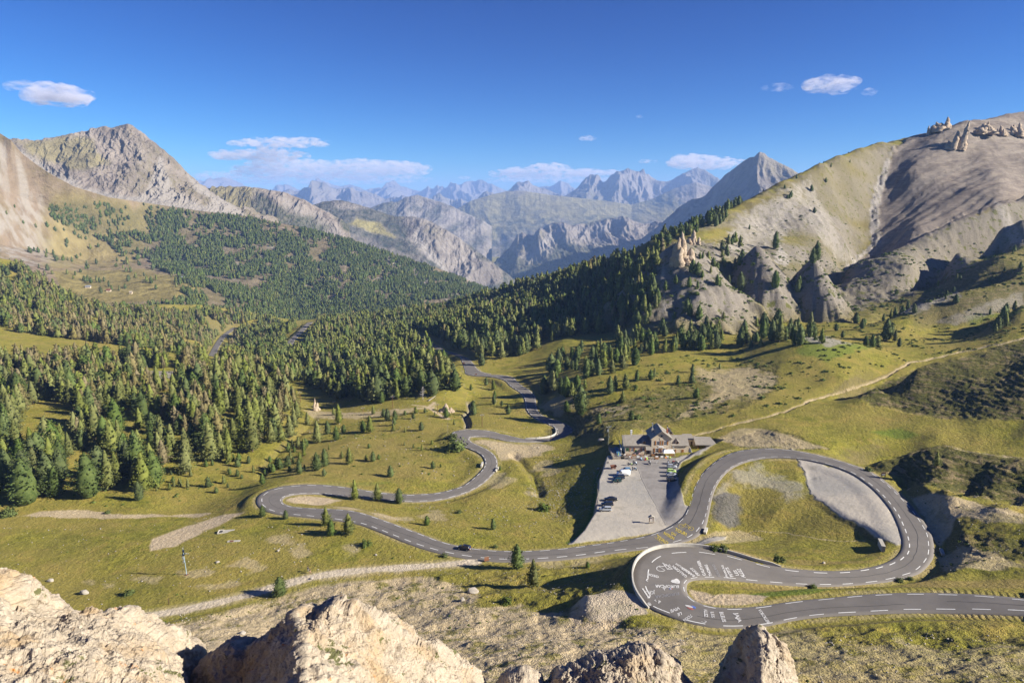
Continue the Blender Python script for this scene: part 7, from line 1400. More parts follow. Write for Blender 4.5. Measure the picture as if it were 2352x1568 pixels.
    for x in (-.31, .32):
        for s in (-1, 1):
            w_ = P1('wheel', RUBBER, r, lambda mb: mb.cyl((x * L, s * hw * .98 - .11, wr_), wr_, .22, 16, 'y')); P1('rim', RIM, w_, lambda mb: mb.cyl((x * L, s * hw * .98 + (s * .115 if s > 0 else -.125) - .0, wr_), wr_ * .62, .012, 12, 'y'))
    for s in (-1, 1):
        P1('headlight', LAMPW, r, lambda mb: mb.ball((L * .465, s * hw * .68, bz * .68), .14, 8, .7, 1, 1)); P1('taillight', LAMPR, r, lambda mb: mb.box(-L * .505, -L * .48, s * hw * .72 - .1, s * hw * .72 + .1, bz * .72, bz * .95)); P1('mirror', paint, r, lambda mb: mb.ball((L * .17, s * (hw + .08), bz + .05), .09, 6))
    P1('number_plate', WHITEP, r, lambda mb: mb.box(-L * .507, -L * .5, -.26, .26, .5, .62)); return r
def spot(k, x, y, dz=0.02): g = on_ground(*T(k, x, y)); g.z += dz; return g
PI = math.pi
for kind, pc, k, x, y, yaw, L, lab in (('van', 'white', 'P', 560, 392, PI + .05, 5.1, 'white panel van parked at the upper left of the car park'), ('suv', 'navy', 'P', 490, 448, PI + .05, 4.5, 'dark navy off-road car beside the white van'), ('small', 'green', 'P', 455, 494, PI + .03, 3.7, 'dark green hatchback next to the navy off-road car'), ('hatch', 'blue', 'P', 600, 330, PI, 3.9, 'light blue car mostly hidden behind the white van'),
    ('sedan', 'black', 'P', 362, 788, PI - .05, 4.6, 'black saloon, uppermost of the three cars by the wooden fence'), ('hatch', 'navy', 'P', 308, 865, PI - .05, 4.3, 'dark blue hatchback, middle of the three cars by the wooden fence'), ('hatch', 'silver', 'P', 278, 945, PI - .03, 4.4, 'silver hatchback, lowest of the three cars by the wooden fence'),
    ('hatch', 'silver', 'P', 1322, 275, -.08, 3.9, 'silver hatchback nearest the inn in the right row'), ('small', 'lime', 'P', 1316, 348, -.06, 3.5, 'lime green small car in the right row'), ('sedan', 'silver', 'P', 1318, 402, -.06, 4.2, 'pale silver saloon below the lime car in the right row'), ('wagon', 'black', 'P', 1325, 480, .02, 4.1, 'black estate car at the lower end of the right row')):
    car(kind, PAINT[pc], spot(k, x, y), yaw, lab, L=L)
c0 = on_ground(*T('C', 915, 1197)); i_ = int(np.argmin(((RC - np.array(c0)) ** 2).sum(1))); d_ = RC[i_ + 3] - RC[i_ - 3]; c0.z = RC[i_][2] + .06
car('hatch', PAINT['black'], c0, math.atan2(d_[1], d_[0]), 'black car driving up the road below the meadow, casting a shadow to its left', None, 4.2)
for x, y, lab in ((302, 192, 'tiny white car on the distant road bend, upper one'), (297, 245, 'tiny white car on the distant road bend, lower one')):
    g = spot('G', x, y, .3); o = car('hatch', PAINT['white'], g, 1.4, lab, 'cars on the distant road')
TILE['W'] = (0, 1150, 1.96)
for x, y, lab in ((1676, 400, 'tiny white car on the far clearing beside the straight road'), (1740, 424, 'tiny dark car on the far straight road at left')):
    car('hatch', PAINT['white' if 'white' in lab else 'navy'], spot('W', x, y, .3), 0, lab, 'cars on the distant road')
def motorbike(loc, yaw, paint, lab, cases=True):
    r = thing('motorcycle', lab, 'motorcycle', loc, yaw, 'motorcycles parked at the inn')
    for x in (-.72, .75):
        w_ = P1('wheel', RUBBER, r, lambda mb: mb.cyl((x, -.06, .32), .32, .12, 16, 'y')); P1('rim', RIM, w_, lambda mb: mb.cyl((x, -.065, .32), .2, .13, 12, 'y'))
    P1('engine', METAL, r, lambda mb: mb.box(-.3, .3, -.2, .2, .28, .65)); P1('tank', paint, r, lambda mb: mb.ball((.12, 0, .9), .3, 10, .6, 1.1, .6), True); P1('fairing', paint, r, lambda mb: mb.add([(.35, -.2, .5), (.35, .2, .5), (.45, -.26, .95), (.45, .26, .95), (.85, -.1, .75), (.85, .1, .75), (.6, -.16, 1.12), (.6, .16, 1.12)], [(0, 1, 3, 2), (0, 2, 4), (1, 5, 3), (2, 6, 4), (3, 5, 7), (4, 6, 7, 5), (0, 4, 5, 1), (2, 3, 7, 6)])); P1('windscreen', LAMPW, r, lambda mb: mb.slab([(.6, -.15, 1.1), (.6, .15, 1.1), (.42, .12, 1.4), (.42, -.12, 1.4)], .01))
    P1('seat', BLACKC, r, lambda mb: mb.box(-.65, -.05, -.14, .14, .78, .88)); P1('fork', METAL, r, lambda mb: (mb.bar((.75, -.09, .32), (.45, -.09, 1.0), .05), mb.bar((.75, .09, .32), (.45, .09, 1.0), .05), mb.bar((-.72, .1, .32), (-.1, .1, .4), .06))); P1('handlebar', BLACKC, r, lambda mb: mb.bar((.4, -.38, 1.08), (.4, .38, 1.08), .035)); P1('exhaust', METAL, r, lambda mb: mb.bar((.0, .2, .3), (-.8, .22, .42), .09))
    if cases:
        for s in (-1, 1): P1('pannier', GREYC, r, lambda mb: mb.box(-.95, -.5, s * .32 - .11, s * .32 + .11, .55, .9))
        P1('top_case', BLACKC, r, lambda mb: mb.box(-1.0, -.62, -.2, .2, .92, 1.2))
for x, y, yaw, m, lab in ((745, 222, -.9, PAINT['blue'], 'blue touring motorcycle in front of the terrace'), (975, 218, -1.4, PAINT['black'], 'black motorcycle seen head on in the middle of the forecourt'), (1265, 212, -1.9, PAINT['silver'], 'silver motorcycle behind the silver hatchback, left one of the right trio'), (1360, 208, 2.6, flat('red_motor_paint', C_(.5, .05, .02), .3), 'red topped motorcycle, middle one of the right trio'), (1405, 222, -.8, PAINT['navy'], 'blue and white motorcycle at the right edge of the forecourt'), (735, 312, -.35, PAINT['blue'], 'blue and white motorcycle standing right of the white van'), (668, 240, -.3, PAINT['lime'], 'yellow motorcycle by the grass patch above the van')): motorbike(spot('P', x, y), yaw, m, lab)
def bicycle(loc, yaw, lab):
    r = thing('bicycle', lab, 'bicycle', loc, yaw)
    for x in (-.5, .52): P1('wheel', RUBBER, r, lambda mb: [mb.bar((x + .33 * math.cos(a), 0, .34 + .33 * math.sin(a)), (x + .33 * math.cos(a + .42), 0, .34 + .33 * math.sin(a + .42)), .035) for a in np.arange(0, 6.28, .42)])
    P1('frame', WHITEP, r, lambda mb: [mb.bar(a, b, .04) for a, b in (((-.5, 0, .34), (-.05, 0, .3)), ((-.05, 0, .3), (-.2, 0, .82)), ((-.5, 0, .34), (-.2, 0, .82)), ((-.2, 0, .8), (.35, 0, .85)), ((-.05, 0, .3), (.38, 0, .8)), ((.52, 0, .34), (.34, 0, .95)))]); P1('saddle', BLACKC, r, lambda mb: mb.box(-.32, -.08, -.06, .06, .86, .92)); P1('handlebar', BLACKC, r, lambda mb: mb.bar((.38, -.22, .98), (.38, .22, .98), .03))
bicycle(spot('P', 1090, 205), .1, 'white road bicycle standing on the forecourt right of the head-on motorcycle')
# ---------------------------------------------------------------- people
def person(loc, yaw, lab, pose='walk', top=BLACKC, legs=GREYC, bag=False):
    r = thing('person', lab, 'person', loc, yaw); s = .26 if pose == 'walk' else .06
    if pose == 'sit': J = [(0, 0, .5), (0, .1, .48), (0, -.1, .48), (.42, .1, .48), (.42, -.1, .48), (.42, .1, .08), (.42, -.1, .08), (.55, .1, .03), (.55, -.1, .03), (0, 0, .75), (0, 0, 1.0), (0, .2, .98), (0, -.2, .98), (.1, .26, .72), (.1, -.26, .72), (.32, .2, .68), (.32, -.2, .68), (.0, 0, 1.1), (.02, 0, 1.24)]
    else: J = [(0, 0, .93), (0, .1, .88), (0, -.1, .88), (s * .6, .1, .48), (-s * .35, -.1, .48), (s, .1, .07), (-s * 1.3, -.1, .1), (s + .15, .1, .03), (-s * 1.3 + .13, -.1, .04), (0, 0, 1.15), (.02, 0, 1.42), (.02, .19, 1.40), (.02, -.19, 1.40), (-.05 - s * .3, .25, 1.12), (.0 + s * .3, -.25, 1.12), (.1 - s * .5, .26, .86), (.14 + s * .6, -.26, .88), (.02, 0, 1.52), (.05, 0, 1.66)]
    E = [(0, 1), (0, 2), (1, 3), (2, 4), (3, 5), (4, 6), (5, 7), (6, 8), (0, 9), (9, 10), (10, 11), (10, 12), (11, 13), (12, 14), (13, 15), (14, 16), (10, 17), (17, 18)]
    R = [.14, .1, .1, .065, .065, .045, .045, .04, .04, .14, .13, .07, .07, .045, .045, .032, .032, .055, .1]
    me = bpy.data.meshes.new('body'); me.from_pydata(J, E, []); o = bpy.data.objects.new('body', me); link(o); m = o.modifiers.new('s', 'SKIN'); sv = me.skin_vertices[0].data
    for i, q_ in enumerate(R): sv[i].radius = (q_, q_ * (1.25 if i in (9, 10, 0) else 1)); 
    sv[0].use_root = True; o.modifiers.new('u', 'SUBSURF').levels = 1; bpy.context.view_layer.update(); dg = bpy.context.evaluated_depsgraph_get(); me2 = bpy.data.meshes.new_from_object(o.evaluated_get(dg)); bpy.data.objects.remove(o)
    for m in (SKIN, top, legs): me2.materials.append(m)
    hip = J[0][2]
    for f in me2.polygons:
        c = f.center; f.use_smooth = True; f.material_index = 0 if c.z > J[17][2] - .04 or (abs(c.y) > .2 and c.z < J[13][2]) else (2 if c.z < hip + .02 else 1)
    b = bpy.data.objects.new('body', me2); link(b); b.parent = r; hd = J[18]
    P1('hair', HAIRM, r, lambda mb: mb.ball((hd[0] - .03, 0, hd[2] + .06), .105, 10, .9), True)
    if bag: P1('backpack', RUST, r, lambda mb: mb.box(-.32, -.12, -.15, .15, 1.05, 1.45))
    return r
person(spot('D', 866, 1372), 2.4, 'hiker in dark clothes on the dirt track, farther one of the pair'); person(spot('D', 881, 1386), -.3, 'hiker with dark top and shorts on the dirt track, nearer one of the pair', legs=SKIN)
person(spot('P', 470, 524), -2.5, 'person in black walking past the green hatchback', top=BLACKC, legs=BLACKC)
for x, y, ps, tp, lab in ((-11.6, -3.6, 'stand', WHITEP, 'person in white top standing at the left terrace corner'), (-7.0, -1.55, 'sit', GREYC, 'person in grey seated at a table left of the porch'), (-5.2, -1.5, 'sit', flat('pink_cloth', C_(.6, .3, .3), .9), 'person in pink seated left of the porch'), (1.8, -1.6, 'sit', REDC, 'person in red seated under the lower left window of the gable'), (3.4, -1.6, 'sit', BLACKC, 'person in black seated at the terrace below the sign board')): person(H0 + Vector((x, y, .03)), -1.5, lab, ps, tp)
# ---------------------------------------------------------------- small structures
mc = thing('mine_cart', 'rusty tipping mine cart standing on the grass left of the white van', 'mine cart', spot('P', 405, 290), .15); P1('tub', RUST, mc, lambda mb: mb.add([(-.95, -.35, .55), (.95, -.35, .55), (.95, .35, .55), (-.95, .35, .55), (-1.2, -.85, 1.35), (1.2, -.85, 1.35), (1.2, .85, 1.35), (-1.2, .85, 1.35), (-1.1, -.78, 1.35), (1.1, -.78, 1.35), (1.1, .78, 1.35), (-1.1, .78, 1.35), (-.88, -.3, .62), (.88, -.3, .62), (.88, .3, .62), (-.88, .3, .62)], [(0, 1, 2, 3), (0, 4, 5, 1), (1, 5, 6, 2), (2, 6, 7, 3), (3, 7, 4, 0), (4, 8, 9, 5), (5, 9, 10, 6), (6, 10, 11, 7), (7, 11, 8, 4), (8, 12, 13, 9), (9, 13, 14, 10), (10, 14, 15, 11), (11, 15, 12, 8), (12, 15, 14, 13)])); P1('chassis', RUST, mc, lambda mb: (mb.box(-1, 1, -.4, -.3, .3, .45), mb.box(-1, 1, .3, .4, .3, .45), mb.bar((-.9, -.35, .4), (-.9, .35, 1), .06), mb.bar((.9, .35, .4), (.9, -.35, 1), .06)))
for x in (-.6, .6): P1('wheel', RUST, mc, lambda mb: (mb.cyl((x, -.38, .22), .22, .08, 12, 'y'), mb.cyl((x, .3, .22), .22, .08, 12, 'y')))
kb = thing('notice_board', 'roofed wooden notice board standing on the island in the car park', 'notice board', spot('P', 998, 1140), .1)
for x in (-.62, .62): P1('post', DARKW, kb, lambda mb: mb.box(x - .09, x + .09, -.09, .09, -.2, 2.1))
P1('board', BROWNW, kb, lambda mb: mb.box(-.53, .53, -.05, .05, 1.0, 1.95)); P1('poster', LAMPW, kb, lambda mb: (mb.box(-.45, -.02, -.075, -.052, 1.35, 1.85), mb.box(.05, .45, -.075, -.052, 1.45, 1.85), mb.box(-.40, .40, -.075, -.052, 1.08, 1.28))); P1('roof', CONC, kb, lambda mb: (mb.slab([(-1.0, -.5, 2.0), (0, -.5, 2.62), (0, .5, 2.62), (-1.0, .5, 2.0)], .08), mb.slab([(1.0, .5, 2.0), (0, .5, 2.62), (0, -.5, 2.62), (1.0, -.5, 2.0)], .08))); P1('bench', GREYW, kb, lambda mb: mb.box(-.9, .9, -.45, -.1, .2, .45))
fpts = [(215, 300), (178, 370), (140, 445), (147, 590), (157, 740), (132, 850), (106, 975)]
fn_ = thing('wooden_fence', 'weathered two-rail wooden fence along the left edge of the car park', 'fence', (0, 0, 0)); fp = [spot('P', x + 8, y, 0) for x, y in fpts]; allp = []
for a, b in zip(fp[:-1], fp[1:]):
    n = max(1, round((b - a).length / 2.4)); allp += [a.lerp(b, i / n) for i in range(n)]
allp.append(fp[-1])
for p_ in allp: P1('post', GREYW, fn_, lambda mb: mb.box(p_.x - .07, p_.x + .07, p_.y - .07, p_.y + .07, p_.z - .3, p_.z + 1.05))
for zz in (.55, .98): P1('rail', GREYW, fn_, lambda mb: [mb.bar(a + Vector((0, 0, zz)), b + Vector((0, 0, zz)), .11) for a, b in zip(allp[:-1], allp[1:])])
def sign(k, x, y, wpx, hpx, mat, lab, legs=.6, yaw=0, strip_=False, name='sign_board'):
    g = spot(k, x, y, 0); m = (g.y * CP - g.z * SP) / F / (TILE[k][2] * K); W_, Hh = wpx * m, hpx * m; r = thing(name, lab, 'sign', g, yaw)
    for s in (-1, 1): P1('post', DARKW, r, lambda mb: mb.box(s * W_ * .42 - .05, s * W_ * .42 + .05, -.02, .08, -.2, Hh))
    P1('panel', mat, r, lambda mb: mb.box(-W_ / 2, W_ / 2, -.08, -.025, Hh * legs, Hh * 1.02))
    if strip_: P1('lettering', WHITEP, r, lambda mb: [mb.box(-W_ * .36, W_ * (.36 - .1 * (i % 2)), -.10, -.082, Hh * (legs + .28 - .11 * i) , Hh * (legs + .33 - .11 * i)) for i in range(3)])
    else: P1('frame', GREYW, r, lambda mb: (mb.box(-W_ / 2 - .04, W_ / 2 + .04, -.09, -.01, Hh * 1.02, Hh * 1.06), mb.box(-W_ / 2, W_ / 2, -.1, -.082, Hh * .80, Hh * .82)))
sign('C', 1093, 1292, 38, 44, SIGNB, 'brown wooden sign at the start of the dirt track by the main road', .22, .35); sign('B', 1224, 318, 36, 44, DARKW, 'dark board with three white strips on two posts at the loop', .35, 0, True); sign('E', 583, 404, 16, 18, SIGNB, 'small brown board on the far road, upper one', .2); sign('E', 695, 503, 18, 14, SIGNB, 'small brown board on the far road lay-by, lower one', .2)
def pole(k, x, y, ytop, mat, lab, arm=True, box=False, w_=.22):
    g = spot(k, x, y, -.3); m = (g.y * CP - g.z * SP) / F / (TILE[k][2] * K) / .97; Hh = (y - ytop) * m + .3; r = thing('utility_pole', lab, 'utility pole', g, .2, 'wooden utility poles'); P1('pole', mat, r, lambda mb: mb.cyl((0, 0, 0), w_ * .62, Hh, 10, r2=w_ * .42))
    if arm:
        P1('crossarm', METAL, r, lambda mb: (mb.box(-1.1, 1.1, -.06, .06, Hh - .45, Hh - .33), mb.bar((0, 0, Hh - 1.1), (.8, 0, Hh - .4), .05), mb.bar((0, 0, Hh - 1.1), (-.8, 0, Hh - .4), .05)))
        for s in (-1, 0, 1): P1('insulator', WHITEP, r, lambda mb: mb.cyl((s * 1.0, 0, Hh - .33 if s else Hh), .07, .28, 8))
    if box: P1('transformer', METAL, r, lambda mb: (mb.box(-.6, -.15, -.25, .25, Hh * .72, Hh * .84), mb.ball((.25, 0, Hh * .45), .3, 8, 1, .5)))
    return g + Vector((0, 0, Hh - .3))
tops = [pole('C', 2066, 358, 205, flat('greenish_pole', C_(.16, .17, .12), .9), 'greenish grey pole with transformer box left of the inn', True, True, .3), pole('C', 1607, 326, 190, POLEW, 'brown pole beside the white parapet of the far bend'), pole('C', 1057, 214, 112, POLEW, 'brown pole on the meadow by the stream gully'), pole('C', 700, 108, 30, POLEW, 'brown pole beside the pale rock outcrop'), pole('G', 980, 602, 520, POLEW, 'brown pole in front of the dark forest edge, tallest there'), pole('G', 776, 632, 597, POLEW, 'brown pole behind the gravel path, third from the pillar'), pole('G', 577, 590, 555, POLEW, 'brown pole just right of the rock pillar'), pole('G', 346, 560, 493, POLEW, 'brown pole left of the rock pillar')]
for k, x, y, yt, lab in (('C', 1119, 356, 258, 'thin bare pole beside the gravel inside the middle bend'), ('C', 1525, 442, 370, 'thin bare pole on the slope below the far bend'), ('C', 783, 272, 180, 'thin bare pole at the outside of the middle bend'), ('D', 1540, 222, 158, 'thin leaning bare pole on the golden meadow')): pole(k, x, y, yt, GREYW, lab, False, False, .13)
for i, (a, b) in enumerate(zip(tops[:-1], tops[1:])):
    mb = MB(); pp = [a.lerp(b, f) - Vector((0, 0, 4 * .35 * f * (1 - f) * ((b - a).length / 30))) for f in np.linspace(0, 1, 13)]
    for p0, p1 in zip(pp[:-1], pp[1:]): mb.bar(p0, p1, .035, n=3)
    props(mb.build('power_cable', BLACKC), 'thin power cable, span %s from the inn' % ('first', 'second', 'third', 'fourth', 'fifth', 'sixth', 'last')[i], 'cable', 'power cables between the poles')
wm = thing('weather_station', 'pale blue weather mast with solar panels on the left meadow', 'weather station', spot('Q1', 1255, 668, -.1), 0); BLUEM = flat('blue_grey_paint', C_(.28, .38, .45), .5); P1('mast', BLUEM, wm, lambda mb: mb.bar((0, 0, 0), (-.35, 0, 8.3), .22, n=8, w2=.14)); P1('solar_panel', GLASS, wm, lambda mb: (mb.slab([(-.75, -.35, 6.3), (.0, -.35, 6.3), (.0, .25, 6.9), (-.75, .25, 6.9)], .05),)); P1('solar_panel', GLASS, wm, lambda mb: mb.slab([(-.5, -.3, 7.4), (.15, -.4, 7.4), (.05, .0, 8.1), (-.6, .1, 8.1)], .05)); P1('cabinet', METAL, wm, lambda mb: (mb.box(-.75, -.3, -.3, .05, 5.1, 5.9), mb.box(-.6, -.25, -.3, .05, 4.2, 4.7))); P1('sensor_arm', METAL, wm, lambda mb: (mb.bar((-.3, 0, 6.6), (1.4, 0, 6.75), .05), mb.ball((.4, 0, 6.95), .16, 8), mb.ball((1.0, 0, 6.95), .12, 8), mb.bar((-.35, 0, 8.2), (0, 0, 9.3), .04))); P1('base_plate', RUST, wm, lambda mb: mb.box(-.35, .35, -.35, .35, 0, .25))
ps = thing('marker_post', 'short dark post on the meadow just above the dirt track', 'post', spot('Q1', 1135, 865, -.1)); P1('post', DARKW, ps, lambda mb: (mb.box(-.08, .08, -.08, .08, 0, 1.7), mb.box(-.12, .12, -.12, .12, 1.7, 1.8)))
ci = thing('concrete_cistern', 'square concrete cistern slab with a dark hole on the left meadow', 'cistern', spot('D', 212, 1052, 0), .15); P1('slab', CONC, ci, lambda mb: mb.box(-2.6, 2.4, -1.4, 1.4, -.3, .12)); P1('hatch', BLACKC, ci, lambda mb: mb.box(-2.4, -1.3, -.9, .9, .12, .16)); P1('kerb', LIMEW, ci, lambda mb: (mb.box(-2.7, -1.0, -1.2, -1.02, .12, .4), mb.box(-2.7, -1.0, 1.02, 1.2, .12, .4), mb.box(-2.7, -2.5, -1.02, 1.02, .12, .4)))  # black plate on the slab stands in for the shade inside an open hole
cs = thing('concrete_slab', 'flat broken concrete slab with a rusty sheet on the left meadow', 'slab', spot('D', 270, 1128, 0), .1); P1('slab', CONC, cs, lambda mb: mb.box(-2.0, 2.0, -.6, .6, -.2, .15)); P1('sheet', RUST, cs, lambda mb: mb.box(-1.2, 0, -.5, .3, .15, .2))
def wall(a, b, w_, h, mat, name, lab, tilt=0):
    A_, B_ = Vector(a), Vector(b); d = (B_ - A_); L = d.length; o = MB(); o.box(0, L, -w_ / 2, w_ / 2, -.8, h); o.box(-.06, L + .06, -w_ / 2 - .06, w_ / 2 + .06, h, h + .1); r = o.build(name, mat); r.location = A_; r.rotation_euler = (0, -math.asin(max(-1, min(1, d.z / L))), math.atan2(d.y, d.x)); return props(r, lab, 'wall')
wall(spot('C', 1050, 542), spot('C', 1062, 508), .6, .9, LIMEW, 'culvert_wall', 'short whitewashed culvert wall inside the middle right bend'); wall(spot('C', 1165, 575), spot('C', 1185, 545), .6, .7, LIMEW, 'culvert_wall', 'short whitewashed culvert wall outside the middle right bend'); wall(spot('A', 838, 772), spot('A', 852, 735), .8, .7, LIMEW, 'culvert_wall', 'short pale culvert wall at the road edge right of the yellow lettering'); wall(spot('A', 2266, 912), spot('A', 2236, 848), .9, 1.4, CONC, 'culvert_wall', 'grey concrete culvert wall inside the right end of the loop'); wall(spot('B', 1705, 942), spot('B', 1686, 898), .7, .4, CONC, 'culvert_wall', 'low pale culvert wall outside the right end of the loop')
def parapet(i0, i1, side, h, w_, name, lab, off=.25, taper=True):
    ls = np.arange(lk[i0 - 1], lk[i1 - 1], .9); V = []; n = len(ls)
    for j, l in enumerate(ls):
        hw = np.interp(l, RL, RHW) * 2; hh = h * (min(1, (j + .6) / 3, (n - j - .4) / 3) if taper else 1)
        for f, z in ((off, -2.6), (off, hh), (off + w_, hh), (off + w_, -2.6)):
            ff = -f / hw if side == 0 else 1 + f / hw; p_ = road_point(l, ff); V.append((p_[0], p_[1], road_point(l, .5)[2] + z))
    Fs = [(i * 4 + k, i * 4 + k + 1, (i + 1) * 4 + k + 1, (i + 1) * 4 + k) for i in range(n - 1) for k in range(3)] + [(0, 1, 2, 3), tuple(range(n * 4 - 4, n * 4))[::-1]]
    mb = MB(); mb.add(V, Fs); return props(mb.build(name, LIMEW), lab, 'wall', None)
parapet(15, 28, 1, .8, .35, 'parapet_wall', 'long curved whitewashed parapet around the outside of the near hairpin', .1); parapet(117, 122, 1, .7, .45, 'parapet_wall', 'low white parapet on the inner side of the far right bend', .1); parapet(118, 121, 0, .8, .45, 'parapet_wall', 'short white parapet on the outer side of the far right bend', .1)
# low stone edging of the forecourt bank
mb = MB(); ep = [(1460, 300), (1450, 240), (1480, 190), (1540, 150)]
lg = thing('fallen_log', 'bleached fallen log leaning at the forest edge', 'log', spot('G', 1245, 550, .3)); P1('trunk', DEADM, lg, lambda mb: mb.bar((-1.6, -2.5, .2), (2.2, 3.6, 1.6), .5, n=8, w2=.25)); P1('stub', DEADM, lg, lambda mb: mb.bar((0, 0, .9), (.6, -.3, 1.5), .15, n=6, w2=.08))
dt = thing('dead_tree', 'grey leafless dead tree at the forest edge above the fallen log', 'tree', spot('G', 1185, 545, -.1)); P1('trunk', DEADM, dt, lambda mb: mb.bar((0, 0, 0), (.3, 0, 9), .4, n=8, w2=.08))
def br_(mb):
    r = np.random.default_rng(3)
    for i in range(60): z = r.uniform(2, 8.8); a = r.uniform(0, 6.28); L = (10 - z) * .38; p = Vector((.3 * z / 9, 0, z)); q_ = p + Vector((math.cos(a) * L, math.sin(a) * L, L * .3)); mb.bar(p, q_, .09, n=4, w2=.03); mb.bar(p.lerp(q_, .5), p.lerp(q_, .5) + Vector((math.sin(a * 3), math.cos(a * 3), .4)), .05, n=3, w2=.02)
P1('branches', DEADM, dt, br_)
# chalets far away on the meadow
tree_ = bvhtree.BVHTree.FromPolygons([tuple(v) for v in I0[0][::2, ::2].reshape(-1, 3)], grid_quads(I0[0][::2, ::2].shape[0], I0[0][::2, ::2].shape[1]).tolist())
for px, py, w_, rf, lab in ((203, 661, 9, METAL, 'small grey roofed chalet on the far meadow, leftmost'), (250, 669, 8, RUST, 'small chalet with reddish roof on the far meadow'), (301, 674, 5, GREYW, 'tiny hut on the far meadow, rightmost at the front'), (420, 639, 9, METAL, 'small chalet by the bright green field far away')):
    d = Vector(ray(px, py)).normalized(); h = tree_.ray_cast(Vector((0, 0, 0)), d)[0]
    if h is None: continue
    r = thing('chalet', lab, 'chalet', h, .3); P1('wall', STUCCO, r, lambda mb: mb.prism([(-3, -1), (3, -1), (3, 2.6), (0, 4.6), (-3, 2.6)], -w_ / 2, w_ / 2)); P1('roof', rf, r, lambda mb: gable_x(mb, -w_ / 2, w_ / 2, -3, 3, 2.8, 4.9, .2, .6, .5)); P1('door', DARKW, r, lambda mb: mb.box(-.6, .6, -3.05, -2.98, 0, 2)); P1('window', GLASS, r, lambda mb: (mb.box(-w_ * .35, -w_ * .2, -3.05, -2.98, 1, 2), mb.box(w_ * .2, w_ * .35, -3.05, -2.98, 1, 2)))
# ---------------------------------------------------------------- writing on the road
CHALK = flat('chalk_white_road_paint', C_(.58, .56, .53), .8, var=.25, scale=1.5); FAINT = flat('worn_white_road_paint', C_(.26, .25, .25), .8); YELL = flat('yellow_chalk', C_(.55, .42, .07), .8); BLUEP = flat('blue_road_paint', C_(.10, .16, .45), .8); REDP = flat('red_road_paint', C_(.40, .12, .10), .8)
def road_xy(k, x, y):
    px, py = T(k, x, y); z = -100.8 if y < 868 else -86.5
    for _ in range(6):
        p = at_z(px, py, z); z = road_z(p[0], p[1])
    return Vector((p[0], p[1], z))
_rv = np.empty(len(road.data.vertices) * 3, np.float32); road.data.vertices.foreach_get('co', _rv); RB = bvhtree.BVHTree.FromPolygons([tuple(v) for v in _rv.reshape(-1, 3)], [tuple(p_.vertices) for p_ in road.data.polygons])
def road_z(x, y):
    h = RB.ray_cast(Vector((x, y, -60)), Vector((0, 0, -1)))[0]
    return h.z if h else float(RC[int(np.argmin((RC[:, 0] - x) ** 2 + (RC[:, 1] - y) ** 2))][2])
LET = []
def paint(pts, fcs, mat, up=.05): LET.append(([(p[0], p[1], road_z(p[0], p[1]) + up) for p in pts], fcs, mat))
def text(s, k, sx, sy, ex, ey, ux, uy, mat=CHALK, bold=.03):
    me = font_mesh(s, bold); v = np.array([x.co[:] for x in me.vertices]); v[:, 0] -= v[:, 0].min(); v[:, 0] /= v[:, 0].max(); v[:, 1] /= .72
    A_, B_, C2 = road_xy(k, sx, sy), road_xy(k, ex, ey), road_xy(k, sx + ux, sy + uy); e, u = B_ - A_, C2 - A_
    paint([A_ + e * a[0] + u * a[1] for a in v], [tuple(p.vertices) for p in me.polygons], mat); bpy.data.meshes.remove(me)
def line(k, pts, w_, mat=CHALK, closed=False):
    P = [road_xy(k, *p) for p in pts]; P = P + [P[0]] if closed else P
    for a, b in zip(P[:-1], P[1:]):
        d = (b - a); d.z = 0
        if d.length < .01: continue
        n = Vector((-d.y, d.x, 0)).normalized() * w_ / 2; paint([a - n, b - n, b + n, a + n], [(0, 1, 2, 3)], mat, .055)
def blob(k, pts, mat): P = [road_xy(k, *p) for p in pts]; paint(P, [tuple(range(len(P)))], mat, .05)
for s, sx, sy, ex, ey, ux, uy, m in (('ALLEZ', 1165, 1118, 1120, 1045, -30, 2, CHALK), ('LES', 1112, 1100, 1088, 1058, -26, 2, CHALK), ('PETITS', 1068, 1112, 1024, 1036, -26, 2, CHALK), ('FRANCAIS', 1026, 1118, 985, 1018, -18, 2, CHALK), ('ROLLAND', 966, 1110, 914, 1012, -22, 3, FAINT), ('THOMAS', 898, 1104, 856, 1014, -24, 3, CHALK), ('GAUTHIER', 848, 1100, 795, 980, -24, 4, CHALK), ('PINOT', 800, 1098, 738, 1036, -22, 6, CHALK), ('BARDET', 762, 1104, 665, 1036, -18, 10, CHALK), ('BRAVO!!!', 720, 1072, 612, 1002, -10, 10, CHALK), ('GALLOPIN', 700, 1108, 588, 1020, -16, 12, CHALK),
    ('GEGE', 470, 1122, 380, 1100, 0, -18, CHALK), ('EUROPCAR', 632, 1180, 440, 1176, 0, 22, CHALK), ('EUROPCAR', 632, 1236, 440, 1262, 2, 22, FAINT), ('JCR', 438, 1225, 386, 1232, 2, 24, CHALK), ('VIVE', 634, 1350, 560, 1378, 8, 22, CHALK), ('LE', 650, 1393, 618, 1405, 6, 22, CHALK), ('TOUR', 730, 1408, 662, 1456, 10, 22, CHALK), ('ALLEZ', 830, 1370, 836, 1434, 28, 0, CHALK), ('LES', 884, 1392, 892, 1438, 26, 0, CHALK), ('BLEUS', 955, 1394, 980, 1474, 30, -2, CHALK), ('JAJA', 1072, 1400, 1108, 1478, 30, -4, CHALK), ('VOECKLER', 1262, 1376, 1338, 1486, 24, -6, CHALK), ('P', 470, 1300, 455, 1318, 18, 8, CHALK)): text(s, 'A', sx, sy, ex, ey, ux, uy, m, .03 if m is CHALK else .015)
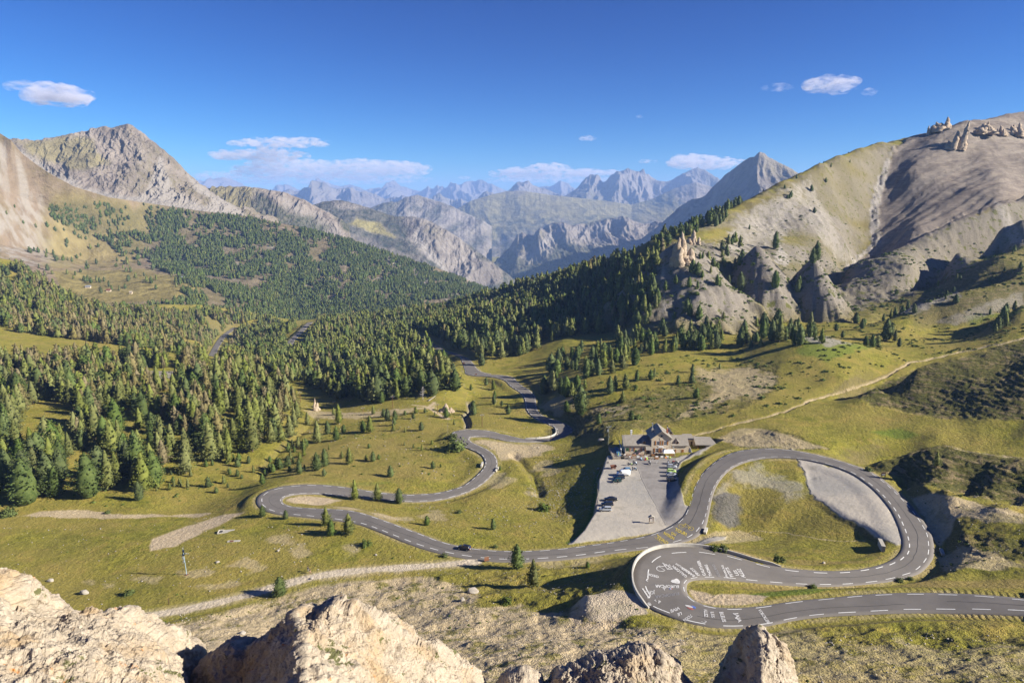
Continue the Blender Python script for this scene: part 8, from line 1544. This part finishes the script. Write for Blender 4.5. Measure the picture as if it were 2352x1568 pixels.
for s, sx, sy, ex, ey, ux, uy in (('TOUR!', 598, 742, 690, 786, 6, -24), ('DU', 570, 772, 606, 786, 4, -20), ('PATRON', 508, 772, 590, 818, 6, -22), ('"SQUALO!', 450, 796, 540, 860, 8, -24)): text(s, 'A', sx, sy, ex, ey, ux, uy, YELL, .02)
line('A', [(438, 797), (500, 848)], .12, YELL)
circ = lambda cx, cy, rx, ry, n=14: [(cx + rx * math.cos(6.283 * i / n), cy + ry * math.sin(6.283 * i / n)) for i in range(n)]
line('A', circ(650, 706, 20, 14), .12, YELL, True); line('A', circ(728, 726, 20, 15), .12, YELL, True); line('A', [(650, 706), (684, 686), (700, 700), (728, 726), (676, 712), (684, 686)], .12, YELL)
blob('A', [(565, 1148), (575, 1136), (592, 1134), (602, 1128), (615, 1126), (630, 1136), (640, 1150), (638, 1164), (620, 1166), (598, 1162), (578, 1158)], CHALK)
line('A', circ(492, 1046, 40, 22)[2:11], .22); line('A', [(500, 1000), (580, 1050), (540, 1052), (500, 1000)], .2); line('A', [(478, 1032), (540, 1022), (560, 1035), (536, 1052)], .2); line('A', [(470, 1030), (520, 1060)], .2); line('A', [(515, 1020), (530, 1012), (545, 1026), (555, 1014), (566, 1030)], .15)
line('A', [(386, 1132), (368, 1142), (378, 1128)], .2); line('A', [(368, 1142), (384, 1150)], .2); line('A', [(365, 1228), (412, 1224)], .15); line('A', [(340, 1205), (392, 1282)], .35); line('A', [(392, 1282), (378, 1280)], .25); line('A', [(392, 1282), (402, 1262)], .25); line('A', [(452, 1310), (436, 1300), (446, 1296)], .2); line('A', circ(392, 1325, 8, 6), .2, CHALK, True); line('A', circ(400, 1336, 8, 5), .2, CHALK, True)
blob('A', [(678, 1336), (720, 1342), (738, 1352), (745, 1362), (712, 1356), (690, 1348)], CHALK); blob('A', [(722, 1342), (748, 1344), (768, 1356), (764, 1366), (744, 1362), (738, 1350)], BLUEP); blob('A', [(692, 1352), (716, 1360), (742, 1366), (752, 1374), (740, 1378), (712, 1368)], REDP)
for x, m in ((556, BLUEP), (563, CHALK), (571, REDP)): blob('A', [(x, 1202), (x + 7, 1202), (x + 8, 1213), (x + 2, 1213)], m)
line('A', [(510, 1198), (516, 1220)], .15); line('A', [(500, 1208), (526, 1204)], .15); line('A', [(808, 1470), (840, 1478), (852, 1470), (836, 1464)], .15)
groups = {}
for v, f, m in LET: groups.setdefault(m.name, []).append((v, f, m))
for gname, items in groups.items():
    mb = MB()
    for v, f, m in items: mb.add(v, f)
    o = mb.build('road_lettering', items[0][2]); props(o, kind='structure')
say('objects', len(bpy.data.objects))
